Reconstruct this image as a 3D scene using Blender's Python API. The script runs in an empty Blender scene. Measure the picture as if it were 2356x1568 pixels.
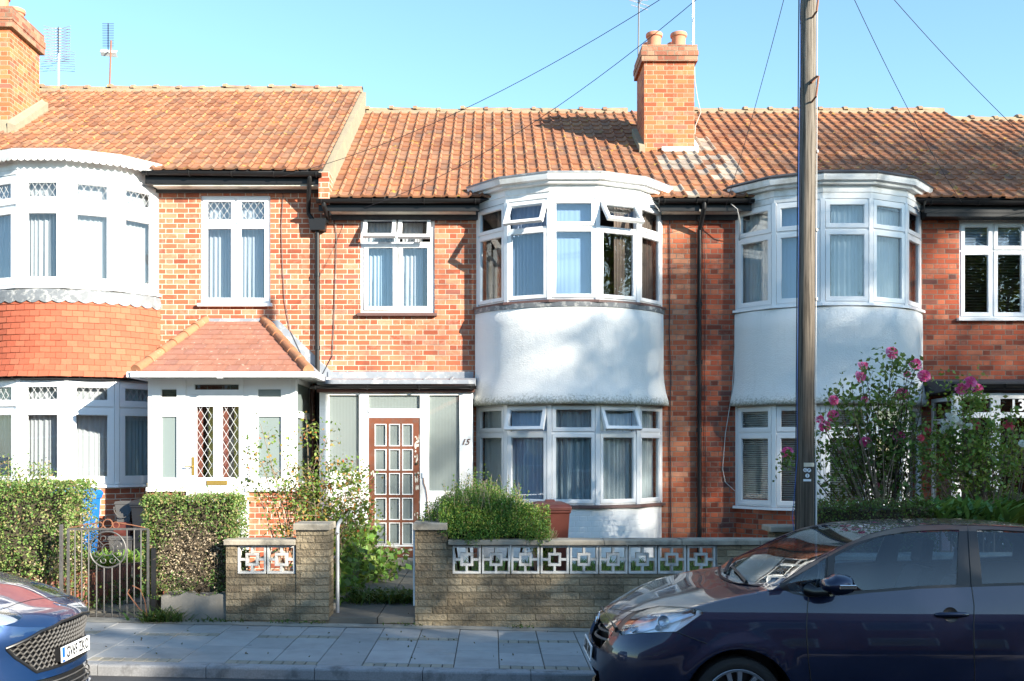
import bpy, bmesh, math, random
import numpy as np
from mathutils import Vector, Matrix
from mathutils.bvhtree import BVHTree
random.seed(7); RNG = np.random.default_rng(7)
PI = math.pi
scene = bpy.context.scene
COL = scene.collection
CZ = 1.87           # eye height above the pavement
FPX = 2400.0        # focal length in pixels of a 2356 px wide picture
F = 16.55           # distance of the house fronts

def W(px, py, d):   # pixel of the 2356 px wide photo -> point at depth d
    return Vector(((px-1130)*d/FPX, d, CZ-(py-1037)*d/FPX))
def WX(px, d): return (px-1130)*d/FPX
def WZ(py, d): return CZ-(py-1037)*d/FPX
def gz(x): return -0.02*x            # the pavement falls gently to the right

# ------------------------------------------------------------------ materials
def ND(nt, typ, **kw):
    n = nt.nodes.new(typ)
    for k, v in kw.items():
        if k.startswith('i_'):
            key = k[2:]
            key = int(key) if key.isdigit() else key.replace('_', ' ')
            n.inputs[key].default_value = v
        else: setattr(n, k, v)
    return n
def LK(nt, a, b): nt.links.new(a, b)
def MA(nt, op, a, b=None, c=None, clamp=False):
    n = nt.nodes.new('ShaderNodeMath'); n.operation = op; n.use_clamp = clamp
    for i, v in enumerate((a, b, c)):
        if v is None: continue
        if isinstance(v, (int, float)): n.inputs[i].default_value = v
        else: nt.links.new(v, n.inputs[i])
    return n.outputs[0]
def MIXC(nt, fac, a, b, mode='MIX'):
    n = nt.nodes.new('ShaderNodeMix'); n.data_type = 'RGBA'; n.blend_type = mode
    for s, v in ((n.inputs[0], fac), (n.inputs[6], a), (n.inputs[7], b)):
        if isinstance(v, (int, float)): s.default_value = v
        elif isinstance(v, (tuple, list)): s.default_value = (*v[:3], 1)
        else: nt.links.new(v, s)
    return n.outputs[2]
def RAMP(nt, fac, stops, interp='LINEAR'):
    n = nt.nodes.new('ShaderNodeValToRGB'); cr = n.color_ramp; cr.interpolation = interp
    while len(cr.elements) < len(stops): cr.elements.new(0.5)
    for e, (p, c) in zip(cr.elements, stops):
        e.position = p; e.color = (*c, 1) if not isinstance(c, float) else (c, c, c, 1)
    nt.links.new(fac, n.inputs[0]); return n.outputs[0]
def NOISE(nt, vec, scale, detail=3, rough=.55):
    n = nt.nodes.new('ShaderNodeTexNoise'); n.inputs['Scale'].default_value = scale
    n.inputs['Detail'].default_value = detail; n.inputs['Roughness'].default_value = rough
    if vec is not None: nt.links.new(vec, n.inputs['Vector'])
    return n.outputs[0]
def POS(nt): return nt.nodes.new('ShaderNodeNewGeometry').outputs['Position']
def COMB(nt, x, y, z):
    n = nt.nodes.new('ShaderNodeCombineXYZ')
    for i, v in enumerate((x, y, z)):
        if isinstance(v, (int, float)): n.inputs[i].default_value = v
        else: nt.links.new(v, n.inputs[i])
    return n.outputs[0]
def SEP(nt, v):
    n = nt.nodes.new('ShaderNodeSeparateXYZ'); nt.links.new(v, n.inputs[0]); return n.outputs
def BUMP(nt, h, dist=.01, strength=.6, normal=None):
    n = nt.nodes.new('ShaderNodeBump'); n.inputs['Distance'].default_value = dist
    n.inputs['Strength'].default_value = strength; nt.links.new(h, n.inputs['Height'])
    if normal is not None: nt.links.new(normal, n.inputs['Normal'])
    return n.outputs[0]
def newmat(name):
    m = bpy.data.materials.new(name); m.use_nodes = True
    nt = m.node_tree; b = nt.nodes['Principled BSDF']; return m, nt, b
def setb(b, rough=.6, metal=0, spec=.5, coat=0, coat_rough=.05):
    b.inputs['Roughness'].default_value = rough; b.inputs['Metallic'].default_value = metal
    b.inputs['Specular IOR Level'].default_value = spec
    b.inputs['Coat Weight'].default_value = coat; b.inputs['Coat Roughness'].default_value = coat_rough
M = {}
def plain(name, col, rough=.5, var=.12, scale=6, metal=0, spec=.5, coat=0, bump=0, bscale=60, coat_rough=.05, dirt=None, dscale=3):
    m, nt, b = newmat(name); setb(b, rough, metal, spec, coat, coat_rough)
    p = POS(nt); n = NOISE(nt, p, scale, 4)
    c = MIXC(nt, n, tuple(v*(1-var) for v in col), tuple(min(1, v*(1+var)) for v in col))
    if dirt:
        k = RAMP(nt, NOISE(nt, p, dscale, 6, .65), [(.5, 0.0), (.72, 1.0)])
        c = MIXC(nt, k, c, dirt)
    LK(nt, c, b.inputs['Base Color'])
    if bump: LK(nt, BUMP(nt, NOISE(nt, p, bscale, 3), bump), b.inputs['Normal'])
    M[name] = m; return m

def wall_uv(nt):
    g = nt.nodes.new('ShaderNodeNewGeometry'); p = SEP(nt, g.outputs['Position']); n = SEP(nt, g.outputs['True Normal'])
    k = MA(nt, 'GREATER_THAN', MA(nt, 'ABSOLUTE', n[0]), .75)
    u = MA(nt, 'ADD', MA(nt, 'MULTIPLY', p[0], MA(nt, 'SUBTRACT', 1, k)), MA(nt, 'MULTIPLY', p[1], k))
    return u, p[2], g.outputs['Position'], p
def brickcells(nt, u, v, period, h, split, mort):
    # returns random a, random b, mortar mask
    row = MA(nt, 'FLOOR', MA(nt, 'DIVIDE', v, h)); fv = MA(nt, 'FRACT', MA(nt, 'DIVIDE', v, h))
    off = MA(nt, 'MULTIPLY', MA(nt, 'MODULO', MA(nt, 'ABSOLUTE', row), 2), .5)
    q = MA(nt, 'ADD', MA(nt, 'DIVIDE', u, period), off)
    col = MA(nt, 'FLOOR', q); fu = MA(nt, 'FRACT', q)
    sec = MA(nt, 'GREATER_THAN', fu, split)
    wn = nt.nodes.new('ShaderNodeTexWhiteNoise'); wn.noise_dimensions = '3D'
    LK(nt, COMB(nt, col, row, sec), wn.inputs['Vector'])
    rc = SEP(nt, wn.outputs['Color'])
    # distance to nearest joint in metres
    d1 = MA(nt, 'MULTIPLY', MA(nt, 'MINIMUM', fu, MA(nt, 'SUBTRACT', 1, fu)), period)
    if split < .99:
        d2 = MA(nt, 'MULTIPLY', MA(nt, 'ABSOLUTE', MA(nt, 'SUBTRACT', fu, split)), period)
        d1 = MA(nt, 'MINIMUM', d1, d2)
    d3 = MA(nt, 'MULTIPLY', MA(nt, 'MINIMUM', fv, MA(nt, 'SUBTRACT', 1, fv)), h)
    d = MA(nt, 'MINIMUM', d1, d3)
    mask = nt.nodes.new('ShaderNodeMapRange'); mask.interpolation_type = 'SMOOTHSTEP'
    LK(nt, d, mask.inputs[0]); mask.inputs[1].default_value = mort*.6; mask.inputs[2].default_value = mort*1.3
    mask.inputs[3].default_value = 1; mask.inputs[4].default_value = 0
    return rc[0], rc[1], mask.outputs[0]
def brickmat(name, stops, mortar_a, mortar_b, grad=None, period=.36, h=.0805, split=.667, mort=.0062, rough=.85,
             bump=.006, stain=(.05,.04,.035), stain_amt=.48, nscale=2.2, white=.25, rock=.35):
    m, nt, b = newmat(name); setb(b, rough, spec=.25)
    u, v, P, pc = wall_uv(nt)
    wob = NOISE(nt, P, 9, 2); u2 = MA(nt, 'ADD', u, MA(nt, 'MULTIPLY', MA(nt, 'SUBTRACT', wob, .5), .008))
    v2 = MA(nt, 'ADD', v, MA(nt, 'MULTIPLY', MA(nt, 'SUBTRACT', NOISE(nt, P, 5, 2), .5), .008))
    ra, rb, mask = brickcells(nt, u2, v2, period, h, split, mort)
    c = RAMP(nt, ra, stops)
    n1 = NOISE(nt, P, 28, 5, .6)
    c = MIXC(nt, MA(nt, 'MULTIPLY', n1, .55), c, MIXC(nt, .5, c, (.0, .0, .0)), 'MIX')
    bl = RAMP(nt, MA(nt, 'ADD', MA(nt, 'MULTIPLY', NOISE(nt, P, 11, 5, .7), .75), MA(nt, 'MULTIPLY', rb, .25)), [(.56, 0.0), (.72, white)])
    c = MIXC(nt, bl, c, (.62, .45, .34))
    if grad:
        g = nt.nodes.new('ShaderNodeMapRange'); LK(nt, MA(nt, 'ADD', pc[0], MA(nt, 'MULTIPLY', NOISE(nt, P, 1.1, 2), 1.5)), g.inputs[0])
        g.inputs[1].default_value = grad[0]; g.inputs[2].default_value = grad[1]
        mc = MIXC(nt, g.outputs[0], mortar_a, mortar_b)
    else: mc = MIXC(nt, NOISE(nt, P, 3, 4), mortar_a, mortar_b)
    c = MIXC(nt, mask, c, mc)
    st = RAMP(nt, NOISE(nt, P, nscale, 6, .65), [(.48, 0.0), (.75, stain_amt)])
    c = MIXC(nt, st, c, stain)
    LK(nt, c, b.inputs['Base Color'])
    hh = MA(nt, 'SUBTRACT', MA(nt, 'ADD', MA(nt, 'MULTIPLY', n1, rock), MA(nt, 'MULTIPLY', ra, .25)), mask)
    LK(nt, BUMP(nt, hh, bump, .8), b.inputs['Normal'])
    M[name] = m; return m
RED = [(0, (.32,.080,.040)), (.2, (.43,.115,.055)), (.5, (.50,.150,.072)), (.75, (.55,.19,.095)), (.92, (.58,.26,.15)), (1, (.34,.11,.075))]
brickmat('brick_red', RED, (.66,.56,.43), (.27,.22,.17), grad=(-1.5, 1.6))
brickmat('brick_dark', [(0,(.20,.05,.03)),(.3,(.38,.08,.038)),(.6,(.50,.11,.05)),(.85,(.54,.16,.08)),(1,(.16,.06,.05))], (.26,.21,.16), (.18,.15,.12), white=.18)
brickmat('brick_chimney', [(0,(.34,.085,.04)),(.3,(.47,.125,.055)),(.6,(.54,.165,.065)),(.85,(.56,.22,.09)),(1,(.34,.13,.09))], (.50,.37,.24), (.36,.28,.20), stain_amt=.3, mort=.006)
brickmat('brick_cap', [(0,(.24,.08,.05)),(.5,(.42,.16,.09)),(1,(.50,.24,.15))], (.20,.17,.12), (.26,.22,.15), stain_amt=.7, stain=(.16,.14,.10), nscale=6)
brickmat('stone_block', [(0,(.21,.16,.10)),(.4,(.34,.27,.175)),(.75,(.42,.34,.225)),(1,(.27,.215,.145))], (.30,.23,.13), (.18,.145,.10),
         period=.31, h=.0747, split=1.0, mort=.006, bump=.03, stain=(.05,.043,.034), stain_amt=.8, nscale=2.6, white=.12, rock=1.6)
brickmat('brick_step', [(0,(.10,.05,.035)),(.5,(.18,.08,.05)),(1,(.10,.07,.06))], (.08,.07,.06), (.10,.09,.08), period=.11, h=.16, split=1.0, stain_amt=.6)

# tile (random per island)
def tilemat(name, stops, rough=.85, lichen=.0, pale=.0, bump=.004, coat=0, grime=.62):
    m, nt, b = newmat(name); setb(b, rough, spec=.3)
    g = nt.nodes.new('ShaderNodeNewGeometry'); P = g.outputs['Position']
    c = RAMP(nt, g.outputs['Random Per Island'], stops)
    n = NOISE(nt, P, 22, 5, .65)
    c = MIXC(nt, RAMP(nt, NOISE(nt, P, 3.2, 6, .7), [(.42, 0.0), (.72, grime)]), c, (.13, .085, .07))
    c = MIXC(nt, MA(nt, 'MULTIPLY', n, .5), c, MIXC(nt, .6, c, (.02, .015, .01)))
    if pale: c = MIXC(nt, RAMP(nt, NOISE(nt, P, 14, 4, .7), [(.62, 0.0), (.70, pale)]), c, (.62, .52, .42))
    if lichen:
        c = MIXC(nt, RAMP(nt, NOISE(nt, P, 7, 4, .75), [(.615, 0.0), (.66, lichen)]), c, (.58, .40, .05))
    LK(nt, c, b.inputs['Base Color']); LK(nt, BUMP(nt, n, bump), b.inputs['Normal'])
    M[name] = m; return m
TS = [(0,(.26,.10,.05)),(.3,(.35,.145,.07)),(.6,(.41,.175,.085)),(.85,(.38,.19,.105)),(1,(.24,.12,.075))]
tilemat('roof_tile', TS, lichen=.55, pale=.28)
tilemat('hung_tile', [(0,(.44,.105,.055)),(.5,(.50,.125,.066)),(.9,(.53,.15,.08)),(1,(.40,.11,.06))], grime=.12)
tilemat('porch_tile', [(0,(.34,.145,.095)),(.5,(.40,.18,.12)),(1,(.33,.15,.11))], pale=.65, grime=.3)
tilemat('ridge_tile', [(0,(.36,.24,.15)),(.5,(.44,.30,.18)),(1,(.38,.19,.12))], lichen=.7, pale=.35, grime=.7)
tilemat('hip_tile', [(0,(.38,.16,.08)),(1,(.44,.20,.10))], pale=.4, grime=.35)
tilemat('old_tile', [(0,(.30,.25,.21)),(1,(.50,.42,.33))], grime=.5, pale=.4)
# random-per-island generic (leaves, slabs)
def isl(name, stops, rough=.6, trans=0, spec=.4, nz=0, nscale=15, bump=0, spots=False):
    m, nt, b = newmat(name); setb(b, rough, spec=spec)
    g = nt.nodes.new('ShaderNodeNewGeometry'); c = RAMP(nt, g.outputs['Random Per Island'], stops)
    if nz: c = MIXC(nt, MA(nt, 'MULTIPLY', NOISE(nt, g.outputs['Position'], nscale, 5, .65), nz), c, (.02, .02, .02))
    if spots:   # gum spots and damp marks
        vo = nt.nodes.new('ShaderNodeTexVoronoi'); vo.inputs['Scale'].default_value = 3.2; LK(nt, g.outputs['Position'], vo.inputs['Vector'])
        c = MIXC(nt, RAMP(nt, vo.outputs['Distance'], [(.05, .55), (.075, 0.0)]), c, (.12,.12,.12))
        c = MIXC(nt, RAMP(nt, NOISE(nt, g.outputs['Position'], 1.7, 6, .7), [(.5, 0.0), (.72, .45)]), c, (.16,.155,.145))
    LK(nt, c, b.inputs['Base Color'])
    if bump: LK(nt, BUMP(nt, NOISE(nt, g.outputs['Position'], nscale*3, 3), bump), b.inputs['Normal'])
    if trans:
        t = nt.nodes.new('ShaderNodeBsdfTranslucent'); LK(nt, MIXC(nt, .35, c, (.5, .6, .05)), t.inputs[0])
        mx = nt.nodes.new('ShaderNodeMixShader'); mx.inputs[0].default_value = trans
        LK(nt, b.outputs[0], mx.inputs[1]); LK(nt, t.outputs[0], mx.inputs[2])
        LK(nt, mx.outputs[0], nt.nodes['Material Output'].inputs[0])
    M[name] = m; return m
G = lambda *a: a
isl('leaf_hedge', [(0,(.06,.13,.025)),(.35,(.10,.20,.04)),(.6,(.18,.26,.065)),(.78,(.26,.29,.10)),(.92,(.26,.18,.09)),(1,(.33,.24,.13))], trans=.25)
isl('leaf_hebe', [(0,(.035,.10,.018)),(.4,(.08,.20,.03)),(.7,(.17,.31,.045)),(.93,(.32,.36,.06)),(1,(.40,.28,.12))], trans=.2)
isl('leaf_rose', [(0,(.07,.14,.025)),(.5,(.13,.22,.04)),(.75,(.22,.28,.06)),(.87,(.42,.22,.05)),(.95,(.40,.07,.03)),(1,(.5,.4,.15))], trans=.3)
isl('leaf_dark_rose', [(0,(.045,.085,.018)),(.5,(.085,.16,.032)),(.8,(.14,.23,.045)),(.93,(.10,.14,.03)),(1,(.09,.03,.02))], trans=.2)
isl('leaf_light_rose', [(0,(.07,.14,.025)),(.5,(.14,.24,.045)),(.85,(.24,.33,.065)),(1,(.22,.2,.06))], trans=.25)
isl('leaf_brown', [(0,(.03,.045,.015)),(.4,(.07,.06,.025)),(.8,(.11,.06,.03)),(1,(.07,.11,.03))], trans=.15)
isl('leaf_laurel', [(0,(.03,.09,.02)),(.6,(.08,.18,.04)),(1,(.16,.28,.07))], trans=.2, rough=.35)
isl('leaf_weed', [(0,(.03,.07,.015)),(.5,(.06,.12,.025)),(.85,(.12,.17,.04)),(1,(.2,.16,.07))], trans=.2)
isl('leaf_bed', [(0,(.08,.18,.03)),(.6,(.16,.30,.05)),(1,(.30,.38,.08))], trans=.35)
isl('leaf_tree', [(0,(.06,.11,.03)),(.6,(.10,.17,.04)),(1,(.16,.2,.05))], trans=.3)
isl('grass', [(0,(.04,.10,.015)),(.5,(.08,.19,.03)),(.9,(.15,.27,.05)),(1,(.25,.25,.10))], trans=.25)
isl('paving', [(0,(.33,.33,.325)),(.5,(.38,.378,.37)),(1,(.43,.42,.41))], rough=.85, nz=.35, nscale=5, bump=.0015, spots=True)
isl('paver_small', [(0,(.27,.25,.20)),(1,(.40,.36,.29))], rough=.9, nz=.4, nscale=12)
isl('path_slab', [(0,(.16,.145,.12)),(1,(.24,.22,.18))], rough=.9, nz=.65, nscale=7, bump=.003)
isl('petal_pink', [(0,(.60,.02,.16)),(.6,(.75,.06,.28)),(1,(.85,.25,.45))], trans=.2)
isl('petal_white', [(0,(.75,.72,.62)),(1,(.85,.84,.80))], trans=.2)
isl('petal_red', [(0,(.55,.02,.06)),(1,(.65,.06,.12))], trans=.2)
isl('dry_stem', [(0,(.25,.19,.11)),(1,(.42,.34,.24))])

plain('white_upvc', (.80,.80,.80), .3, .03, 2, spec=.5)
plain('white_paint', (.78,.78,.77), .45, .05, 4, dirt=(.45,.42,.36), dscale=1.6)
plain('cream_board', (.60,.56,.48), .6, .15, 5, dirt=(.25,.22,.18))
plain('black_gutter', (.012,.012,.013), .42, .2, 5, spec=.3)
plain('brown_pipe', (.09,.035,.022), .4, .2, 5)
plain('lead', (.23,.25,.28), .5, .25, 9, dirt=(.5,.5,.48), dscale=7)
plain('lead_old', (.16,.17,.18), .6, .35, 14, dirt=(.62,.6,.55), dscale=11)
plain('felt', (.05,.05,.055), .9, .3, 15, bump=.004)
plain('cement', (.27,.225,.155), .95, .2, 8, bump=.006, bscale=30, dirt=(.30,.27,.17))
plain('render_old', (.24,.22,.19), .95, .2, 4, bump=.006, bscale=25, dirt=(.13,.12,.10), dscale=2)
plain('coping', (.32,.28,.22), .95, .3, 10, bump=.008, bscale=30, dirt=(.07,.065,.055), dscale=4)
plain('screen_block', (.60,.58,.54), .9, .12, 18, bump=.002, bscale=90, dirt=(.25,.24,.22), dscale=6)
plain('screen_block_white', (.66,.66,.64), .85, .1, 12)
plain('kerb', (.27,.27,.275), .9, .3, 70, bump=.004, bscale=90, dirt=(.09,.09,.09), dscale=5)
plain('asphalt', (.055,.055,.058), .9, .35, 90, bump=.004, bscale=120)
plain('soil', (.06,.045,.03), 1, .4, 9, bump=.03, bscale=12)
plain('concrete', (.30,.28,.24), .95, .25, 7, bump=.004, dirt=(.14,.13,.11))
plain('terracotta', (.55,.20,.11), .8, .15, 10, dirt=(.35,.2,.14))
plain('sill_brown', (.12,.06,.05), .6, .3, 10)
plain('door_red', (.17,.055,.026), .45, .25, 10, dirt=(.14,.08,.06), dscale=9)
plain('blue_plastic', (.015,.17,.52), .4, .08, 3)
plain('brown_plastic', (.12,.032,.022), .45, .12, 3)
plain('black_plastic', (.015,.015,.016), .45, .2, 4)
plain('grey_plastic', (.09,.085,.08), .5, .1, 4)
plain('galv', (.52,.54,.56), .45, .15, 14, metal=.5)
plain('gate_iron', (.105,.10,.095), .5, .6, 30, metal=.3)
plain('aerial_metal', (.62,.62,.64), .35, .1, 5, metal=.6)
plain('aerial_dark', (.06,.06,.07), .5, .1, 5)
plain('rust', (.22,.09,.045), .7, .3, 30)
plain('cable_black', (.02,.022,.03), .5, .1, 5)
plain('cable_white', (.55,.53,.50), .5, .1, 5)
plain('cable_blue', (.02,.09,.35), .5, .1, 5)
plain('bark', (.16,.12,.085), .95, .4, 25, bump=.01)
plain('twig', (.20,.15,.10), .9, .35, 30)
plain('twig_dark', (.07,.05,.035), .9, .35, 30)
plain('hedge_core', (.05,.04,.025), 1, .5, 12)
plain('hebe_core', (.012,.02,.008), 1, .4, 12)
plain('interior', (.10,.085,.07), .9, .3, 1)
plain('interior_warm', (.22,.12,.06), .9, .3, 1)
plain('leadcame', (.5,.51,.52), .5, .05, 5)
plain('brass', (.62,.42,.12), .3, .1, 5, metal=.7)
plain('sign_cream', (.62,.55,.42), .7, .2, 40)
plain('sign_white', (.82,.82,.82), .5, .03, 4)
plain('sign_black', (.015,.015,.015), .5, .05, 4)
plain('number_brown', (.10,.035,.02), .5, .1, 4)
plain('plate_blue', (.01,.10,.60), .4, .05, 4)
plain('rubber', (.012,.012,.012), .75, .2, 10)
plain('car_black', (.010,.010,.011), .35, .1, 5)
plain('car_inside', (.02,.021,.025), .8, .2, 4)
plain('alloy', (.50,.52,.56), .28, .05, 5, metal=.85)
plain('chrome', (.75,.76,.78), .08, .02, 5, metal=1)
plain('slat_dark', (.10,.09,.075), .5, .2, 6)
plain('slat_pale', (.74,.80,.78), .6, .06, 6)

# painted render with coarse trowel texture
def rendermat(name, col, dist, dirt_top=None):
    m, nt, b = newmat(name); setb(b, .8, spec=.3)
    P = POS(nt); n = NOISE(nt, P, 48, 5, .7); n2 = NOISE(nt, P, 5, 3)
    c = MIXC(nt, n2, tuple(v*.95 for v in col), col)
    z = SEP(nt, P)[2]
    g = nt.nodes.new('ShaderNodeMapRange'); LK(nt, MA(nt, 'SUBTRACT', z, MA(nt, 'MULTIPLY', MA(nt, 'SUBTRACT', NOISE(nt, P, 30, 5, .75), .5), .55)), g.inputs[0])
    g.inputs[1].default_value = 2.70; g.inputs[2].default_value = 2.56; g.inputs[3].default_value = 0; g.inputs[4].default_value = .8
    lo = MA(nt, 'GREATER_THAN', z, 2.3)
    c = MIXC(nt, MA(nt, 'MULTIPLY', g.outputs[0], lo), c, (.20, .19, .12))
    sp = SEP(nt, P); sv = COMB(nt, MA(nt, 'MULTIPLY', sp[0], 9), MA(nt, 'MULTIPLY', sp[1], 9), MA(nt, 'MULTIPLY', sp[2], .7))
    c = MIXC(nt, RAMP(nt, NOISE(nt, sv, 1, 5, .7), [(.55, 0.0), (.78, .22)]), c, (.45, .44, .40))
    LK(nt, c, b.inputs['Base Color'])
    LK(nt, BUMP(nt, MA(nt, 'ADD', n, MA(nt, 'MULTIPLY', n2, .8)), dist), b.inputs['Normal'])
    M[name] = m
rendermat('render_white', (.84,.83,.80), .017); rendermat('render_pebble', (.81,.80,.77), .020)
# painted brick (white) of the bay base
m, nt, b = newmat('brick_painted'); setb(b, .6, spec=.4)
u, v, P, pc = wall_uv(nt); ra, rb, mask = brickcells(nt, u, v, .36, .0805, .667, .006)
LK(nt, MIXC(nt, NOISE(nt, P, 4, 4), (.74,.74,.74), (.80,.80,.80)), b.inputs['Base Color'])
LK(nt, BUMP(nt, MA(nt, 'SUBTRACT', MA(nt, 'MULTIPLY', NOISE(nt, P, 30, 3), .5), mask), .004, .6), b.inputs['Normal']); M['brick_painted'] = m
# weathered pole
m, nt, b = newmat('pole_wood'); setb(b, .9, spec=.2)
P = POS(nt); s = SEP(nt, P); v = COMB(nt, MA(nt, 'MULTIPLY', s[0], 60), MA(nt, 'MULTIPLY', s[1], 60), MA(nt, 'MULTIPLY', s[2], 1.3))
n = NOISE(nt, v, 1.0, 6, .7)
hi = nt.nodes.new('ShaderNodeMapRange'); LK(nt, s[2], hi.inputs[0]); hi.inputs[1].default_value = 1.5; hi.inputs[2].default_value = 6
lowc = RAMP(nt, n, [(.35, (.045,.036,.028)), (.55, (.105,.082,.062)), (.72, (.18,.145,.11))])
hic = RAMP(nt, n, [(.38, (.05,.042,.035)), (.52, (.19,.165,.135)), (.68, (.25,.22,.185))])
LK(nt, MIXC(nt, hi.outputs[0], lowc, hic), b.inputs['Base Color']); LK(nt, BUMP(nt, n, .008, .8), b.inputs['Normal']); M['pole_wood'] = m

def glass(name, tint, refl=.10, rough=0.0, reeded=0, haze=0, hazecol=(.6,.7,.7), flat=False):
    m = bpy.data.materials.new(name); m.use_nodes = True; nt = m.node_tree; nt.nodes.clear()
    out = nt.nodes.new('ShaderNodeOutputMaterial')
    tr = nt.nodes.new('ShaderNodeBsdfTransparent'); tr.inputs[0].default_value = (*[t**.5 for t in tint], 1)
    gl = nt.nodes.new('ShaderNodeBsdfGlossy'); gl.inputs['Roughness'].default_value = rough
    gg = nt.nodes.new('ShaderNodeNewGeometry'); vd = nt.nodes.new('ShaderNodeVectorMath'); vd.operation = 'DOT_PRODUCT'
    LK(nt, gg.outputs['Normal'], vd.inputs[0]); LK(nt, gg.outputs['Incoming'], vd.inputs[1])
    sch = MA(nt, 'POWER', MA(nt, 'SUBTRACT', 1, MA(nt, 'ABSOLUTE', vd.outputs['Value']), clamp=True), 5)
    fac = MA(nt, 'ADD', MA(nt, 'MULTIPLY', sch, .9), refl*.5+.03, clamp=True)
    P = POS(nt)
    if reeded:
        u = MA(nt, 'SINE', MA(nt, 'MULTIPLY', SEP(nt, P)[0], 2*PI/reeded))
        nb = BUMP(nt, u, .004, 1.0); LK(nt, nb, gl.inputs['Normal'])
    elif not flat:
        nb = BUMP(nt, NOISE(nt, P, 1.2, 2), .006, .35); LK(nt, nb, gl.inputs['Normal'])
    mx = nt.nodes.new('ShaderNodeMixShader'); LK(nt, fac, mx.inputs[0])
    base = tr.outputs[0]
    if haze:
        df = nt.nodes.new('ShaderNodeBsdfDiffuse'); df.inputs[0].default_value = (*hazecol, 1)
        if reeded:
            st = MA(nt, 'MULTIPLY', MA(nt, 'ADD', MA(nt, 'SINE', MA(nt, 'MULTIPLY', SEP(nt, P)[0], 2*PI/reeded)), 1), .5)
            LK(nt, MIXC(nt, st, tuple(v*.72 for v in hazecol), hazecol), df.inputs[0])
        tl = nt.nodes.new('ShaderNodeBsdfTranslucent'); tl.inputs[0].default_value = (*hazecol, 1)
        ad = nt.nodes.new('ShaderNodeMixShader'); ad.inputs[0].default_value = .3
        LK(nt, df.outputs[0], ad.inputs[1]); LK(nt, tl.outputs[0], ad.inputs[2])
        m2 = nt.nodes.new('ShaderNodeMixShader'); m2.inputs[0].default_value = haze
        LK(nt, tr.outputs[0], m2.inputs[1]); LK(nt, ad.outputs[0], m2.inputs[2]); base = m2.outputs[0]
    LK(nt, base, mx.inputs[1]); LK(nt, gl.outputs[0], mx.inputs[2]); LK(nt, mx.outputs[0], out.inputs[0])
    M[name] = m; return m
glass('glass', (.86,.90,.93), .07)
glass('glass_blue', (.84,.91,.99), .12)
glass('glass_frost', (.8,.85,.85), .05, .12, haze=.75, hazecol=(.36,.43,.42))
glass('glass_reeded', (.8,.85,.85), .06, .08, reeded=.022, haze=.62, hazecol=(.40,.46,.45))
glass('glass_dark', (.35,.38,.38), .10)
glass('car_glass', (.50,.62,.70), .03, flat=True)
glass('lamp_glass', (.95,.97,1), .08)
def clothmat(name, col, trans=.5):
    m, nt, b = newmat(name); setb(b, .9, spec=.1)
    c = MIXC(nt, NOISE(nt, POS(nt), 5, 3), tuple(v*.9 for v in col), col); LK(nt, c, b.inputs['Base Color'])
    t = nt.nodes.new('ShaderNodeBsdfTranslucent'); LK(nt, c, t.inputs[0])
    mx = nt.nodes.new('ShaderNodeMixShader'); mx.inputs[0].default_value = trans
    LK(nt, b.outputs[0], mx.inputs[1]); LK(nt, t.outputs[0], mx.inputs[2]); LK(nt, mx.outputs[0], nt.nodes['Material Output'].inputs[0])
    M[name] = m
clothmat('net_white', (.86,.86,.84), .5); clothmat('net_blue', (.34,.43,.56), .3); clothmat('net_grey', (.74,.80,.78), .3); clothmat('net_blue_pale', (.55,.66,.80), .3)
clothmat('curtain_teal', (.46,.57,.60), .2); clothmat('curtain_brown', (.20,.15,.12), .2); clothmat('blind_blue', (.40,.52,.66), .3)
clothmat('curtain_ice', (.62,.72,.76), .3)
def paint(name, col, flake=.25):
    m, nt, b = newmat(name); setb(b, .36, metal=.5, spec=.4, coat=1, coat_rough=.015)
    P = POS(nt); c = MIXC(nt, NOISE(nt, P, 900, 1), tuple(v*(1-flake) for v in col), tuple(v*(1+flake) for v in col))
    c = MIXC(nt, RAMP(nt, NOISE(nt, P, 5, 6, .7), [(.55, 0.0), (.95, .06)]), c, (.2, .19, .17))
    LK(nt, c, b.inputs['Base Color']); M[name] = m
paint('paint_navy', (.004,.010,.040)); paint('paint_blue', (.008,.034,.11))

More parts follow.
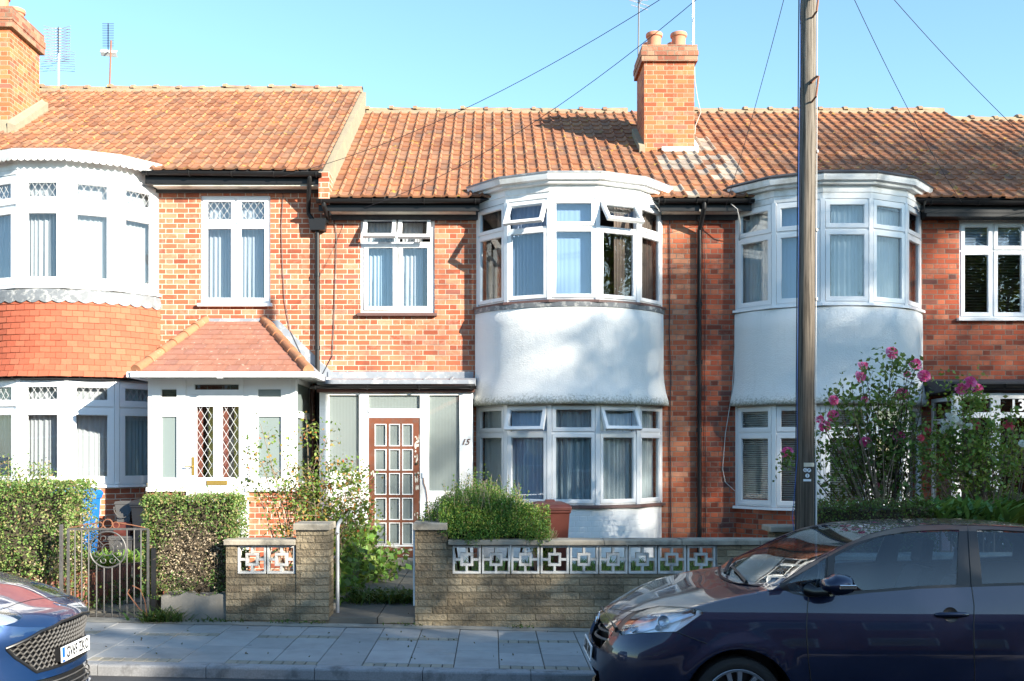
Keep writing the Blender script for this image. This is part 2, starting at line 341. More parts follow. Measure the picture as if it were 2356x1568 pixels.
# ------------------------------------------------------------------ mesh builder
def Tr(O, U, N):
    O = Vector(O); U = Vector(U).normalized(); N = Vector(N).normalized()
    return lambda u, n, z: O + U*u + N*n + Vector((0, 0, z))
class MB:
    def __init__(s): s.v = []; s.f = []; s.mi = []; s.cur = 0; s.uv = {}
    def add(s, vs, fs):
        o = len(s.v); s.v.extend([tuple(v) for v in vs])
        for f in fs: s.f.append(tuple(i+o for i in f)); s.mi.append(s.cur)
        return s
    def box(s, x0, x1, y0, y1, z0, z1, T=None):
        T = T or (lambda a, b, c: (a, b, c))
        v = [T(x, y, z) for z in (z0, z1) for y in (y0, y1) for x in (x0, x1)]
        return s.add(v, [(0,2,3,1),(4,5,7,6),(0,1,5,4),(2,6,7,3),(0,4,6,2),(1,3,7,5)])
    def quad(s, a, b, c, d): return s.add([a, b, c, d], [(0,1,2,3)])
    def prism(s, poly, d):   # poly list of 3D points, extruded by vector d
        d = Vector(d); n = len(poly); A = [Vector(p) for p in poly]; B = [p+d for p in A]
        return s.add(A+B, [tuple(range(n-1, -1, -1)), tuple(range(n, 2*n))]+[(i, (i+1) % n, n+(i+1) % n, n+i) for i in range(n)])
    def tube(s, path, r, n=8, cap=True):
        path = [Vector(p) for p in path]; m = len(path); R = r if isinstance(r, (list, tuple)) else [r]*m
        vs = []; prev = None
        for i, p in enumerate(path):
            t = (path[min(i+1, m-1)]-path[max(i-1, 0)])
            if t.length < 1e-9: t = Vector((0,0,1))
            t.normalize()
            if prev is None:
                a = Vector((0,0,1)) if abs(t.z) < .9 else Vector((1,0,0)); x = t.cross(a).normalized()
            else: x = (prev - t*prev.dot(t)).normalized()
            prev = x; y = t.cross(x)
            for k in range(n):
                a = 2*PI*k/n; vs.append(p + (x*math.cos(a)+y*math.sin(a))*R[i])
        fs = [(i*n+k, i*n+(k+1) % n, (i+1)*n+(k+1) % n, (i+1)*n+k) for i in range(m-1) for k in range(n)]
        if cap: fs += [tuple(range(n-1, -1, -1)), tuple(range((m-1)*n, m*n))]
        return s.add(vs, fs)
    def lathe(s, prof, c, n=24, axis='z'):
        vs = []
        for r, h in prof:
            for k in range(n):
                a = 2*PI*k/n
                q = (r*math.cos(a), r*math.sin(a), h) if axis == 'z' else (r*math.cos(a), h, r*math.sin(a))
                vs.append((c[0]+q[0], c[1]+q[1], c[2]+q[2]))
        m = len(prof)
        return s.add(vs, [(i*n+k, i*n+(k+1) % n, (i+1)*n+(k+1) % n, (i+1)*n+k) for i in range(m-1) for k in range(n)])
    def grid(s, P):   # P[i][j]
        a, b = len(P), len(P[0])
        return s.add([p for r in P for p in r], [(i*b+j, i*b+j+1, (i+1)*b+j+1, (i+1)*b+j) for i in range(a-1) for j in range(b-1)])
    def build(s, name, mats, parent=None, smooth=False, bevel=0, label=None, fixn=True):
        me = bpy.data.meshes.new(name); me.from_pydata(s.v, [], s.f)
        mats = mats if isinstance(mats, (list, tuple)) else [mats]
        for q in mats: me.materials.append(M[q] if isinstance(q, str) else q)
        me.polygons.foreach_set('material_index', (s.mi+[0]*len(s.f))[:len(s.f)])
        if fixn:
            bm = bmesh.new(); bm.from_mesh(me); bmesh.ops.recalc_face_normals(bm, faces=bm.faces); bm.to_mesh(me); bm.free()
        if smooth:
            me.polygons.foreach_set('use_smooth', [True]*len(me.polygons))
            if smooth != 'all': me.set_sharp_from_angle(angle=math.radians(38))
        me.update()
        o = bpy.data.objects.new(name, me); COL.objects.link(o)
        if parent is not None: setpar(o, parent)
        if bevel:
            md = o.modifiers.new('bevel', 'BEVEL'); md.width = bevel; md.segments = 2; md.limit_method = 'ANGLE'
        if label: o['label'] = label
        return o
WORLDLOC = {}
def wl(p): return WORLDLOC.get(p.name, Vector((0,0,0)))
def setpar(o, parent):
    o.parent = parent
    o.location = Vector(o.location) - wl(parent)
    WORLDLOC[o.name] = Vector((0,0,0)) if not False else None
def thing(name, label, cat, loc=(0,0,0), group=None):
    o = bpy.data.objects.new(name, None); COL.objects.link(o); o.location = loc; o.empty_display_size = .2
    WORLDLOC[o.name] = Vector(loc)
    o['label'] = label; o['category'] = cat
    if group: o['group'] = group
    return o
def tag(o, label, cat, group=None, kind=None):
    if label: o['label'] = label
    if cat: o['category'] = cat
    if group: o['group'] = group
    if kind: o['kind'] = kind
    return o
def struct(o): o['kind'] = 'structure'; return o
# note: meshes are modelled in world coordinates, a child's offset cancels its thing's location

def textmesh(name, txt, size, mat, O, U, N, parent=None, ext=.004, width=None, shear=0, up=None, bold=0):
    cu = bpy.data.curves.new(name, 'FONT'); cu.body = txt; cu.size = size; cu.extrude = ext; cu.align_x = 'CENTER'; cu.align_y = 'CENTER'
    cu.shear = shear; cu.offset = bold
    ob = bpy.data.objects.new('tmp', cu); COL.objects.link(ob)
    dg = bpy.context.evaluated_depsgraph_get(); dg.update(); me = bpy.data.meshes.new_from_object(ob.evaluated_get(dg))
    bpy.data.objects.remove(ob); bpy.data.curves.remove(cu)
    U = Vector(U).normalized(); N = Vector(N).normalized(); Z = Vector(up) if up else N.cross(U)
    w = max(v.co.x for v in me.vertices)-min(v.co.x for v in me.vertices); k = width/w if width else 1
    for v in me.vertices:
        c = v.co.copy(); v.co = Vector(O)+U*c.x*k+Z*c.y+N*c.z
    me.materials.clear(); me.materials.append(M[mat])
    o = bpy.data.objects.new(name, me); COL.objects.link(o)
    if parent is not None: setpar(o, parent)
    return o

# ------------------------------------------------------------------ leaves
def leafmesh(name, C, size, mat, parent=None, up=0.2, aspect=.55, rng=RNG, fold=True, out=None, outw=0., label=None):
    C = np.asarray(C, float); n = len(C)
    if n == 0: return None
    A = rng.normal(size=(n,3)); A[:,2] += up
    if out is not None: A += out*outw
    A /= np.linalg.norm(A, axis=1)[:,None]+1e-9
    B = rng.normal(size=(n,3)); B -= A*(A*B).sum(1)[:,None]; B /= np.linalg.norm(B, axis=1)[:,None]+1e-9
    Nn = np.cross(A, B)
    s = (size*(.65+.7*rng.random(n)))[:,None] if np.isscalar(size) else (np.asarray(size)*(.65+.7*rng.random(n)))[:,None]
    V = np.stack([C-A*s*.5, C+B*s*aspect*.5+Nn*s*.08, C+A*s*.5, C-B*s*aspect*.5+Nn*s*.08], 1).reshape(-1,3)
    me = bpy.data.meshes.new(name); me.vertices.add(4*n); me.vertices.foreach_set('co', V.ravel())
    me.loops.add(4*n); me.loops.foreach_set('vertex_index', np.arange(4*n, dtype=np.int32))
    me.polygons.add(n); me.polygons.foreach_set('loop_start', np.arange(0, 4*n, 4, dtype=np.int32)); me.polygons.foreach_set('loop_total', np.full(n, 4, dtype=np.int32))
    me.update(calc_edges=True); me.materials.append(M[mat])
    o = bpy.data.objects.new(name, me); COL.objects.link(o)
    if parent is not None: setpar(o, parent)
    if label: o['label'] = label
    return o
# ------------------------------------------------------------------ houses
RB, THM = 1.642, math.radians(63.0)
VA = [math.radians(a) for a in (-63, -37.9, -12.7, 12.7, 37.9, 63)]
def bp(cx, a, off, z, y0=F): return Vector((cx+(RB+off)*math.sin(a), y0-((RB+off)*math.cos(a)-RB*math.cos(THM)), z))
def ring(mb, cx, prof, segs=None):
    A = VA if segs is None else [(-THM+2*THM*i/segs) for i in range(segs+1)]
    mb.grid([[bp(cx, a, o, z) for a in A] for o, z in prof])
def cap(mb, cx, off, z, yb=F+.02, flip=False):
    pts = [bp(cx, a, off, z) for a in VA]; pts += [Vector((pts[-1].x, yb, z)), Vector((pts[0].x, yb, z))]
    mb.add(pts, [tuple(range(len(pts)))])
def wall_holes(mb, x0, x1, z0, z1, holes, y=F, dep=.28):
    xs = sorted({x0, x1, *[h[0] for h in holes], *[h[1] for h in holes]}); zs = sorted({z0, z1, *[h[2] for h in holes], *[h[3] for h in holes]})
    for i in range(len(xs)-1):
        for j in range(len(zs)-1):
            cx, cz = (xs[i]+xs[i+1])/2, (zs[j]+zs[j+1])/2
            if any(h[0] < cx < h[1] and h[2] < cz < h[3] for h in holes): continue
            mb.quad((xs[i], y, zs[j]), (xs[i+1], y, zs[j]), (xs[i+1], y, zs[j+1]), (xs[i], y, zs[j+1]))
    for a, b, c, d in holes:
        for p, q in (((a,c),(a,d)), ((b,c),(b,d)), ((a,c),(b,c)), ((a,d),(b,d))):
            mb.quad((p[0], y, p[1]), (q[0], y, q[1]), (q[0], y+dep, q[1]), (p[0], y+dep, p[1]))
def room(mb, a, b, c, d, y=F+.281, dep=2.2):
    a -= .5; b += .5; c -= .3; d += .3
    P = lambda x, yy, z: (x, yy, z)
    mb.quad(P(a,y+dep,c), P(b,y+dep,c), P(b,y+dep,d), P(a,y+dep,d))
    for p, q in (((a,c),(a,d)), ((b,c),(b,d)), ((a,c),(b,c)), ((a,d),(b,d))):
        mb.quad((p[0], y, p[1]), (q[0], y, q[1]), (q[0], y+dep, q[1]), (p[0], y+dep, p[1]))
    return mb
def frame_ring(mb, T, u0, u1, z0, z1, fw, n0, n1, fwb=None):
    fwb = fwb or fw
    mb.box(u0, u0+fw, n0, n1, z0, z1, T); mb.box(u1-fw, u1, n0, n1, z0, z1, T)
    mb.box(u0+fw, u1-fw, n0, n1, z0, z0+fwb, T); mb.box(u0+fw, u1-fw, n0, n1, z1-fw, z1, T)
def diamonds(mb, T, u0, u1, z0, z1, n=.0, su=.105, sz=.15):
    # lead cames clipped to the pane
    def clip(p, q):
        (x0, y0), (x1, y1) = p, q; t0, t1 = 0, 1; dx, dy = x1-x0, y1-y0
        for pp, qq in ((-dx, x0-u0), (dx, u1-x0), (-dy, y0-z0), (dy, z1-y0)):
            if abs(pp) < 1e-9:
                if qq < 0: return None
            else:
                r = qq/pp
                if pp < 0: t0 = max(t0, r)
                else: t1 = min(t1, r)
        if t0 >= t1: return None
        return (x0+t0*dx, y0+t0*dy), (x0+t1*dx, y0+t1*dy)
    k = sz/su; H = z1-z0; w = H/k
    i = -int(w/su)-2
    while u0+i*su < u1+w+su:
        for s in (1, -1):
            a = (u0+i*su, z0) ; b = (u0+i*su+s*w, z1)
            c = clip(a, b)
            if c: mb.tube([T(c[0][0], n, c[0][1]), T(c[1][0], n, c[1][1])], .0035, 4, False)
        i += 1
def sash(T, u0, u1, z0, z1, fw, part, mat_fr, mat_gl, n=.03, th=.055, open_=0, lead=False, leadsz=(.105,.15), name='sash'):
    """opening or fixed light: its own mesh under the window, with a pane"""
    if open_:
        ca, sa = math.cos(open_), math.sin(open_)
        def T2(u, nn, z): 
            dz = z-z1; return T(u, n+(nn-n)*ca - dz*sa, z1+dz*ca+(nn-n)*sa)
    else: T2 = T
    fr = MB(); frame_ring(fr, T2, u0, u1, z0, z1, fw, n-th, n)
    frame_ring(fr, T2, u0+fw*.55, u1-fw*.55, z0+fw*.55, z1-fw*.55, fw*.45+.008, n-th+.01, n-.016)
    s = fr.build(name, mat_fr, part)
    g = MB(); a = fw+.0; g.box(u0+a, u1-a, n-.034, n-.028, z0+a, z1-a, T2); p = g.build('pane', mat_gl, part)
    if lead:
        l = MB(); diamonds(l, T2, u0+a, u1-a, z0+a, z1-a, n-.022, *leadsz); l.build('leading', 'leadcame', part)
    return s
def curtain(part, T, u0, u1, z0, z1, n, mat, amp=.016, wl_=.07, gathers=True, seed=0, name='curtain'):
    r = random.Random(seed); N = max(8, int((u1-u0)/.012)); P = [[], []]
    ph = r.random()*6; ph2 = r.random()*6
    for i in range(N+1):
        u = u0+(u1-u0)*i/N
        o = amp*(math.sin(2*PI*u/wl_+ph+1.3*math.sin(2*PI*u/.31+ph2))+.5*math.sin(2*PI*u/(wl_*.43)+ph2))
        P[0].append(T(u, n+o*.5, z1)); P[1].append(T(u, n+o*1.2, z0))
    m = MB(); m.grid(P); return m.build(name, mat, part, smooth='all', fixn=False)
def bay_band(house, cx, zs, zt, zh, specs, frame='white_upvc', gmat='glass', sillmat='sill_brown', sillz=.045, lead=False, fw=.062, curt=None, label=None, tfw=None):
    """specs: five dicts per facet left to right"""
    mb = MB(); T0 = []
    for i in range(5):
        A, B = bp(cx, VA[i], 0, 0), bp(cx, VA[i+1], 0, 0); U = (B-A); L = U.length; Nn = Vector((U.y, -U.x, 0)).normalized()
        T = Tr(A, U, Nn); T0.append((T, L))
        mb.box(.0, L, -.05, .0, zs, zs+.035, T); mb.box(.0, L, -.05, .0, zh-.035, zh, T); mb.box(.03, L-.03, -.05, .0, zt-.022, zt+.022, T)
    for i, a in enumerate(VA):   # corner posts
        p = bp(cx, a, 0, 0); d = Vector((math.sin(a), -math.cos(a), 0)); U = Vector((math.cos(a), math.sin(a), 0))
        w = .036; T = Tr(p, U, d)
        if i in (0, 5): mb.box(-.045, .045, -.08, .012, zs, zh, T)
        else: mb.box(-w, w, -.06, .016, zs, zh, T)
    part = mb.build('bay_window', frame, house, label=label, bevel=.004)
    for i, sp in enumerate(specs):
        T, L = T0[i]; m0 = .04 if i not in (0,) else .05; m1 = .04 if i != 4 else .05
        sash(T, m0, L-m1, zt+.02, zh-.03, sp.get('fw', fw), part, frame, sp.get('g', gmat), open_=sp.get('open', 0), lead=lead, n=.02 if not sp.get('open') else .03)
        sash(T, m0, L-m1, zs+.03, zt-.02, sp.get('fw', fw), part, frame, sp.get('g2', sp.get('g', gmat)), n=.02)
        if sp.get('c'):
            lo = sp.get('clo', zs+.02); f0, f1 = sp.get('cr', (0, 1))
            curtain(part, T, m0+(L-m0-m1)*f0, m0+(L-m0-m1)*f1, lo, zh-.02, -.12, sp['c'], seed=i+int(cx*7), wl_=sp.get('wl', .07), amp=sp.get('amp', .015))
    s = MB(); ring(s, cx, [(-.1, zs), (.07, zs-.005), (.075, zs-sillz), (.0, zs-sillz)]); s.build('sill', sillmat, part)
    return part
def gutter(house, x0, x1, z, y=F-.36, mat='black_gutter', brackets=True, fasc=True, r=.06, endcaps=True, slope=0):
    mb = MB(); n = 8; P = []
    for i, x in enumerate((x0, x1)):
        row = []; zz = z+(slope*(x-x0))
        for k in range(n+1):
            a = PI+PI*k/n; row.append((x, y+math.cos(a)*r, zz+math.sin(a)*r))
        for k in range(n, -1, -1):
            a = PI+PI*k/n; row.append((x, y+math.cos(a)*(r-.006), zz+math.sin(a)*(r-.006)))
        P.append(row)
    mb.grid(P); mb.add([P[0][i] for i in range(n+1)], [tuple(range(n+1))]); mb.add([P[1][i] for i in range(n+1)], [tuple(range(n+1))])
    if brackets:
        k = int((x1-x0)/.9)+1
        for i in range(k+1):
            x = x0+.08+(x1-x0-.16)*i/max(1, k); zz = z+slope*(x-x0)
            path = [(x, y+math.cos(PI+PI*t/8)*(r+.008), zz+math.sin(PI+PI*t/8)*(r+.008)) for t in range(9)]
            mb.tube(path, .009, 5)
    if fasc: mb.box(x0+.02, x1-.02, y+r+.01, y+r+.035, z-.16+slope*(x1-x0)/2, z+.01+slope*(x1-x0)/2)
    return mb.build('gutter', mat, house, smooth=True)

PITCH = (8.72-5.82)/(21.1-16.25)
def tileroof(house, x0, x1, z0, y0=16.25, y1=21.1, pitch=PITCH, tw=.187, gauge=.297, name='roof', mat='roof_tile', seed=1, special=None):
    r = random.Random(seed); L = math.hypot(y1-y0, (y1-y0)*pitch); c, s = math.cos(math.atan(pitch)), math.sin(math.atan(pitch))
    rows = int(round(L/gauge)); g = L/rows; mb = MB(); cols = int(round((x1-x0)/tw)); tw = (x1-x0)/cols
    prof = [(0,0),(.08,.0),(.45,-.004),(.66,.0),(.71,.012),(.77,.026),(.84,.032),(.91,.026),(.97,.012),(1.0,.002)]
    for i in range(rows):
        for j in range(cols):
            xa = x0+j*tw; t0 = i*g-.012*(r.random()-.3); t1 = (i+1)*g+.03
            if r.random() < .012: t0 -= .05
            dz = (r.random()-.5)*.010; tilt = (r.random()-.5)*.008; V = []
            for t, h in ((t0, -.006), (t0, .024), (t1, .003)):
                for u, hh in prof:
                    H = (h+hh if h != -.006 else -.006+hh*.5) + dz + tilt*(u-.5)
                    V.append((xa+u*tw, y0+t*c-H*s, z0+t*s+H*c))
            n = len(prof); mb.add(V, [(k*n+q, k*n+q+1, (k+1)*n+q+1, (k+1)*n+q) for k in range(2) for q in range(n-1)])
            mb.mi[-2*(n-1):] = [1 if (special and special(xa, i) and r.random() < .6) else 0]*(2*(n-1))
    o = mb.build(name, [mat, 'old_tile'], house, fixn=False)
    # solid under-roof, front and back slopes, closes the house
    u = MB(); e = .012
    u.prism([(x0, y0+.02, z0-.03), (x0, y1, z0-.03+(y1-y0)*pitch), (x0, 2*y1-y0, z0-.03), (x0, 2*y1-y0, z0-.3), (x0, y0+.25, z0-.3), (x0, y0+.25, z0-.06)], (x1-x0, 0, 0)); u.build('roof_structure', 'felt', o)
    return o
def ridge(house, x0, x1, zr, y=21.1, tilt=0, sl=.46, seed=3, gap=()):
    r = random.Random(seed); mb = MB(); n = max(1, int((x1-x0)/sl)); sl = (x1-x0)/n
    bed = MB(); bed.box(x0, x1, y-.13, y+.13, zr-.07, zr+.015)
    for i in range(n):
        if i in gap: continue
        a = x0+i*sl; dz = (r.random()-.5)*.035; q = (r.random()-.5)*.03
        z = zr+.005+dz; P = []
        for x, rr, zz in ((a-.02, .150, z+q+.012), (a+.055, .160, z+q+.010), (a+.06, .135, z+q*.8), (a+sl, .126, z-q*.5)):
            P.append([(x, y+math.cos(PI*k/10)*rr, zz+math.sin(PI*k/10)*rr*.62) for k in range(11)])
        mb.grid(P); mb.add(P[0], [tuple(range(11))])
    o = mb.build('ridge_tiles', 'ridge_tile', house, smooth=True); bed.build('ridge_bedding', 'cement', o)
    return o
def lump(mb, c, r, n=6):
    pass

def flat_window(house, x0, x1, z0, z1, zt, y=F, opens=(0,0), curt=None, lead=False, sill='sill_brown', fw=.055, gm='glass', label=None, mat='white_upvc', head=None, rec=.03, lites=2, blind=None, outer=.05):
    mb = MB(); T = Tr((0, y+rec, 0), (1,0,0), (0,-1,0)); xm = (x0+x1)/2
    frame_ring(mb, T, x0, x1, z0, z1, outer, -.07, .0)
    mb.box(xm-.028, xm+.028, -.07, -.002, z0+outer, z1-outer, T); mb.box(x0+outer, xm-.028, -.07, -.003, zt-.025, zt+.025, T); mb.box(xm+.028, x1-outer, -.07, -.003, zt-.025, zt+.025, T)
    part = mb.build('window', mat, house, bevel=.004, label=label)
    for k, (a, b) in enumerate(((x0+outer-.012, xm-.018), (xm+.018, x1-outer+.012))):
        sash(T, a, b, zt+.012, z1-outer+.012, fw, part, mat, gm, n=.018 if not opens[k] else .03, open_=opens[k], lead=lead)
        sash(T, a, b, z0+outer-.012, zt-.012, fw, part, mat, gm, n=.016)
    if curt:
        for (a, b, m, s) in curt: curtain(part, T, x0+.05+(x1-x0-.1)*a, x0+.05+(x1-x0-.1)*b, z0+.03, z1-.03, -.16, m, seed=s, wl_=.06)
    if blind:
        bl = MB(); z = z0+.06
        while z < z1-.06:
            for (a, b) in ((x0+.06, xm-.03), (xm+.03, x1-.06)): bl.add([T(a, -.13, z), T(b, -.13, z), T(b, -.10, z+blind[1]), T(a, -.10, z+blind[1])], [(0,1,2,3)])
            z += blind[2]
        bl.build('blind', blind[0], part, fixn=False)
    s = MB(); s.box(x0-.04, x1+.04, y-.075, y+.05, z0-.045, z0+.004); s.build('sill', sill, part, bevel=.004)
    return part

def aroundpipe(mb, pts, r=.034, n=12): mb.tube(pts, r, n)

XL, X1, X2, X3 = -9.3, -2.66, 3.25, 9.10
GZ17, GZ = 6.205, 5.765
# ---- number 17
h17 = thing('terraced_house', 'left brick house with orange hung tiles on its bay and a tiled hip roof porch', 'house', (-6, F, 0))
cx = -6.75
w = MB(); win17 = (WX(462,F), WX(622,F), WZ(700,F), WZ(450,F))
bayhole = (cx-1.36, cx+1.36, 4.40, 6.0); bayhole2 = (cx-1.36, cx+1.36, 1.4, 2.9)
wall_holes(w, XL-3.5, X1, -.3, 6.28, [win17, bayhole, bayhole2, (-4.6, -3.5, .5, 2.6)])
w.quad((X1, F, -.3), (X1, F+9, -.3), (X1, F+9, 6.28), (X1, F, 6.28)); w.quad((XL-3.5, F, -.3), (XL-3.5, F+9, -.3), (XL-3.5, F+9, 6.28), (XL-3.5, F, 6.28))
w.quad((XL-3.5, F+9, -.3), (X1, F+9, -.3), (X1, F+9, 6.28), (XL-3.5, F+9, 6.28))
# projecting end of the party wall under the verge
w.box(X1-.02, X1+.145, F-.345, F+.02, 5.70, 6.20)
w.build('wall', 'brick_red', h17)
r_ = MB(); room(r_, *win17); room(r_, *bayhole); room(r_, *bayhole2); r_.build('interior', 'interior_warm', h17, fixn=False)
flat_window(h17, win17[0], win17[1], win17[2], win17[3], WZ(516, F), curt=[(0.02,.42,'net_white',1),(.52,.90,'net_white',2)], lead=True, sill='white_upvc', gm='glass_blue', label='white window with diamond leading in the upper lights')
b17 = bay_band(h17, cx, 4.35, 5.56, 6.03, [dict(c='net_white', g='glass_blue'), dict(c='net_white', g='glass_blue', cr=(0,.8)), dict(c='net_white', cr=(0,.86)), dict(c='net_white'), dict(c='net_white')], lead=True, fw=.1, sillmat='white_upvc')
bay_band(h17, cx, 1.35, 2.52, 2.95, [dict(c='net_white', g='glass'), dict(c='net_white'), dict(c='net_white', cr=(.0,1)), dict(c='net_white'), dict(c='curtain_teal', g='glass')], lead=True, fw=.09, sillmat='white_upvc')
m = MB(); ring(m, cx, [(.01, 6.03), (.012, 6.10), (.02, 6.10), (.022, 6.26), (.14, 6.26), (.15, 6.22), (.155, 6.37), (.13, 6.38)]); cap(m, cx, .15, 6.38, F+.2); cap(m, cx, .0, 6.02)
# scalloped trim under the bay roof
for i in range(5):
    A, B = bp(cx, VA[i], .162, 6.235), bp(cx, VA[i+1], .162, 6.235); n = max(3, int((B-A).length/.095)); U = (B-A)/n; Nn = Vector((U.y, -U.x, 0)).normalized()*.012
    for k in range(n):
        c0 = A+U*(k+.5); rad = U.length/2
        poly = [c0+U.normalized()*rad*math.cos(PI+PI*q/8)+Vector((0,0,rad*.95*math.sin(PI+PI*q/8))) for q in range(9)]
        poly += [c0+U/2+Vector((0,0,.02)), c0-U/2+Vector((0,0,.02))]
        m.prism(poly, Nn)
m.build('bay_roof', 'white_paint', h17)
# lead apron over the hung tiles, scalloped
m = MB(); A = [(-THM+2*THM*i/120) for i in range(121)]
m.grid([[bp(cx, a, .02, 4.30) for a in A], [bp(cx, a, .055, 4.27) for a in A], [bp(cx, a, .075, 4.12-.035*abs(math.sin(i*PI/6))) for i, a in enumerate(A)], [bp(cx, a, .06, 4.12-.035*abs(math.sin(i*PI/6))) for i, a in enumerate(A)]])
m.build('bay_apron', 'lead_old', h17)
m = MB(); rt = random.Random(5); rows = 13; z1_, z0_ = 4.16, 2.98; g = (z1_-z0_)/rows
for k in range(rows):
    zt_ = z0_+(k+1)*g+.02; zb = z0_+k*g; off = .045+.07*max(0, (1-(k/4.5)))**2; off2 = .045+.07*max(0, (1-((k+1)/4.5)))**2
    n = 24; da = 2*THM/n; a0 = -THM-(da/2 if k % 2 else 0)
    for j in range(n+1):
        a, b = max(-THM, a0+j*da+.0012), min(THM, a0+(j+1)*da-.0012)
        if b-a < .01: continue
        d1 = (rt.random()-.5)*.008; d2 = (rt.random()-.5)*.008; e = .012+rt.random()*.006; e2 = e+(rt.random()-.5)*.006
        m.add([bp(cx,a,off+e,zb+d1), bp(cx,b,off+e2,zb+d2), bp(cx,b,off2+.002,zt_), bp(cx,a,off2+.002,zt_), bp(cx,a,off-.004,zb+d1), bp(cx,b,off-.004,zb+d2)], [(0,1,2,3),(0,4,5,1)])
m.build('bay_hung_tiles', 'hung_tile', h17, fixn=False)
m = MB(); ring(m, cx, [(.02,4.3),(.02,2.96),(.09,2.95),(.0,2.94)], 20); m.build('bay_backing', 'felt', h17)
m = MB(); ring(m, cx, [(.0,1.31),(.0,-.3)], 24); m.build('bay_base', 'brick_red', h17)
m = MB(); cap(m, cx, .0, 1.34); cap(m, cx, 0, 4.34); cap(m, cx, 0, 2.96); m.build('bay_floor', 'interior', h17)
tileroof(h17, XL-3.5, X1+.04, 6.25, seed=11)
ridge(h17, XL-3.5, X1+.06, 9.14, seed=4, gap=())
# cement verge and its side wall rising above the lower roof
m = MB(); m.prism([(X1+.03, 16.22, 6.20), (X1+.03, 21.1, 9.12), (X1+.03, 21.1, 8.70), (X1+.03, 16.22, 5.80)], (.10, 0, 0)); m.build('verge', 'cement', h17)
gutter(h17, WX(345,F), X1+.03, GZ17, slope=-.012)
m = MB(); m.box(WX(365,F), X1-.0, F-.26, F-.005, 6.0, 6.06); m.build('soffit', 'cream_board', h17)
m = MB(); m.box(WX(655,F), WX(690,F), F-.006, F+.02, WZ(444,F), WZ(432,F)); m.build('air_vent', 'black_plastic', h17)
# left chimney
def chimney(house, xa, xb, ya, yb, zb, zt, zc, pots, caps=.055, rows=3, mat='brick_chimney', flaunch=True, base_z=5.5):
    m = MB(); m.box(xa, xb, ya, yb, base_z, zt); o = m.build('chimney', mat, house)
    m = MB(); hh = (zc-zt)/rows
    for i in range(rows):
        e = caps*(1 if i < rows-1 else .9)+ (0.012 if i == 1 else 0); m.box(xa-e, xb+e, ya-e, yb+e, zt+i*hh, zt+(i+1)*hh)
    m.build('chimney_cap', 'brick_cap', o)
    m = MB(); m.prism([(xa-.02, ya-.02, zc), (xb+.02, ya-.02, zc), (xb-.12, ya+.15, zc+.08), (xa+.12, ya+.15, zc+.08)], (0, yb-ya-.14, 0)); m.build('flaunching', 'cement', o)
    for (x, y, r, h) in pots:
        m = MB(); z = zc
        m.lathe([(r*.92, z), (r*.92, z+.04), (r*.86, z+.06), (r*.93, z+h*.75), (r*1.08, z+h*.80), (r*1.12, z+h*.93), (r*1.05, z+h), (r*.88, z+h), (r*.8, z+.05)], (x, y, 0), 24)
        m.build('chimney_pot', 'terracotta', o, smooth=True)
    return o
xr = -8.42
chimney(h17, xr-.95, xr, 18.25, 19.45, 0, 9.26, 9.62, [(xr-.31, 18.55, .155, .34), (xr-.31, 19.15, .155, .34), (xr-.68, 18.55, .155, .34)], caps=.07)
m = MB(); m.prism([(xr-1.0, 18.12, 7.30), (xr-.02, 18.12, 7.30), (xr+.12, 19.5, 8.28), (xr+.02, 19.5, 8.42), (xr+.0, 18.2, 7.62), (xr-1, 18.2, 7.62)], (0,.02,.03)); m.prism([(xr, 18.15, 7.36), (xr, 19.5, 8.20), (xr, 19.5, 8.42), (xr, 18.15, 7.58)], (.14, 0, -.05)); m.build('chimney_flashing', 'cement', h17)
# porch of 17
PY = 15.1; px0, px1 = -4.97, -2.83; T = Tr((0, PY, 0), (1,0,0), (0,-1,0)); sx = lambda p: WX(p, PY); sz = lambda p: WZ(p, PY)
m = MB(); zt_, zb_ = 2.95, sz(1125)
for a, b in ((px0, sx(350)), (sx(428), sx(438)), (sx(560), sx(572)), (sx(668), px1)): m.box(a, b, -.07, .0, zb_, zt_, T)
m.box(px0, px1, -.068, .004, 2.89, 2.955, T); m.box(px0-.02, sx(432), -.09, .03, zb_-.04, zb_+.02, T); m.box(sx(565), px1+.02, -.09, .03, zb_-.04, zb_+.02, T)
m.box(sx(428), sx(438), -.07, 0, .4, zb_, T); m.box(sx(560), sx(572), -.07, 0, .4, zb_, T)
# right return and left return frames
TR = Tr((px1, PY, 0), (0,1,0), (1,0,0)); TLf = Tr((px0, PY, 0), (0,1,0), (-1,0,0)); dd = F-PY
for TT in (TR, TLf):
    frame_ring(m, TT, .072, dd, zb_, 2.945, .09, -.07, .0); m.box(.09, dd-.09, -.06, -.002, 2.35, 2.45, TT)
p17 = m.build('porch', 'white_upvc', h17, bevel=.004)
for u0, u1 in ((350, 428), (572, 668)):
    sash(T, sx(u0)+.0, sx(u1), sz(936), 2.89, .13, p17, 'white_upvc', 'glass_frost' if u0 > 500 else 'glass_dark', n=.015)
    sash(T, sx(u0), sx(u1), zb_+.02, sz(938), .13, p17, 'white_upvc', 'glass_frost', n=.015)
sash(T, sx(438), sx(560), sz(908), 2.89, .06, p17, 'white_upvc', 'glass_dark', n=.02)
for TT in (TR, TLf):
    g = MB(); g.box(.09, dd-.09, -.04, -.034, zb_+.09, 2.35, TT); g.box(.09, dd-.09, -.04, -.034, 2.45, 2.86, TT); g.build('pane', 'glass_frost', p17)
m = MB()
m.box(px0+.01, sx(395), PY+.02, PY+.25, -.1, zb_-.04); m.box(px0+.01, px0+.26, PY+.25, F, -.1, zb_-.04); m.build('porch_plinth', 'brick_red', h17)
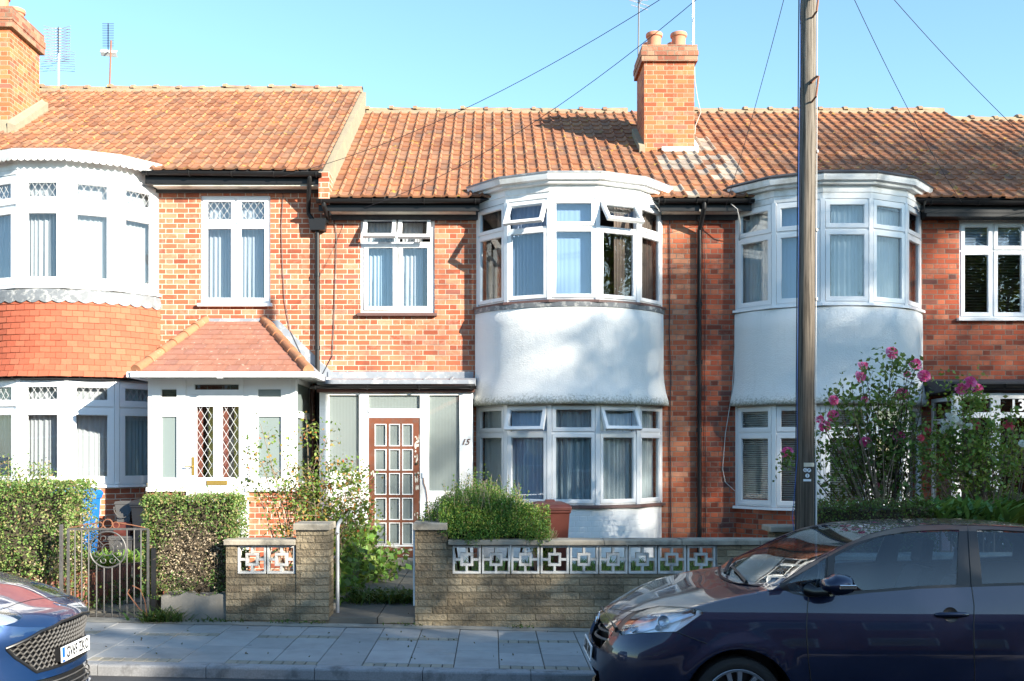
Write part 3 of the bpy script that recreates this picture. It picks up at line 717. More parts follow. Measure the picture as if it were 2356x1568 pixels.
m = MB(); m.box(sx(566), px1-.01, PY+.02, PY+.25, -.1, zb_-.04); m.box(px1-.26, px1-.01, PY+.25, F, -.1, zb_-.04); m.build('porch_plinth', 'brick_red', h17)
# door
m = MB(); dx0, dx1 = sx(438), sx(560); dz0, dz1 = .42, sz(908)
fl, fr_ = (sx(452), sx(491)), (sx(511), sx(550)); pz0, pz1 = sz(1099), sz(936)
m.box(dx0, fl[0], -.05, .012, dz0, dz1, T); m.box(fl[1], fr_[0], -.05, .012, pz0, pz1, T); m.box(fr_[1], dx1, -.05, .012, dz0, dz1, T)
m.box(fl[0], fr_[1], -.05, .012, pz1, dz1, T); m.box(fl[0], fr_[1], -.05, .012, dz0, pz0, T)
for zz0, zz1 in ((.55, 1.05),): frame_ring(m, T, fl[0], fr_[1], zz0, zz1, .025, .012, .022)
d17 = m.build('front_door', 'white_upvc', h17, bevel=.003)
for a, b in (fl, fr_):
    g = MB(); g.box(a, b, -.03, -.024, pz0, pz1, T); g.build('pane', 'glass', d17)
    l = MB(); diamonds(l, T, a, b, pz0, pz1, -.018, .108, .178); l.build('leading', 'leadcame', d17)
m = MB(); m.box(sx(476), sx(524), .012, .03, sz(1116), sz(1106), T); m.build('letterbox', 'brass', d17, bevel=.003)
m = MB(); hx = sx(445); m.box(hx-.02, hx+.02, .012, .02, sz(1094), sz(1052), T); m.tube([T(hx, .02, sz(1074)), T(hx, .06, sz(1074)), T(hx-.11, .06, sz(1074))], .009, 6); m.build('handle', 'brass', d17)
# stained glass colours seen behind the leading: inner door of the porch
m = MB(); m.box(-4.5, -3.55, F-.02, F+.02, .5, 2.55); m.build('inner_door', 'white_paint', h17)
m = MB(); yy = PY+.09
for a, b in (fl, fr_):
    wd = b-a; m.cur = 0; m.box(a-.02, a+wd*.28, yy, yy+.004, pz0, pz1+.1); m.cur = 1; m.box(a+wd*.62, b+.04, yy, yy+.004, pz0, pz1+.1)
plain('stain_red', (.22,.06,.035), .6); plain('stain_yellow', (.72,.55,.12), .6)
m.build('patterned_curtain', ['stain_red', 'stain_yellow'], h17)
# porch roof
eL, eR, eY, eZ = -5.02, -2.58, 14.74, 2.99; tL, tR, tZ = -4.53, -3.60, 3.92
A, B, C_, D = Vector((eL, eY, eZ)), Vector((eR, eY, eZ)), Vector((tR, F, tZ)), Vector((tL, F, tZ))
m = MB(); rows = 10; rt = random.Random(3); nn = (B-A).cross(D-A).normalized(); nn = nn if nn.y < 0 or nn.z > 0 else -nn
if nn.z < 0: nn = -nn
for k in range(rows):
    for side in (0,):
        t0, t1 = k/rows, min(1.02, (k+1)/rows+.035); P = lambda t: (A.lerp(D, t), B.lerp(C_, t))
        L0, R0 = P(t0); L1, R1 = P(t1); tw = .168; xs = []; x = -5.1-(.084 if k % 2 else 0)
        while x < -2.5:
            a, b = x+.0015, x+tw-.0015; x += tw
            a0, b0 = max(a, L0.x), min(b, R0.x); a1, b1 = max(a, L1.x), min(b, R1.x)
            if b0-a0 < .01: continue
            if b1 < a1: a1 = b1 = min(max(a0, L1.x), R1.x)
            e = .016+rt.random()*.006
            q = [Vector((a0, L0.y, L0.z))+nn*e, Vector((b0, L0.y, L0.z))+nn*e, Vector((b1, L1.y, L1.z))+nn*.004, Vector((a1, L1.y, L1.z))+nn*.004, Vector((a0, L0.y, L0.z))-nn*.004, Vector((b0, L0.y, L0.z))-nn*.004]
            m.add(q, [(0,1,2,3),(0,4,5,1)])
pr = m.build('porch_roof', 'porch_tile', h17, fixn=False)
m = MB(); E, G_ = Vector((eL, F, eZ)), Vector((eR, F, eZ)); o3 = Vector((0,0,-.012))
m.add([A+o3, B+o3, C_+o3, D+o3], [(0,1,2,3)]); m.add([A, D, E], [(0,1,2)]); m.add([B, C_, G_], [(0,1,2)]); m.add([A+o3, B+o3, G_+o3, E+o3], [(0,1,2,3)])
m.box(tL-.1, tR+.1, F-.035, F-.002, tZ-.09, tZ+.04); m.prism([(tR+.05, F-.012, tZ-.02), (tR+.22, F-.012, tZ+.02), (eR+.12, F-.012, 3.05), (eR-.2, F-.012, 3.0)], (0,.008,0)); m.build('porch_flashing', 'lead', h17)
for P0, P1 in ((A, D), (B, C_)):
    m = MB(); n = 6
    for k in range(n):
        a = P0.lerp(P1, k/n); b = P0.lerp(P1, (k+1)/n+.03); m.tube([a+Vector((0,0,.015)), b+Vector((0,0,.005))], [.082, .070], 12)
    m.build('hip_tiles', 'hip_tile', pr, smooth=True)
m = MB(); gr = .055
for (p, q) in (((eL-.06, eY-.04), (eR+.06, eY-.04)), ((eR+.07, eY-.04), (eR+.07, F)), ((eL-.07, eY-.04), (eL-.07, F))):
    U = Vector((q[0]-p[0], q[1]-p[1], 0)); T2 = Tr((p[0], p[1], 0), U, (U.y, -U.x, 0)); L = U.length; m.box(0, L, -.055, .03, 2.90, 2.975, T2); m.box(0, L, -.05, .038, 2.955, 2.98, T2)
m.box(-3.86, -3.78, eY-.085, eY+.02, 2.885, 2.985); m.box(eL, eR, eY+.02, F, 2.93, 2.945)
m.build('porch_gutter', 'white_upvc', h17, bevel=.008)
m = MB(); m.tube([(px1+.03, F-.22, 2.9), (px1+.03, F-.22, .2)], .034, 10); m.build('downpipe', 'brown_pipe', h17, smooth=True)

# ---- number 15
h15 = thing('terraced_house', 'middle brick house with white rendered bay, brown glazed front door and flat porch', 'house', (.3, F, 0))
cx5 = 1.24
win15 = (WX(829,F), WX(1000,F), WZ(722,F), WZ(490,F)); bh, bh2 = (cx5-1.36, cx5+1.36, 4.2, 5.66), (cx5-1.36, cx5+1.36, 1.12, 2.52)
w = MB(); wall_holes(w, X1, X2, -.3, 5.78, [win15, bh, bh2, (-2.2, -.9, .3, 2.4)]); w.quad((X1, F+9, -.3), (X2, F+9, -.3), (X2, F+9, 5.78), (X1, F+9, 5.78)); w.quad((X1+.003, F, -.3), (X1+.003, F+9, -.3), (X1+.003, F+9, 5.74), (X1+.003, F, 5.74)); w.build('wall', 'brick_red', h15)
r_ = MB(); room(r_, *win15); room(r_, *bh); room(r_, *bh2); room(r_, -2.2, -.9, .3, 2.4); r_.build('interior', 'interior_warm', h15, fixn=False)
flat_window(h15, *win15, WZ(560,F), opens=(.55,.5), curt=[(0.02,.48,'curtain_ice',5),(.56,.86,'net_white',6)], outer=.07, gm='glass_blue', mat='white_paint', label='white window with both small upper lights pushed open')
bay_band(h15, cx5, 4.14, 5.235, 5.67, [dict(c='curtain_brown', cr=(0.5,1)), dict(c='net_blue', open=.5, g='glass_blue'), dict(c='blind_blue', amp=.002, g='glass_blue'), dict(c='curtain_brown', cr=(.5,1), open=.62), dict(c='curtain_brown')], fw=.05)
bay_band(h15, cx5, 1.045, 2.14, 2.57, [dict(c='net_grey'), dict(c='net_blue_pale', open=.4, g='glass', g2='glass'), dict(c='curtain_teal', wl=.11, amp=.03), dict(c='net_grey', open=.45), dict(c='net_grey')], fw=.05)
def baytop(house, cx, z, capmat='felt', thick=0):
    m = MB(); ring(m, cx, [(.01, z), (.012, z+.09), (.024, z+.095), (.026, z+.19), (.10, z+.20), (.11, z+.235), (.16, z+.25), (.175, z+.30), (.185, z+.345), (.17, z+.35)]); cap(m, cx, 0, z-.01); m.build('bay_roof', 'white_paint', house)
    m = MB(); ring(m, cx, [(.19, z+.335), (.195, z+.36), (.12, z+.375+thick)]); cap(m, cx, .12, z+.375+thick, F+.3); m.build('bay_roof_covering', capmat, house)
baytop(h15, cx5, 5.67, 'lead')
def bayrender(house, cx, mat, base=True, basemat='brick_painted', z1=4.09, z0=2.60, sillm=None):
    m = MB(); n = 60; prof = [(.0,z1),(.03,z1-.02),(.035,z1-.3),(.035,z0+.5),(.045,z0+.35),(.075,z0+.18),(.12,z0+.03),(.125,z0-.03),(.0,z0-.035)]
    P = []
    for o, z in prof: P.append([bp(cx, (-THM+2*THM*i/n), o, z) for i in range(n+1)])
    # refine vertical
    m.grid(P); m.build('bay_render', mat, house, smooth='all')
    m = MB(); ring(m, cx, [(.0, 1.0), (.0, -.3)], 24); m.build('bay_base', basemat, house)
    m = MB(); cap(m, cx, 0, 1.03); cap(m, cx, 0, z1+.03); cap(m, cx, 0, z0-.02); m.build('bay_floor', 'interior', house)
bayrender(h15, cx5, 'render_white')
m = MB(); ring(m, cx5, [(.05, 4.10), (.045, 4.03), (.0, 4.02)], 40); m.build('bay_apron', 'lead_old', h15)
tileroof(h15, X1+.13, X2, 5.82, seed=21, special=lambda x, i: x > 2.75 and i < 8); ridge(h15, X1+.15, 2.75, 8.70, seed=5)
gutter(h15, WX(737,F)-.0, WX(1106,F), GZ); gutter(h15, WX(1508,F), X2+.02, GZ)
m = MB(); m.box(X1+.14, WX(1095,F), F-.26, F-.005, 5.60, 5.64); m.box(WX(1520,F), X2, F-.26, F-.005, 5.60, 5.64); m.build('soffit', 'cream_board', h15)
m = MB(); vx0, vx1 = WX(758,F), WX(800,F); vz0, vz1 = WZ(496,F), WZ(485,F); m.box(vx0, vx1, F-.012, F+.02, vz0, vz1); m.build('air_vent', 'screen_block', h15)
ch15 = chimney(h15, 2.715, 3.605, 18.5, 19.42, 0, 8.76, 9.05, [(2.93, 18.75, .135, .31), (3.37, 18.75, .135, .31), (2.93, 19.15, .135, .28), (3.37, 19.15, .135, .28)], caps=.05)
m = MB(); m.box(3.02, 3.66, 18.44, 18.52, 7.16, 7.24); m.prism([(3.60, 18.45, 7.14), (3.60, 19.42, 7.72), (3.60, 19.42, 7.84), (3.60, 18.45, 7.26)], (.07,0,0)); m.build('chimney_flashing', 'white_paint', h15)
m = MB(); m.prism([(2.72, 18.42, 7.11), (2.72, 19.42, 7.70), (2.72, 19.42, 7.86), (2.72, 18.42, 7.25)], (-.1,0,0)); m.build('chimney_mortar', 'cement', h15)
# porch 15
PY5 = 15.7; T = Tr((0, PY5, 0), (1,0,0), (0,-1,0)); sx = lambda p: WX(p, PY5); sz = lambda p: WZ(p, PY5)
zt_ = sz(903); q0, q1 = sx(735), sx(1087)
m = MB()
for a, b, lo in ((735, 757, .05), (826, 848, .05), (966, 987, .05), (1057, 1087, .05)): m.box(sx(a), sx(b), -.09, .0, lo, zt_, T)
for a, b in ((757, 826), (848, 966), (987, 1057)): m.box(sx(a), sx(b), -.085, -.003, sz(910), zt_, T)
m.box(sx(848), sx(966), -.085, -.003, sz(962), sz(941), T); m.box(sx(848), sx(966), -.03, .02, sz(950), sz(941), T)
m.box(sx(757), sx(826), -.085, -.003, sz(1104), sz(1085), T); m.box(sx(987), sx(1057), -.085, -.003, sz(1150), sz(1130), T)
m.box(q0, q0+.09, -(F-PY5), -.09, .05, zt_, T) if 0 else None
TS_ = Tr((q0, PY5, 0), (0,1,0), (-1,0,0)); frame_ring(m, TS_, .09, F-PY5, .9, zt_, .07, -.07, 0); TS2 = Tr((q1, PY5, 0), (0,1,0), (1,0,0)); frame_ring(m, TS2, .09, F-PY5, .9, zt_, .07, -.07, 0)
po = m.build('porch', 'white_paint', h15, bevel=.004)
for a, b, c, d in ((757,826,1085,910), (987,1057,1130,910), (848,966,941,910)):
    g = MB(); g.box(sx(a), sx(b), -.05, -.044, sz(c), sz(d), T); g.build('pane', 'glass_reeded', po)
g = MB(); g.box(.16, F-PY5-.07, -.04, -.034, .97, zt_-.07, TS_); g.box(.16, F-PY5-.07, -.04, -.034, .97, zt_-.07, TS2); g.build('side_pane', 'glass_reeded', po)
m = MB(); m.box(sx(757), sx(826), PY5+.01, PY5+.08, .05, sz(1104)); m.box(sx(987), sx(1057), PY5+.01, PY5+.08, .05, sz(1150)); m.build('porch_panel', 'brick_painted', h15)
for a, b in ((q0, q0+.08), (q1-.08, q1)):
    m = MB(); m.box(a, b, PY5+.1, F, .0, .9); m.build('porch_plinth', 'brick_painted', h15)
m = MB(); m.box(q0-.03, q1+.03, PY5-.05, PY5+.03, zt_, zt_+.075); m.build('porch_fascia', 'number_brown', h15)
m = MB(); m.prism([(q0-.04, F, 2.93), (q0-.04, F, 3.02), (q0-.04, F-.02, 3.02), (q0-.04, PY5-.04, 2.93), (q0-.04, PY5-.04, 2.87), (q0-.04, F, 2.87)], (q1-q0+.08, 0, 0))
for x in (-1.75, -1.0, -.6): m.tube([(x, F-.02, 3.03), (x, PY5-.04, 2.94)], .018, 6)
m.box(q0, q1, F-.03, F-.003, 3.0, 3.12); m.build('porch_roof', 'lead', h15)
gutter(h15, q0-.12, q1+.06, 2.835, y=PY5-.11, r=.045, fasc=False)
m = MB(); m.box(sx(840), sx(975), PY5-.12, PY5+.1, .0, sz(1284)); m.build('door_step', 'concrete', h15, bevel=.01)
# door 15
m = MB(); X = [848,862,889,895,920,925,950,966]; Z = [1253,1203,1197,1146,1139,1089,1083,1034,1027,976]
z0_, z1_ = sz(1283), sz(962)
m.box(sx(848)+.003, sx(861.5), -.06, -.012, z0_, z1_, T); m.box(sx(950.5), sx(966)-.003, -.06, -.012, z0_, z1_, T)
m.box(sx(861.5), sx(950.5), -.06, -.013, sz(976), z1_, T); m.box(sx(861.5), sx(950.5), -.06, -.013, z0_, sz(1254), T)
for a, b in ((889.5,894.5), (920.5,924.5)): m.box(sx(a), sx(b), -.055, -.016, sz(1254), sz(976), T)
for a, b in ((1203,1197),(1146,1139),(1089,1083),(1034,1027)): m.box(sx(861.5), sx(950.5), -.055, -.018, sz(a), sz(b), T)
m.cur = 1
for c, d in ((1253.5,1203),(1197,1146),(1139,1089),(1083,1034),(1027,976)):
    for a, b in ((862,889),(895,920),(925,950)): frame_ring(m, T, sx(a), sx(b), sz(c), sz(d), .013, -.03, -.010)
m.box(sx(861.5), sx(950.5), -.012, -.006, sz(1258), sz(1254.5), T)
d15 = m.build('front_door', ['door_red', 'white_paint'], h15)
g = MB(); g.box(sx(861.5), sx(950.5), -.044, -.038, sz(1254), sz(976), T); g.build('pane', 'glass_reeded', d15)
m = MB()
rt = random.Random(9)
for k in range(60):   # peeling flakes where bare wood shows
    if k < 36: x = sx(954+rt.random()*11); z = sz(1000+rt.random()*270)
    elif k < 44: x = sx(849+rt.random()*11); z = sz(1050+rt.random()*190)
    else: x = sx(864+rt.random()*84); z = sz(1259+rt.random()*20)
    w_ = .006+rt.random()*.018; h_ = .008+rt.random()*.05 if k < 44 else .006+rt.random()*.014
    if k >= 44: w_ *= 3
    pl = [T(min(max(x+math.cos(2*PI*q/7)*w_*(.6+.5*rt.random()), sx(848.6)), sx(965.3)), -.0115, z+math.sin(2*PI*q/7)*h_*(.6+.5*rt.random())) for q in range(7)]
    m.prism(pl, (0, -.0008, 0))
m.build('peeling_paint', 'cream_board', d15)
m = MB(); zz = sz(1067)
for zz in (sz(1067), sz(1092)): m.add([], []); m.tube([T(sx(959), -.012, zz), T(sx(959), .006, zz)], .02, 12)
m.build('lock', 'chrome', d15)
m = MB(); m.box(sx(972), sx(977), .0, .02, sz(1100), sz(1088), T); m.build('bell', 'white_upvc', h15)
m = MB(); m.tube([T(sx(974), .012, sz(1100)), T(sx(975), .014, sz(1112)), T(sx(980), .014, sz(1125)), T(sx(983), .014, sz(1145)), T(sx(982), .014, sz(1185))], .006, 5); m.build('bell_wire', 'rust', h15)
textmesh('house_number', '15', .125, 'number_brown', T(sx(1070), .004, sz(1018)), (1,0,0), (0,-1,0), h15, shear=.35, ext=.005, bold=.001)

# downpipes
m = MB(); xp = -2.745; yp = F-.07
m.tube([(xp, yp, WZ(534,F)), (xp, yp, -.1)], .037, 14)
for pz in (634, 802, 1000): m.tube([(xp, yp, WZ(pz+4,F)), (xp, yp, WZ(pz-4,F))], .047, 14)
hz0, hz1 = WZ(534,F), WZ(509,F)
m.prism([(xp-.13, yp-.09, hz1), (xp+.15, yp-.09, hz1), (xp+.13, yp-.09, hz0), (xp-.10, yp-.09, hz0)], (0, .17, 0))
dp = m.build('downpipe', 'black_gutter', h17, smooth=True)
m = MB(); yg = F-.36; g0 = GZ17-.1
m.tube([(xp-.07, yg, g0+.04), (xp-.07, yg, g0-.02), (xp-.09, yg+.06, g0-.10), (xp-.14, yp-.02, g0-.42), (xp-.14, yp, g0-.5), (xp-.05, yp, hz1-.03)], .036, 12); m.build('offset_pipe', 'black_gutter', dp, smooth=True)
m = MB(); m.tube([(xp+.15, yg, GZ-.03), (xp+.15, yg, GZ-.09), (xp+.16, yg+.10, GZ-.16), (xp+.17, yp-.02, GZ-.22), (xp+.16, yp, GZ-.27), (xp+.06, yp, hz1-.02)], .036, 12); m.build('offset_pipe', 'black_gutter', dp, smooth=True)
m = MB(); xp = WX(1607,F); 
m.tube([(xp+.02, yg, GZ-.04), (xp+.02, yg, GZ-.13), (xp+.015, yg+.1, GZ-.22), (xp, yp, GZ-.42), (xp, yp, -.1)], .036, 14)
for pz in (506, 702, 835, 990): m.tube([(xp, yp, WZ(pz+5,F)), (xp, yp, WZ(pz-5,F))], .047, 14)
m.build('downpipe', 'black_gutter', h15, smooth=True)

# ---- number 13
h13 = thing('terraced_house', 'right brick house with pebbledash bay behind the wooden pole and number 13 over its door', 'house', (6.2, F, 0))
cx3 = 5.35
win13 = (WX(2207,F), WX(2365,F), WZ(733,F), WZ(508,F)); bh, bh2 = (cx3-1.36, cx3+1.36, 4.15, 5.66), (cx3-1.36, cx3+1.36, 1.1, 2.52)
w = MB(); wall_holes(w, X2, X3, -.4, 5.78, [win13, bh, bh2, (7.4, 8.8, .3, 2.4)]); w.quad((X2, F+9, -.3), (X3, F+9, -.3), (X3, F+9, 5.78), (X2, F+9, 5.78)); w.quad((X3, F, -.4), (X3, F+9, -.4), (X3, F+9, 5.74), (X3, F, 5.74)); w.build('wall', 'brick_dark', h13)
r_ = MB(); room(r_, *win13); room(r_, *bh); room(r_, *bh2); room(r_, 7.4, 8.8, .3, 2.4); r_.build('interior', 'interior', h13, fixn=False)
flat_window(h13, *win13, WZ(576,F), sill='white_upvc', blind=('slat_dark', .018, .046), gm='glass', curt=None, label='white window with dark slatted blinds')
m = MB(); m.box(win13[0]-.01, win13[1]+.05, F-.02, F+.03, win13[3], win13[3]+.085); m.build('window_head', 'render_pebble', h13)
m = MB(); xm_ = (win13[0]+win13[1])/2; m.box(win13[0]+.06, xm_-.04, F+.14, F+.145, WZ(574,F), win13[3]-.04); m.box(xm_+.04, win13[1]-.06, F+.14, F+.145, WZ(574,F), win13[3]-.04); m.build('roller_blind', 'net_blue', h13)
bay_band(h13, cx3, 4.09, 5.2, 5.66, [dict(c='net_grey'), dict(c='blind_blue', amp=.003, g='glass_blue', g2='glass_blue'), dict(c='curtain_ice', cr=(.2,1), g='glass'), dict(c='curtain_ice', cr=(0,1)), dict(c='curtain_brown')], fw=.062, sillmat='white_upvc')
bay_band(h13, cx3, 1.0, 2.14, 2.57, [dict(), dict(), dict(), dict(), dict()], fw=.06, sillmat='white_upvc')
# venetian blinds of the lower bay
m = MB()
for i in range(5):
    A, B = bp(cx3, VA[i], -.1, 0), bp(cx3, VA[i+1], -.1, 0); U = B-A; Nn = Vector((U.y, -U.x, 0)); T = Tr(A, U, Nn); L = U.length; z = 1.08
    while z < 2.52: m.add([T(.03, -.03, z+.0), T(L-.03, -.03, z), T(L-.03, .0, z+.024), T(.03, 0, z+.024)], [(0,1,2,3)]); z += .034
m.build('venetian_blind', 'slat_pale', h13, fixn=False)
baytop(h13, cx3, 5.66, 'felt', .03); bayrender(h13, cx3, 'render_pebble', basemat='brick_dark', z1=4.04)
tileroof(h13, X2, X3+.03, 5.82, seed=31, special=lambda x, i: x < 4.15-.02*i and 1 < i < 12); ridge(h13, 3.60, X3+.02, 8.70, seed=6)
gutter(h13, X2+.03, WX(1722,F), GZ); gutter(h13, WX(2107,F), X3, GZ-.02, slope=-.008)
m = MB(); m.box(X2, WX(1700,F), F-.26, F-.005, 5.60, 5.64); m.build('soffit', 'cream_board', h13); m = MB(); m.box(WX(2115,F), X3, F-.28, F-.005, 5.52, 5.66); m.build('fascia', 'black_gutter', h13)
T = Tr((0, PY5, 0), (1,0,0), (0,-1,0)); qa, qb = 6.98, 9.0; zt_ = sz(905)
m = MB()
for a, b in ((sx(2196), sx(2212)), (sx(2280), sx(2302)), (sx(2395), sx(2412))): m.box(a, b, -.07, 0, .1, zt_, T)
m.box(qa, qb, -.068, -.002, sz(918), zt_, T); m.box(qa, qb, -.068, -.002, sz(962), sz(949), T); m.box(sx(2196), sx(2302), -.068, -.002, sz(1190), sz(1170), T)
TS_ = Tr((qa, PY5, 0), (0,1,0), (-1,0,0)); frame_ring(m, TS_, .07, F-PY5, .8, zt_-.05, .06, -.06, 0); m.box(.13, F-PY5-.06, -.055, -.004, 2.28, 2.36, TS_)
m.box(sx(2302), sx(2395), -.05, .008, .2, 1.10, T)
po3 = m.build('porch', 'white_upvc', h13, bevel=.004)
for a, b, c, d in ((2212,2280,949,918), (2302,2395,949,918), (2212,2280,1170,962), (2302,2395,1155,962)):
    g = MB(); g.box(sx(a), sx(b), -.04, -.034, sz(c), sz(d), T); g.build('pane', 'glass_dark', po3)
g = MB(); g.box(.13, F-PY5-.06, -.03, -.025, .86, 2.28, TS_); g.box(.13, F-PY5-.06, -.03, -.025, 2.36, zt_-.11, TS_); g.build('side_pane', 'glass_dark', po3)
m = MB(); m.box(qa, sx(2302), PY5+.01, PY5+.09, .0, sz(1190)); m.box(qa, qa+.08, PY5+.09, F, 0, .8); m.build('porch_plinth', 'brick_painted', h13)
m = MB(); m.prism([(qa-.12, F, 2.92), (qa-.12, F, 3.0), (qa-.12, PY5-.12, 2.90), (qa-.12, PY5-.12, 2.78), (qa-.12, F, 2.74)], (2.3, 0, 0)); m.build('porch_roof', 'felt', h13)
gutter(h13, qa-.15, 9.2, 2.86, y=PY5-.17, r=.05, fasc=False)
textmesh('house_number', '13', .235, 'sign_white', T(sx(2341), .0, sz(934)), (1,0,0), (0,-1,0), h13, ext=.003, bold=.005, width=.18)

# ---- number 11, only its roof end is in view
h11 = thing('terraced_house', 'brick house at the right edge, only the end of its slightly lower tiled roof showing', 'house', (11, F, 0))
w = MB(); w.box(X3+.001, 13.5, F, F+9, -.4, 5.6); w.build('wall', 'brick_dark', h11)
tileroof(h11, X3+.03, 13.5, 5.66, seed=41); ridge(h11, X3+.08, 13.5, 8.54, seed=8)
gutter(h11, X3+.05, 13.5, GZ-.2)
# cables on walls
def wallcable(name, pts, mat, r, label, house=None):
    m = MB(); m.tube([(WX(a,F), F-.02, WZ(b,F)) for a, b in pts], r, 5)
    return m.build(name, mat, house)
wallcable('wall_cable', [(608,398),(640,420),(652,450),(648,520),(650,600),(655,690),(668,760),(700,830),(722,868)], 'cable_black', .006, '', h17)
wallcable('wall_cable', [(766,490),(775,540),(772,640),(768,760),(765,820),(740,866)], 'cable_black', .006, '', h15)
wallcable('wall_cable', [(1540,500),(1541,640),(1539,760),(1543,870),(1540,1000),(1543,1100),(1542,1240)], 'cable_black', .009, '', h15)
wallcable('wall_cable', [(1618,500),(1622,700),(1620,900),(1624,1100),(1622,1240)], 'cable_black', .005, '', h15)
wallcable('wall_cable', [(1700,500),(1695,620),(1692,760),(1684,900),(1668,1000),(1662,1080),(1668,1110),(1690,1130)], 'cable_white', .006, '', h13)
# ------------------------------------------------------------------ ground, pavement, road
m = MB(); m.grid([[(x, y, -.42) for x in (-400, 400)] for y in (-400, 17, 400)]); struct(m.build('ground', 'soil'))
RZ = -.095
m = MB(); m.grid([[(x, y, gz(x)+RZ-(.04 if y < 7 and y > 1 else 0)) for x in np.linspace(-40, 40, 41)] for y in (0.2, 1.0, 2.5, 4.4, 6.5, 8.0, 8.83)]); struct(m.build('road', 'asphalt'))
KY0, KY1 = 8.80, 8.95
m = MB(); x = -3.32-.914*14; rk = random.Random(2)
while x < 12:
    a, b = x+.003, x+.911; z0, z1 = gz(a), gz(b); d = (rk.random()-.5)*.004; y0 = KY0+(rk.random()-.5)*.006
    prof = [(y0, -.3), (y0, -.018+d), (y0+.006, -.006+d), (y0+.02, d), (KY1-.003, d), (KY1-.003, -.3)]
    m.add([(a, p, q+z0) for p, q in prof]+[(b, p, q+z1) for p, q in prof], [(0,1,7,6),(1,2,8,7),(2,3,9,8),(3,4,10,9),(4,5,11,10),(0,5,4,3,2,1),(6,7,8,9,10,11)]); x += .914
struct(m.build('kerb', 'kerb', smooth=False))
m = MB(); m.grid([[(x, y, gz(x)-.012) for x in (-40, 40)] for y in (KY1-.01, 11.3)]); struct(m.build('pavement_bed', 'soil'))
m = MB(); x = .07-.394*26; ci = 0; rk = random.Random(12); PF = 10.93
def slab(a, b, c, d, mi):
    m.cur = mi; g = .0035 if mi == 0 else .004; a += g; b -= g; c += g; d -= g; t = (rk.random()-.5)*.004; z = [gz(a), gz(b)]
    e = .004; 
    V = [(a+e, c+e, z[0]+t), (b-e, c+e, z[1]+t), (b-e, d-e, z[1]+t), (a+e, d-e, z[0]+t), (a, c, z[0]-.005), (b, c, z[1]-.005), (b, d, z[1]-.005), (a, d, z[0]-.005), (a, c, z[0]-.03), (b, c, z[1]-.03), (b, d, z[1]-.03), (a, d, z[0]-.03)]
    m.add(V, [(0,1,2,3),(4,5,1,0),(5,6,2,1),(6,7,3,2),(7,4,0,3),(8,9,5,4),(9,10,6,5),(10,11,7,6),(11,8,4,7)])
while x < 14:
    w_ = .394; typ = ci % 3
    if typ == 0: ys = [('b', .145), ('s', .50), ('s', .62), ('b', .15), ('s', 9)]
    elif typ == 1: ys = [('s', .78), ('s', .80), ('s', 9)]
    else: ys = [('b', .14), ('s', .56), ('s', .52), ('b', .15), ('s', 9)]
    y = KY1
    for k, h in ys:
        y1 = min(PF, y+h)
        if y1-y > .03:
            if k == 's': slab(x, x+w_, y, y1, 0)
            else:
                for q in range(4): slab(x+w_*q/4, x+w_*(q+1)/4, y, y1, 1)
        y = y1
        if y >= PF: break
    x += w_; ci += 1
struct(m.build('pavement', ['paving', 'paver_small'], fixn=False))
# mortar / grit strip at the foot of the walls
m = MB(); rk = random.Random(4); P = [[], []]
for i in range(121):
    x = -9+i*.18; P[0].append((x, 10.86-.05*rk.random(), gz(x)+.006)); P[1].append((x, 11.06, gz(x)+.018))
m.grid(P); struct(m.build('gutter_edge', 'concrete'))
# gardens
def sheet(name, x0, x1, y0, y1, z, mat, nx=30, ny=20, amp=.02, seed=0):
    r = random.Random(seed); m = MB(); m.grid([[(x, y, z+amp*(r.random()-.5)) for x in np.linspace(x0, x1, nx)] for y in np.linspace(y0, y1, ny)]); return struct(m.build(name, mat, smooth='all'))
sheet('garden_soil', X1, -1.83, 11.18, F+.3, .10, 'soil', seed=1)
sheet('garden_soil', -.62, 3.3, 11.2, F+.3, .16, 'soil', seed=2)
sheet('garden_soil', 3.3, 12, 11.2, F+.3, .12, 'soil', seed=3)
sheet('garden_soil', -14, -4.75, 12.95, F+.3, .19, 'concrete', amp=.004, seed=4)
sheet('garden_soil', -14, -5.2, 11.15, 12.94, .12, 'soil', seed=5)
# path of 17 behind the gate
m = MB(); m.cur = 0
for i in range(9):
    for j in range(2):
        a = -4.72+j*.62-.0; y = 11.02+i*.6; z = .06+.012*i
        m.box(a+.006, a+.614, y+.006, y+.594, z-.05, z+(.003*((i*7+j*3) % 3)))
m.box(-3.47, X1-.02, 12.2, 16.5, -.1, .1)
struct(m.build('path', 'path_slab'))
m = MB()
for i in range(7):
    for j in range(2):
        a = -1.80+j*.60-(.0 if i % 2 else 0); y = 11.23+i*.62
        if i == 0: y0 = 11.0; y1 = 11.84
        else: y0 = y; y1 = y+.61
        z = .105 if i < 2 else .125
        m.box(a+.004, a+.594, y0+.004, y1-.004, z-.06, z+.003*((i*5+j) % 2))
struct(m.build('path', 'path_slab', bevel=.004))
m = MB(); m.box(-1.72, -.80, 11.02, 11.2, -.1, .05); struct(m.build('step_riser', 'brick_step'))
m = MB(); m.box(-1.83, -1.74, 11.2, 15.6, -.05, .14); m.box(-.62, -.55, 11.2, 15.6, -.05, .17); struct(m.build('path_edging', 'concrete'))

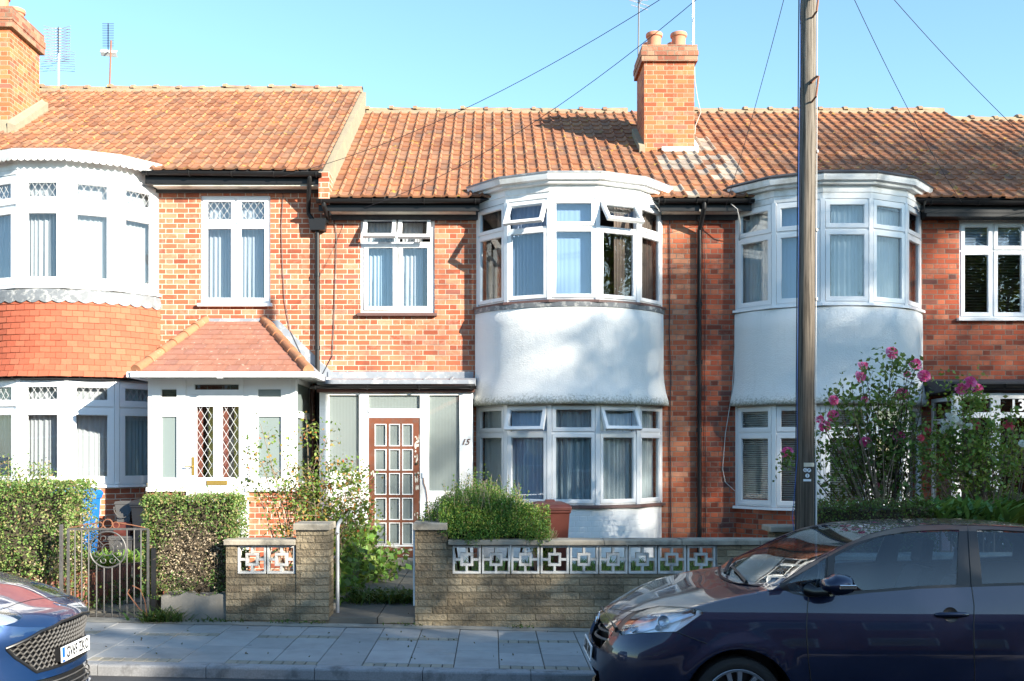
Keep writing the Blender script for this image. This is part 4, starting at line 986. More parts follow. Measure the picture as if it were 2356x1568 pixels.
# ------------------------------------------------------------------ front walls
FW = 11.0
def squareblock(mb, x, z, s=.292, y0=FW+.015, y1=FW+.105):
    T = lambda u, n, w: (x+u*s, n, z+w*s); t = .075
    for a in ((0,1,0,t),(0,1,1-t,1),(0,t,t,1-t),(1-t,1,t,1-t)): mb.box(a[0], a[1], y0, y1, a[2], a[3], T)
    q0, q1, r = .27, .73, .09   # offset inner square and its four links
    for a in ((q0,q1,q0,q0+r),(q0,q1,q1-r,q1),(q0,q0+r,q0+r,q1-r),(q1-r,q1,q0+r,q1-r)): mb.box(a[0], a[1], y0+.004, y1-.004, a[2], a[3], T)
    l = .085
    mb.box(.5-l/2, .5+l/2, y0+.004, y1-.004, t, q0, T); mb.box(.5-l/2, .5+l/2, y0+.004, y1-.004, q1, 1-t, T)
    mb.box(t, q0, y0+.004, y1-.004, .5-l/2, .5+l/2, T); mb.box(q1, 1-t, y0+.004, y1-.004, .5-l/2, .5+l/2, T)
def coping(mb, a, b, z0, z1, y0=FW-.04, y1=FW+.26, seg=.82, seed=0):
    r = random.Random(seed); x = a
    while x < b-.02:
        e = min(b, x+seg); z = z1+(r.random()-.5)*.008; c = .012
        mb.prism([(x+.002, y0, z0+(r.random())*.004), (x+.002, y0, z-c), (x+.002, y0+c, z), (x+.002, y1-c, z), (x+.002, y1, z-c), (x+.002, y1, z0)], (e-x-.004, 0, (r.random()-.5)*.006)); x = e
# wall left of number 15's gateway
wl15 = thing('garden_wall', 'short weathered block wall with two pierced screen blocks beside the handrail and gateway', 'wall', (-2.3, FW+.1, 0))
m = MB(); a0, a1, pl, pr_ = WX(520,FW), WX(545,FW), WX(682,FW), WX(757,FW)
m.box(a0, pl, FW, FW+.2, -.12, .562); m.box(a0, a1-.004, FW, FW+.2, .562, .868); m.box(pl, pr_, FW-.012, FW+.32, -.12, 1.03)
m.build('wall_body', 'stone_block', wl15)
m = MB(); coping(m, a0-.02, pl-.004, .872, .935, seed=3); coping(m, pl-.03, pr_+.02, 1.032, 1.105, y0=FW-.05, y1=FW+.36, seg=2, seed=4); m.build('coping', 'coping', wl15, bevel=.006)
for k in range(2):
    m = MB(); squareblock(m, a1+.004+k*.31, .568, .298); m.build('screen_block', 'screen_block', wl15, bevel=.003)
# wall right of the gateway
wr15 = thing('garden_wall', 'long weathered block wall topped by a row of square patterned screen blocks, behind the dark car', 'wall', (1, FW+.1, 0))
m = MB(); b0, b1, b2 = WX(955,FW), WX(1030,FW), WX(1041,FW); xe = 3.42
m.box(b0, b1, FW-.012, FW+.34, -.2, 1.03); m.box(b1, xe, FW, FW+.2, -.2, .562); m.box(b1, b2-.004, FW, FW+.2, .562, .868)
nb = 9
m.box(b2+.31*nb+.004, xe, FW+.0, FW+.2, .562, .868) if b2+.31*nb < xe else None
m.build('wall_body', 'stone_block', wr15)
m = MB(); coping(m, b1+.005, xe, .872, .93, seed=6); coping(m, b0-.02, b1+.0, 1.032, 1.11, y0=FW-.05, y1=FW+.38, seg=2, seed=7); m.build('coping', 'coping', wr15, bevel=.006)
m = MB(); squareblock(m, 0, 0, .298); proto_block = None
for k in range(nb+1):
    m = MB(); squareblock(m, b2+k*.31, .568, .298); 
    if b2+(k+1)*.31 > xe+.1: break
    m.build('screen_block', 'screen_block', wr15, bevel=.003)
m = MB(); m.box(b0-.022, b0-.004, FW+.02, FW+.05, .23, 1.03); m.build('gate_stop', 'white_paint', wr15)
m = MB(); m.box(3.26, 3.58, 12.0, 12.3, -.1, .93); pil = m.build('pillar_body', 'stone_block'); pt = thing('garden_pillar', 'dark capped stone pillar standing left of the wooden pole behind the wall', 'pillar', (3.42, 12.15, 0)); setpar(pil, pt)
m = MB(); m.box(3.20, 3.64, 11.94, 12.36, .93, 1.0); m.build('cap', 'coping', pt, bevel=.015)
# wall of number 13, white petal blocks (seen through the car)
w13 = thing('garden_wall', 'low wall of white petal pattern screen blocks seen through the dark car windows', 'wall', (6, FW+.1, 0))
m = MB(); m.box(3.55, 9.3, FW, FW+.2, -.3, .40); m.build('wall_body', 'stone_block', w13)
m = MB(); coping(m, 3.5, 9.3, .715, .77, seed=9); m.build('coping', 'coping', w13)
def petalblock(mb, x, z, s=.292, y0=FW+.015, y1=FW+.105):
    T = lambda u, n, w: (x+u*s, n, z+w*s); t = .07
    for a in ((0,1,0,t),(0,1,1-t,1),(0,t,t,1-t),(1-t,1,t,1-t)): mb.box(a[0], a[1], y0, y1, a[2], a[3], T)
    for (ax, az) in ((0,0),(1,0),(0,1),(1,1)):   # four leaf shapes meeting in the middle
        sx_ = 1 if ax == 0 else -1; sz_ = 1 if az == 0 else -1
        for side in (1, -1):
            pts = []
            for k in range(9):
                t_ = k/8; w = math.sin(PI*t_)*.17*side; p = (.06+.44*t_, .06+.44*t_); q = (p[0]-w*.7071, p[1]+w*.7071)
                pts.append(q)
            inn = []
            for k in range(9):
                t_ = k/8; w = (math.sin(PI*t_)*.17-.062)*side; p = (.06+.44*t_, .06+.44*t_); q = (p[0]-w*.7071, p[1]+w*.7071); inn.append(q)
            P = [[T(ax+sx_*q[0], n, az+sz_*q[1]) for q in row] for row, n in ((pts, y0+.004), (inn, y0+.004), (inn, y1-.004), (pts, y1-.004), (pts, y0+.004))]
            mb.grid(P)
x = 3.62
while x < 9.2:
    m = MB(); petalblock(m, x, .405, .298); m.build('screen_block', 'screen_block_white', w13); x += .31
# rendered low wall under the clipped hedge
m = MB(); ax0, ax1 = WX(372, 11.05), WX(543, 11.05); nx = 20; rr = random.Random(8); P = []
top = [.335-.02*math.sin(i*.7)+(rr.random()-.5)*.015 for i in range(nx+1)]
for yy, zf in ((11.03, 0), (11.03, .5), (11.035, 1), (11.2, 1), (11.2, 0)):
    P.append([(ax0+(ax1-ax0)*i/nx, yy+(rr.random()-.5)*.003, -.1+(top[i]+.1)*zf) for i in range(nx+1)])
m.grid(P); o = m.build('garden_wall', 'render_old'); tag(o, 'low crumbling rendered wall under the boxy clipped hedge', 'wall')
m = MB(); m.box(WX(0,11.1)-2, WX(138,11.1), 11.05, 11.25, -.1, .32); o = m.build('garden_wall', 'render_old'); tag(o, 'low rendered wall under the tall hedge behind the blue car', 'wall')
# raised bed edging
m = MB()
def wallseg(mb, p, q, t, z0, z1):
    U = Vector((q[0]-p[0], q[1]-p[1], 0)); L = U.length; T = Tr((p[0], p[1], 0), U, (U.y, -U.x, 0)); n = int(L/.11)
    for k in range(n): mb.box(L*k/n+.003, L*(k+1)/n-.003, -t, 0, z0, z1+.004*((k*5) % 3), T)
wallseg(m, (-6.9, 11.38), (-4.66, 11.38), .11, 0, .49); wallseg(m, (-4.66, 11.38), (-4.40, 12.78), .11, .0, .49); wallseg(m, (-4.40, 12.78), (-4.05, 12.82), .11, 0, .49); wallseg(m, (-4.05, 12.82), (-4.05, 13.1), .11, 0, .49)
o = m.build('raised_bed', 'hung_tile'); tag(o, 'raised bed edged with upright red bricks behind the iron gate', 'flower bed')
brickmat('brick_bed', [(0,(.20,.06,.04)),(.5,(.30,.10,.06)),(1,(.24,.10,.08))], (.10,.07,.05), (.12,.10,.08), period=.11, h=.16, split=1.0, stain_amt=.7, stain=(.06,.06,.03), nscale=4)
o.data.materials.clear(); o.data.materials.append(M['brick_bed'])
m = MB(); m.add([(-6.9,11.4,.45), (-4.76,11.42,.45), (-4.5,12.85,.45), (-4.1,12.9,.45), (-4.1,13.4,.45), (-6.9,13.4,.45)], [tuple(range(6))]); ob = m.build('soil_fill', 'soil'); setpar(ob, o)

# ------------------------------------------------------------------ iron gate
GY = 11.1; gs = 2400/GY; GX = lambda p: WX(p, GY); GZ_ = lambda p: WZ(p, GY)
gate = thing('iron_gate', 'grey wrought iron garden gate with a scrollwork ring between the two hedges', 'gate', (-4.1, GY, 0))
m = MB(); g0, g1 = GX(157), GX(341); zt_, zb_ = GZ_(1218), GZ_(1422)
for x in (g0, g1): m.box(x-.012, x+.012, GY-.012, GY+.012, zb_-.0, zt_)
m.box(g0, g1, GY-.006, GY+.006, zt_-.01, zt_+.012); m.box(g0, g1, GY-.008, GY+.008, zb_-.02, zb_+.006)
m.build('gate_frame', 'gate_iron', gate)
rcx, rcz, rr_ = GX(248), GZ_(1265), 41.5/gs
bars = [GX(150/1.2246+c/(3.563*1.2246)) for c in (218, 285, 355, 435, 510, 590, 668, 740, 812, 880)]
for x in bars:
    m = MB(); dx = x-rcx; z1 = zt_
    if abs(dx) < rr_-.01: z1 = rcz-math.sqrt(rr_**2-dx**2)
    m.tube([(x, GY, zb_), (x, GY, z1)], .0075, 6); m.build('bar', 'gate_iron', gate)
m = MB()
def arc(cx_, cz_, r, a0, a1, n=24, y=GY): return [(cx_+r*math.cos(a0+(a1-a0)*i/n), y, cz_+r*math.sin(a0+(a1-a0)*i/n)) for i in range(n+1)]
m.tube(arc(rcx, rcz, rr_, 0, 2*PI, 40), .009, 6, False); m.tube(arc(rcx, rcz, .062, 0, 2*PI, 20), .006, 5, False)
for q in range(4):
    a = PI/4+q*PI/2; c0 = (rcx+math.cos(a)*.105, rcz+math.sin(a)*.105)
    for s in (1, -1):
        cc = (rcx+math.cos(a+s*.42)*.125, rcz+math.sin(a+s*.42)*.125)
        pts = [(cc[0]+(.035*(1-.55*k/24))*math.cos(a+s*(-1.2+k/24*5.5)), GY, cc[1]+(.035*(1-.55*k/24))*math.sin(a+s*(-1.2+k/24*5.5))) for k in range(25)]
        m.tube(pts, .005, 5)
    m.tube([(rcx+math.cos(a)*.06, GY, rcz+math.sin(a)*.06), (rcx+math.cos(a)*rr_, GY, rcz+math.sin(a)*rr_)], .005, 5)
m.build('scroll_ring', 'gate_iron', gate)
m = MB(); m.tube(arc(rcx, zt_+.055, .05, 0, 2*PI, 22), .006, 5, False)
for s in (1, -1):
    m.tube(arc(rcx+s*.088, zt_+.042, .034, 0, 2*PI, 18), .005, 5, False)
    m.tube([(rcx+s*.12, GY, zt_+.065), (rcx+s*.25, GY, zt_+.045), (rcx+s*.40, GY, zt_+.015)], .006, 5)
m.build('top_scroll', 'rust', gate)
for x, r in ((GX(141), .014), (GX(354), .022)):
    m = MB(); m.box(x-r, x+r, GY-.02, GY+.02, -.1, zt_+.05 if r < .02 else zt_-.2); m.build('gate_post', 'gate_iron' if r < .02 else 'black_plastic', gate)

# ------------------------------------------------------------------ handrail of number 15
hr = thing('handrail', 'galvanised tube handrail beside the path to the brown front door', 'handrail', (-1.8, 13, 0))
posts = [(-1.672, 11.36), (-1.83, 13.0), (-1.86, 14.3), (-1.885, 15.3)]
for (x, y), zt_ in zip(posts, (1.02, 1.03, 1.03, 1.03)):
    m = MB(); m.tube([(x, y, .08), (x, y, zt_)], .0205, 12); m.build('post', 'galv', hr, smooth=True)
m = MB(); m.tube([(-1.672, 11.3, .97), (-1.672, 11.36, 1.03), (-1.69, 11.55, 1.06), (-1.83, 13.0, 1.06), (-1.86, 14.3, 1.06), (-1.885, 15.4, 1.06)], .0215, 12); m.build('rail', 'galv', hr, smooth=True)

# ------------------------------------------------------------------ bins
def wheelie(x, y, z0, w, dp, h, mat, label, rot=0, group=None):
    t = thing('wheelie_bin', label, 'bin', (x, y, z0), group)
    R = Matrix.Rotation(rot, 3, 'Z')
    def Tq(a, b, c): v = R @ Vector((a, b, 0)); return (x+v.x, y+v.y, z0+c)
    def loop(ws, ds, yc, zz): return [Tq(-ws/2, yc-ds/2, zz), Tq(ws/2, yc-ds/2, zz), Tq(ws/2, yc+ds/2, zz), Tq(-ws/2, yc+ds/2, zz)]
    m = MB(); secs = [(w*.78, dp*.68, .03, .05), (w*.80, dp*.70, .03, .12), (w*.97, dp*.93, 0, h*.86), (w*1.03, dp*1.0, 0, h*.865), (w*1.04, dp*1.0, 0, h*.905)]
    P = [loop(*s) for s in secs]; P = [p+[p[0]] for p in P]; m.grid(P); m.add(P[0][:4], [(0,1,2,3)]); m.build('body', mat, t, bevel=.012)
    m = MB(); P = [loop(w*1.07, dp*1.06, 0, h*.90), loop(w*1.07, dp*1.06, 0, h*.935), loop(w*.98, dp*.95, .01, h*.965), loop(w*.72, dp*.68, .02, h*.985), loop(w*.5, dp*.45, .02, h*.99)]
    PP = [p+[p[0]] for p in P]; m.grid(PP); m.add(P[-1], [(0,1,2,3)])
    m.add(loop(w*.30, dp*.28, -.0, h*.985)+loop(w*.24, dp*.22, -.0, h*1.015), [(4,5,6,7),(0,1,5,4),(1,2,6,5),(2,3,7,6),(3,0,4,7)])
    m.build('lid', mat, t, bevel=.01)
    m = MB(); a, b = Tq(-w*.42, dp*.55, h*.90), Tq(w*.42, dp*.55, h*.90); m.tube([a, b], .014, 8); m.build('handle', mat, t)
    for s in (-1, 1):
        m = MB(); c = Vector(Tq(s*w*.46, dp*.36, .10)); U = R @ Vector((1, 0, 0)); m.tube([c-U*.022, c+U*.022], .10, 18); wh = m.build('wheel', 'rubber', t)
        m = MB(); m.tube([c-U*.028, c+U*.028], .045, 12); m.build('hub', 'grey_plastic', wh)
    return t
wheelie(-5.78, 14.5, .25, .56, .62, 1.10, 'blue_plastic', 'blue wheelie bin half hidden by the left hedge', rot=.12)
wheelie(.76, 13.5, .15, .47, .52, 1.07, 'brown_plastic', 'brown wheelie bin standing behind the green shrub', rot=.05)
wheelie(-4.97, 15.2, .22, .42, .45, .96, 'black_plastic', 'black wheelie bin in the shade behind the clipped hedge', rot=0)
def caddy(x, y, z0, w, dp, h, mat, label, cat, bail=True, name='food_caddy'):
    t = thing(name, label, cat, (x, y, z0)); m = MB()
    lo = [(-.40,-.40),(.40,-.40),(.40,.40),(-.40,.40)]; hi = [(-.5,-.5),(.5,-.5),(.5,.5),(-.5,.5)]
    P = [[(x+a*w, y+b*dp, z0+z) for a, b in L+[L[0]]] for L, z in ((lo, 0), (hi, h*.86), ([(a*1.08, b*1.08) for a, b in hi], h*.87), ([(a*1.08, b*1.08) for a, b in hi], h*.93))]
    m.grid(P); m.box(x-.4*w, x+.4*w, y-.4*dp, y+.4*dp, z0, z0+.01); m.build('body', mat, t, bevel=.008)
    m = MB(); m.prism([(x-.55*w, y-.56*dp, z0+h*.92), (x+.55*w, y-.56*dp, z0+h*.92), (x+.5*w, y-.56*dp, z0+h), (x-.5*w, y-.56*dp, z0+h)], (0, dp*1.12, 0)); m.build('lid', mat, t, bevel=.01)
    if bail:
        m = MB(); m.tube([(x-.5*w, y, z0+h*.75)]+[(x+.55*w*math.sin(-PI/2+PI*k/12), y-.57*dp, z0+h*.72-.5*h*math.cos(-PI/2+PI*k/12)) for k in range(13)]+[(x+.5*w, y, z0+h*.75)], .007, 6); m.build('handle', 'grey_plastic', t)
caddy(-5.36, 15.25, .21, .34, .34, .42, 'grey_plastic', 'lower grey recycling box beside the blue bin', 'box', name='recycling_box', bail=False)
caddy(-5.36, 15.27, .63, .28, .28, .20, 'brown_plastic', 'dark low crate between the grey caddy and the grey box', 'crate', bail=False, name='storage_crate')
caddy(-5.34, 15.25, .83, .23, .25, .30, 'grey_plastic', 'small grey food caddy on top of the stack beside the blue bin', 'caddy')

# ------------------------------------------------------------------ utility pole
PYY = 10.65; pole = thing('telegraph_pole', 'tall weathered wooden telegraph pole on the pavement behind the dark car', 'pole', (3.2, PYY, 0))
xb, xt, zt_ = WX(1850, PYY), WX(1862, PYY), 7.7
m = MB(); N = 40; path = []; rad = []; rp = random.Random(4)
for i in range(N+1):
    t = i/N; z = -.2+(zt_+.2)*t; path.append((xb+(xt-xb)*t, PYY, z)); rad.append(.092-.017*t+rp.random()*.0012)
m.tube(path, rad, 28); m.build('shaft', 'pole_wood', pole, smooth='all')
px_at = lambda z: xb+(xt-xb)*(z+.2)/(zt_+.2)
for py_ in (12, 205):
    z = WZ(py_, PYY); x = px_at(z)+.015
    m = MB(); m.tube([(x+.05, PYY-.075, z+.10), (x+.045, PYY-.16, z+.07), (x+.02, PYY-.16, z-.13), (x+.0, PYY-.085, z-.16)], .011, 8); m.tube([(x+.045, PYY-.085, z+.09), (x-.01, PYY-.095, z+.03)], .014, 6); m.build('step_iron', 'rust', pole)
m = MB(); x = px_at(1.3)+.088
m.tube([(x+.012, PYY-.03, -.2), (x+.012, PYY-.03, 1.75)], .013, 10); m.build('conduit', 'galv', pole, smooth=True)
m = MB(); m.tube([(px_at(7)-.082, PYY-.02, 7.6)]+[(px_at(z)-.094-.004*math.sin(z*3), PYY-.03, z) for z in np.linspace(6.8, 1.8, 20)]+[(px_at(1.5)-.12, PYY-.05, 1.5), (px_at(1.2)-.145, PYY-.06, 1.2), (px_at(1)-.125, PYY-.06, .98), (px_at(.9)-.1, PYY-.04, .93)], .0035, 5); m.build('cable', 'cable_blue', pole)
m = MB(); m.tube([(px_at(z)-.099, PYY-.0, z) for z in np.linspace(7.5, .2, 24)], .006, 5); m.build('cable', 'cable_black', pole)
m = MB(); m.tube([(px_at(z)+(.100-.019*(z+.2)/7.9)-.001, PYY-.025, z) for z in np.linspace(7.5, 1.7, 24)], .005, 5)
for z in (5.6, 4.9, 4.1, 3.4): m.box(px_at(z)+.082, px_at(z)+.10, PYY-.05, PYY-.02, z, z+.025)
m.build('cable', 'cable_white', pole)
def onpole(px_, z, off=0.): # curved front surface of the pole
    x0 = px_at(z); r = .098-.019*(z+.2)/7.9; dx = px_-x0; return Vector((px_, PYY-math.sqrt(max(r*r-dx*dx, 1e-5))-off, z))
m = MB(); P = [[onpole(WX(1843.5+26*i/10, PYY), z, .003) for i in range(11)] for z in (WZ(1065, PYY), WZ(1074, PYY))]; m.grid(P); m.build('sign_strip', 'sign_cream', pole)
def disc(px_, py_, r, txt):
    z = WZ(py_, PYY-.1); c = onpole(WX(px_, PYY-.1), z, .004); m = MB(); m.lathe([(r, 0), (r, -.003), (.0005, -.003)], (c.x, c.y, c.z), 20, axis='y'); d = m.build('badge', 'sign_white', pole)
    textmesh('letter', txt, r*1.6, 'sign_black', (c.x, c.y-.004, c.z), (1,0,0), (0,-1,0), d, ext=.0008, bold=.0008)
disc(1853.2, 1082, .0205, 'C'); disc(1861.6, 1082.6, .0205, 'P'); disc(1857.7, 1095, .021, '1')
m = MB(); P = [[onpole(WX(1848.5+17.5*i/8, PYY-.09), z, .004) for i in range(9)] for z in (WZ(1103, PYY-.1), WZ(1108, PYY-.1))]; m.grid(P); m.build('sign_strip', 'sign_white', pole)
# overhead wires
P0 = Vector((px_at(7.5), PYY, 7.5))
ends = [((612, 414), F-.12, .42, 'overhead cable from the pole to the left house, leftmost and longest of the wires'), ((838, 478), F-.32, .42, 'overhead cable from the pole to the gutter above the open small window'), ((1668, 480), F-.34, .12, 'overhead cable dropping left of the pole past the chimney to the gutter'), ((2215, 470), F-.34, .18, 'overhead cable dropping just right of the pole onto the right roof'), ((2520, 455), F-.34, .20, 'overhead cable sloping to the right edge of the photo, rightmost wire')]
for (e, d, sag, lab) in ends:
    Q = W(e[0], e[1], d); m = MB(); m.tube([P0.lerp(Q, t)-Vector((0,0,sag*4*t*(1-t))) for t in np.linspace(0, 1, 25)], .0042, 5, False)
    tag(m.build('overhead_wire', 'cable_black', smooth='all'), lab, 'wire', 'overhead wires fanning out from the pole')
m = MB(); m.tube([(WX(1680,F-.3), F-.33, WZ(470,F-.3)), (WX(1693,F-.3), F-.40, WZ(485,F-.3)), (WX(1700,F-.2), F-.30, WZ(520,F-.2)), (WX(1700,F), F-.03, WZ(560,F))], .008, 6); m.build('loose_cable', 'cable_white', h13)

# ------------------------------------------------------------------ aerials
def mast(t, x, y, z0, z1, r=.018, mat='aerial_metal', lean=0):
    m = MB(); m.tube([(x, y, z0), (x+lean, y, z1)], r, 8); return m.build('mast', mat, t, smooth=True)
aA = thing('tv_aerial', 'wide silver TV aerial nearest the left chimney', 'aerial', (-8.79, 21.2, 9.1), 'TV aerials above the roofs')
mast(aA, -8.79, 21.2, 9.0, 9.93, .024)
m = MB(); x0 = -8.73
m.box(0, 0.02, 19.9, 22.4, 9.93, 9.955, lambda a,b,c: (-.4155*b+a, b, c)); m.build('boom', 'aerial_dark', aA)
m = MB(); ra = random.Random(5)
for i in range(13):
    y = 19.95+i*.14
    x0 = -.4155*y
    for s in (-1, 1):
        for dz in (-.035, .035): m.tube([(x0+s*.06, y+.02, 9.945), (x0+s*.26, y-.03, 9.945+dz)], .006, 4)
    m.box(x0-.06, x0+.06, y, y+.02, 9.93, 9.955)
x0 = -.4155*21.6
for i in range(9):
    for s in (-1, 1): m.tube([(x0+s*.02, 21.6, 9.74+.0*i+.05*i), (x0+s*.38, 21.55, 9.70+.05*i)], .006, 4)
m.build('elements', 'aerial_metal', aA)
aB = thing('tv_aerial', 'slim TV aerial with a white reflector on a rusty mast', 'aerial', (-7.76, 21.3, 9.1), 'TV aerials above the roofs')
mast(aB, -7.80, 21.3, 9.0, 10.24, .018, 'rust', .04)
m = MB(); m.box(-.01, .01, 20.5, 21.95, 10.25, 10.27, lambda a,b,c: (-.3672*b+a, b, c))
for i in range(15):
    y = 20.5+i*.085; x0 = -.3672*y; m.tube([(x0-.115, y, 10.262), (x0+.115, y, 10.262)], .0045, 4)
m.build('elements', 'aerial_dark', aB)
m = MB(); x0 = -.3672*21.95
for s, mt in ((1, 0), (-1, 0)): m.prism([(x0-.17, 21.95, 10.26), (x0+.17, 21.95, 10.24), (x0+.17, 22.02, 10.24+.07*s), (x0-.17, 22.02, 10.27+.07*s)], (0, .006, 0))
m.build('reflector', 'sign_white', aB)
aC = thing('tv_aerial', 'dark TV aerial mast on the left side of the middle chimney', 'aerial', (2.76, 19.45, 8.5), 'TV aerials above the roofs')
mast(aC, 2.735, 19.46, 8.3, 10.9, .014, 'aerial_dark', .03)
m = MB(); 
for i, (z, l, dz) in enumerate(((10.36, .20, .02), (10.28, .16, -.01), (10.22, .20, .05), (10.14, .16, .035))): m.tube([(2.77-l, 19.45, z+dz), (2.77+l, 19.5, z-dz)], .008, 5)
m.tube([(2.76, 19.44, 10.2), (2.95, 19.3, 10.42)], .01, 5); m.build('elements', 'aerial_metal', aC)
aD = thing('tv_aerial', 'pale aerial mast on the right side of the middle chimney', 'aerial', (3.66, 19.2, 8.5), 'TV aerials above the roofs')
mast(aD, 3.70, 19.15, 8.9, 10.8, .016)
m = MB(); m.tube([(3.73, 19.15, 10.7), (3.72, 19.1, 9.2), (3.69, 18.9, 8.6), (3.74, 18.9, 8.25), (3.80, 18.9, 8.0), (3.70, 18.9, 7.75), (3.69, 18.9, 7.6)], .006, 5); m.tube([(3.7, 19.15, 10.36), (3.95, 19.1, 10.34)], .012, 5); m.build('cable', 'cable_white', aD)
# ------------------------------------------------------------------ plants
def nrm(n, s): return RNG.normal(size=n)*s
def noise3(P, f, seed=0):
    # cheap smooth noise: sum of sines
    r = np.random.default_rng(seed); o = np.zeros(len(P))
    for _ in range(5):
        k = r.normal(size=3)*f; o += np.sin(P@k+r.random()*6.28)
    return o/5
def boxpts(n, x0, x1, y0, y1, z0, z1, shell=.12, bulge=.03, seed=0):
    """points in a shell under the surface of a clipped hedge"""
    out = []; S = np.array([x1-x0, y1-y0, z1-z0]); 
    a = np.array([S[0]*S[2], S[0]*S[2]*.35, S[0]*S[1], S[1]*S[2], S[1]*S[2]]); a = a/a.sum()
    f = RNG.choice(5, size=n, p=a); U = RNG.random((n,2)); dpt = np.abs(RNG.normal(size=n))*shell*.6
    P = np.empty((n,3))
    P[:,0] = x0+U[:,0]*S[0]; P[:,1] = y0+U[:,1]*S[1]; P[:,2] = z0+U[:,1]*S[2]
    for k in range(5):
        q = f == k
        if k == 0: P[q,1] = y0+dpt[q]; P[q,2] = z0+U[q,1]*S[2]
        if k == 1: P[q,1] = y1-dpt[q]; P[q,2] = z0+U[q,1]*S[2]
        if k == 2: P[q,2] = z1-dpt[q]; P[q,1] = y0+U[q,1]*S[1]
        if k == 3: P[q,0] = x0+dpt[q]; P[q,1] = y0+U[q,0]*S[1]
        if k == 4: P[q,0] = x1-dpt[q]; P[q,1] = y0+U[q,0]*S[1]
    c = np.array([(x0+x1)/2, (y0+y1)/2, (z0+z1)/2]); D = (P-c)/(S/2)
    nz = noise3(P, 7, seed)*bulge+noise3(P, 22, seed+1)*bulge*.7
    P += D*nz[:,None]
    # rounded corners
    r = np.linalg.norm(np.maximum(np.abs(D)-.86, 0)/.14, axis=1); P -= D*(np.maximum(r-1, 0)*.05)[:,None]
    return P, dpt
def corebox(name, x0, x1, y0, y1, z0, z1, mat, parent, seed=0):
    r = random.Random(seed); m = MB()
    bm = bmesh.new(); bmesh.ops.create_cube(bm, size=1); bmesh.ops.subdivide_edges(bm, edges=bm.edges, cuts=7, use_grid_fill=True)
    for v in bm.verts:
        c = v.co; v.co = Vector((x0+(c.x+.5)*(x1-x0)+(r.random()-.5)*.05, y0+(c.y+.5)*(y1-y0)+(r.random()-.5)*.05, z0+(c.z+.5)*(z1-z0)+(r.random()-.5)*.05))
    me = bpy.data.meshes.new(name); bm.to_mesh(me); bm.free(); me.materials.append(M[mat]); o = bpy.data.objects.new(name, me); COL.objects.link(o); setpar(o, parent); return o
def twigs(name, starts, length, r, mat, parent, up=.3, n=200, seed=0, jit=.3):
    rr = random.Random(seed); m = MB()
    for p in starts:
        p = Vector(p); d = Vector((rr.gauss(0,1), rr.gauss(0,1), rr.gauss(0,1)+up)).normalized(); L = length*(.5+rr.random())
        pts = [p]; 
        for k in range(3): d = (d+Vector((rr.gauss(0,jit), rr.gauss(0,jit), rr.gauss(0,jit)))).normalized(); pts.append(pts[-1]+d*L/3)
        m.tube(pts, [r, r*.8, r*.6, r*.4], 4, False)
    return m.build(name, mat, parent, fixn=False)
# tall hedge
hl = thing('hedge', 'tall leafy hedge with loose shoots on top behind the blue car', 'hedge', (-5.4, 11.7, 0))
x0, x1, y0, y1, z0, z1 = -6.4, -4.56, 11.28, 12.1, .32, 1.52
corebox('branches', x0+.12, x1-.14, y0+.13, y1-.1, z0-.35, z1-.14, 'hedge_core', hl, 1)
P, d = boxpts(24000, x0, x1, y0, y1, z0, z1, .15, .06, 3); P = P[noise3(P, 8, 78) > -.62]
q = (noise3(P, 2.6, 5)+.55*(1.0-(P[:,2]-z0)/(z1-z0))+RNG.normal(size=len(P))*.22) > .74
P = np.vstack([P, np.stack([RNG.uniform(-5.6,-4.9,700), RNG.uniform(11.5,11.9,700), 1.5+np.abs(RNG.normal(size=700))*.12], 1)]); q = np.append(q, np.zeros(700, bool))
leafmesh('foliage', P[~q], .033, 'leaf_hedge', hl); leafmesh('dry_foliage', P[q], .030, 'dry_stem', hl, label='dry brown patches of the hedge')
sh = [(-5.33, 11.5), (-5.1, 11.6), (-4.93, 11.6), (-5.45, 11.55), (-4.98, 11.5)]
S = []; m = MB()
for i, (a, b) in enumerate(sh):
    h = .28 if i != 0 else .35; m = MB(); m.tube([(a, b, 1.3), (a+.01, b, 1.45+h)], .003, 4); m.build('shoot', 'twig', hl)
    S.append(np.stack([a+nrm(70,.022), b+nrm(70,.022), 1.46+RNG.random(70)*h], 1))
leafmesh('shoot_leaves', np.vstack(S), .022, 'leaf_hedge', hl)

# boxy hedge
hb = thing('hedge', 'square clipped hedge with brown twiggy patches right of the iron gate', 'hedge', (-3.25, 11.5, 0))
x0, x1, y0, y1, z0, z1 = -3.74, -2.72, 11.1, 11.68, .30, 1.385
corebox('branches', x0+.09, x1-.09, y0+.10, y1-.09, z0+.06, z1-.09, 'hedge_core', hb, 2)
P, d = boxpts(19000, x0, x1, y0, y1, z0, z1, .11, .045, 13); P = P[noise3(P, 9, 77) > -.55]
cz_ = (P[:,2]-.75)/.42; cxx = (P[:,0]+3.12)/.46
q = (1.0-(cz_**2+cxx**2)+noise3(P, 3.5, 15)*.7+RNG.normal(size=len(P))*.28 > .62) & (P[:,1] < y0+.2)
leafmesh('foliage', P[~q], .029, 'leaf_hedge', hb); leafmesh('dry_foliage', P[q & (RNG.random(len(P)) > .35)], .025, 'dry_stem', hb, label='bare brown patch in the middle of the hedge')
S2 = []; m = MB()
for i in range(46):
    a, b = RNG.uniform(x0+.03, x1-.03), RNG.uniform(y0, y1-.1); h = .03+.09*RNG.random()**2; e = (a+nrm(1,.02)[0], b, z1+h); m.tube([(a, b, z1-.12), e], .0022, 3, False); S2.append(np.array([[a, b, z1-.04]])+(np.array([e])-np.array([[a, b, z1-.04]]))*RNG.random((12,1))+nrm((12,3), .012))
m.build('shoots', 'twig', hb, fixn=False); leafmesh('shoot_leaves', np.vstack(S2), .022, 'leaf_hedge', hb)
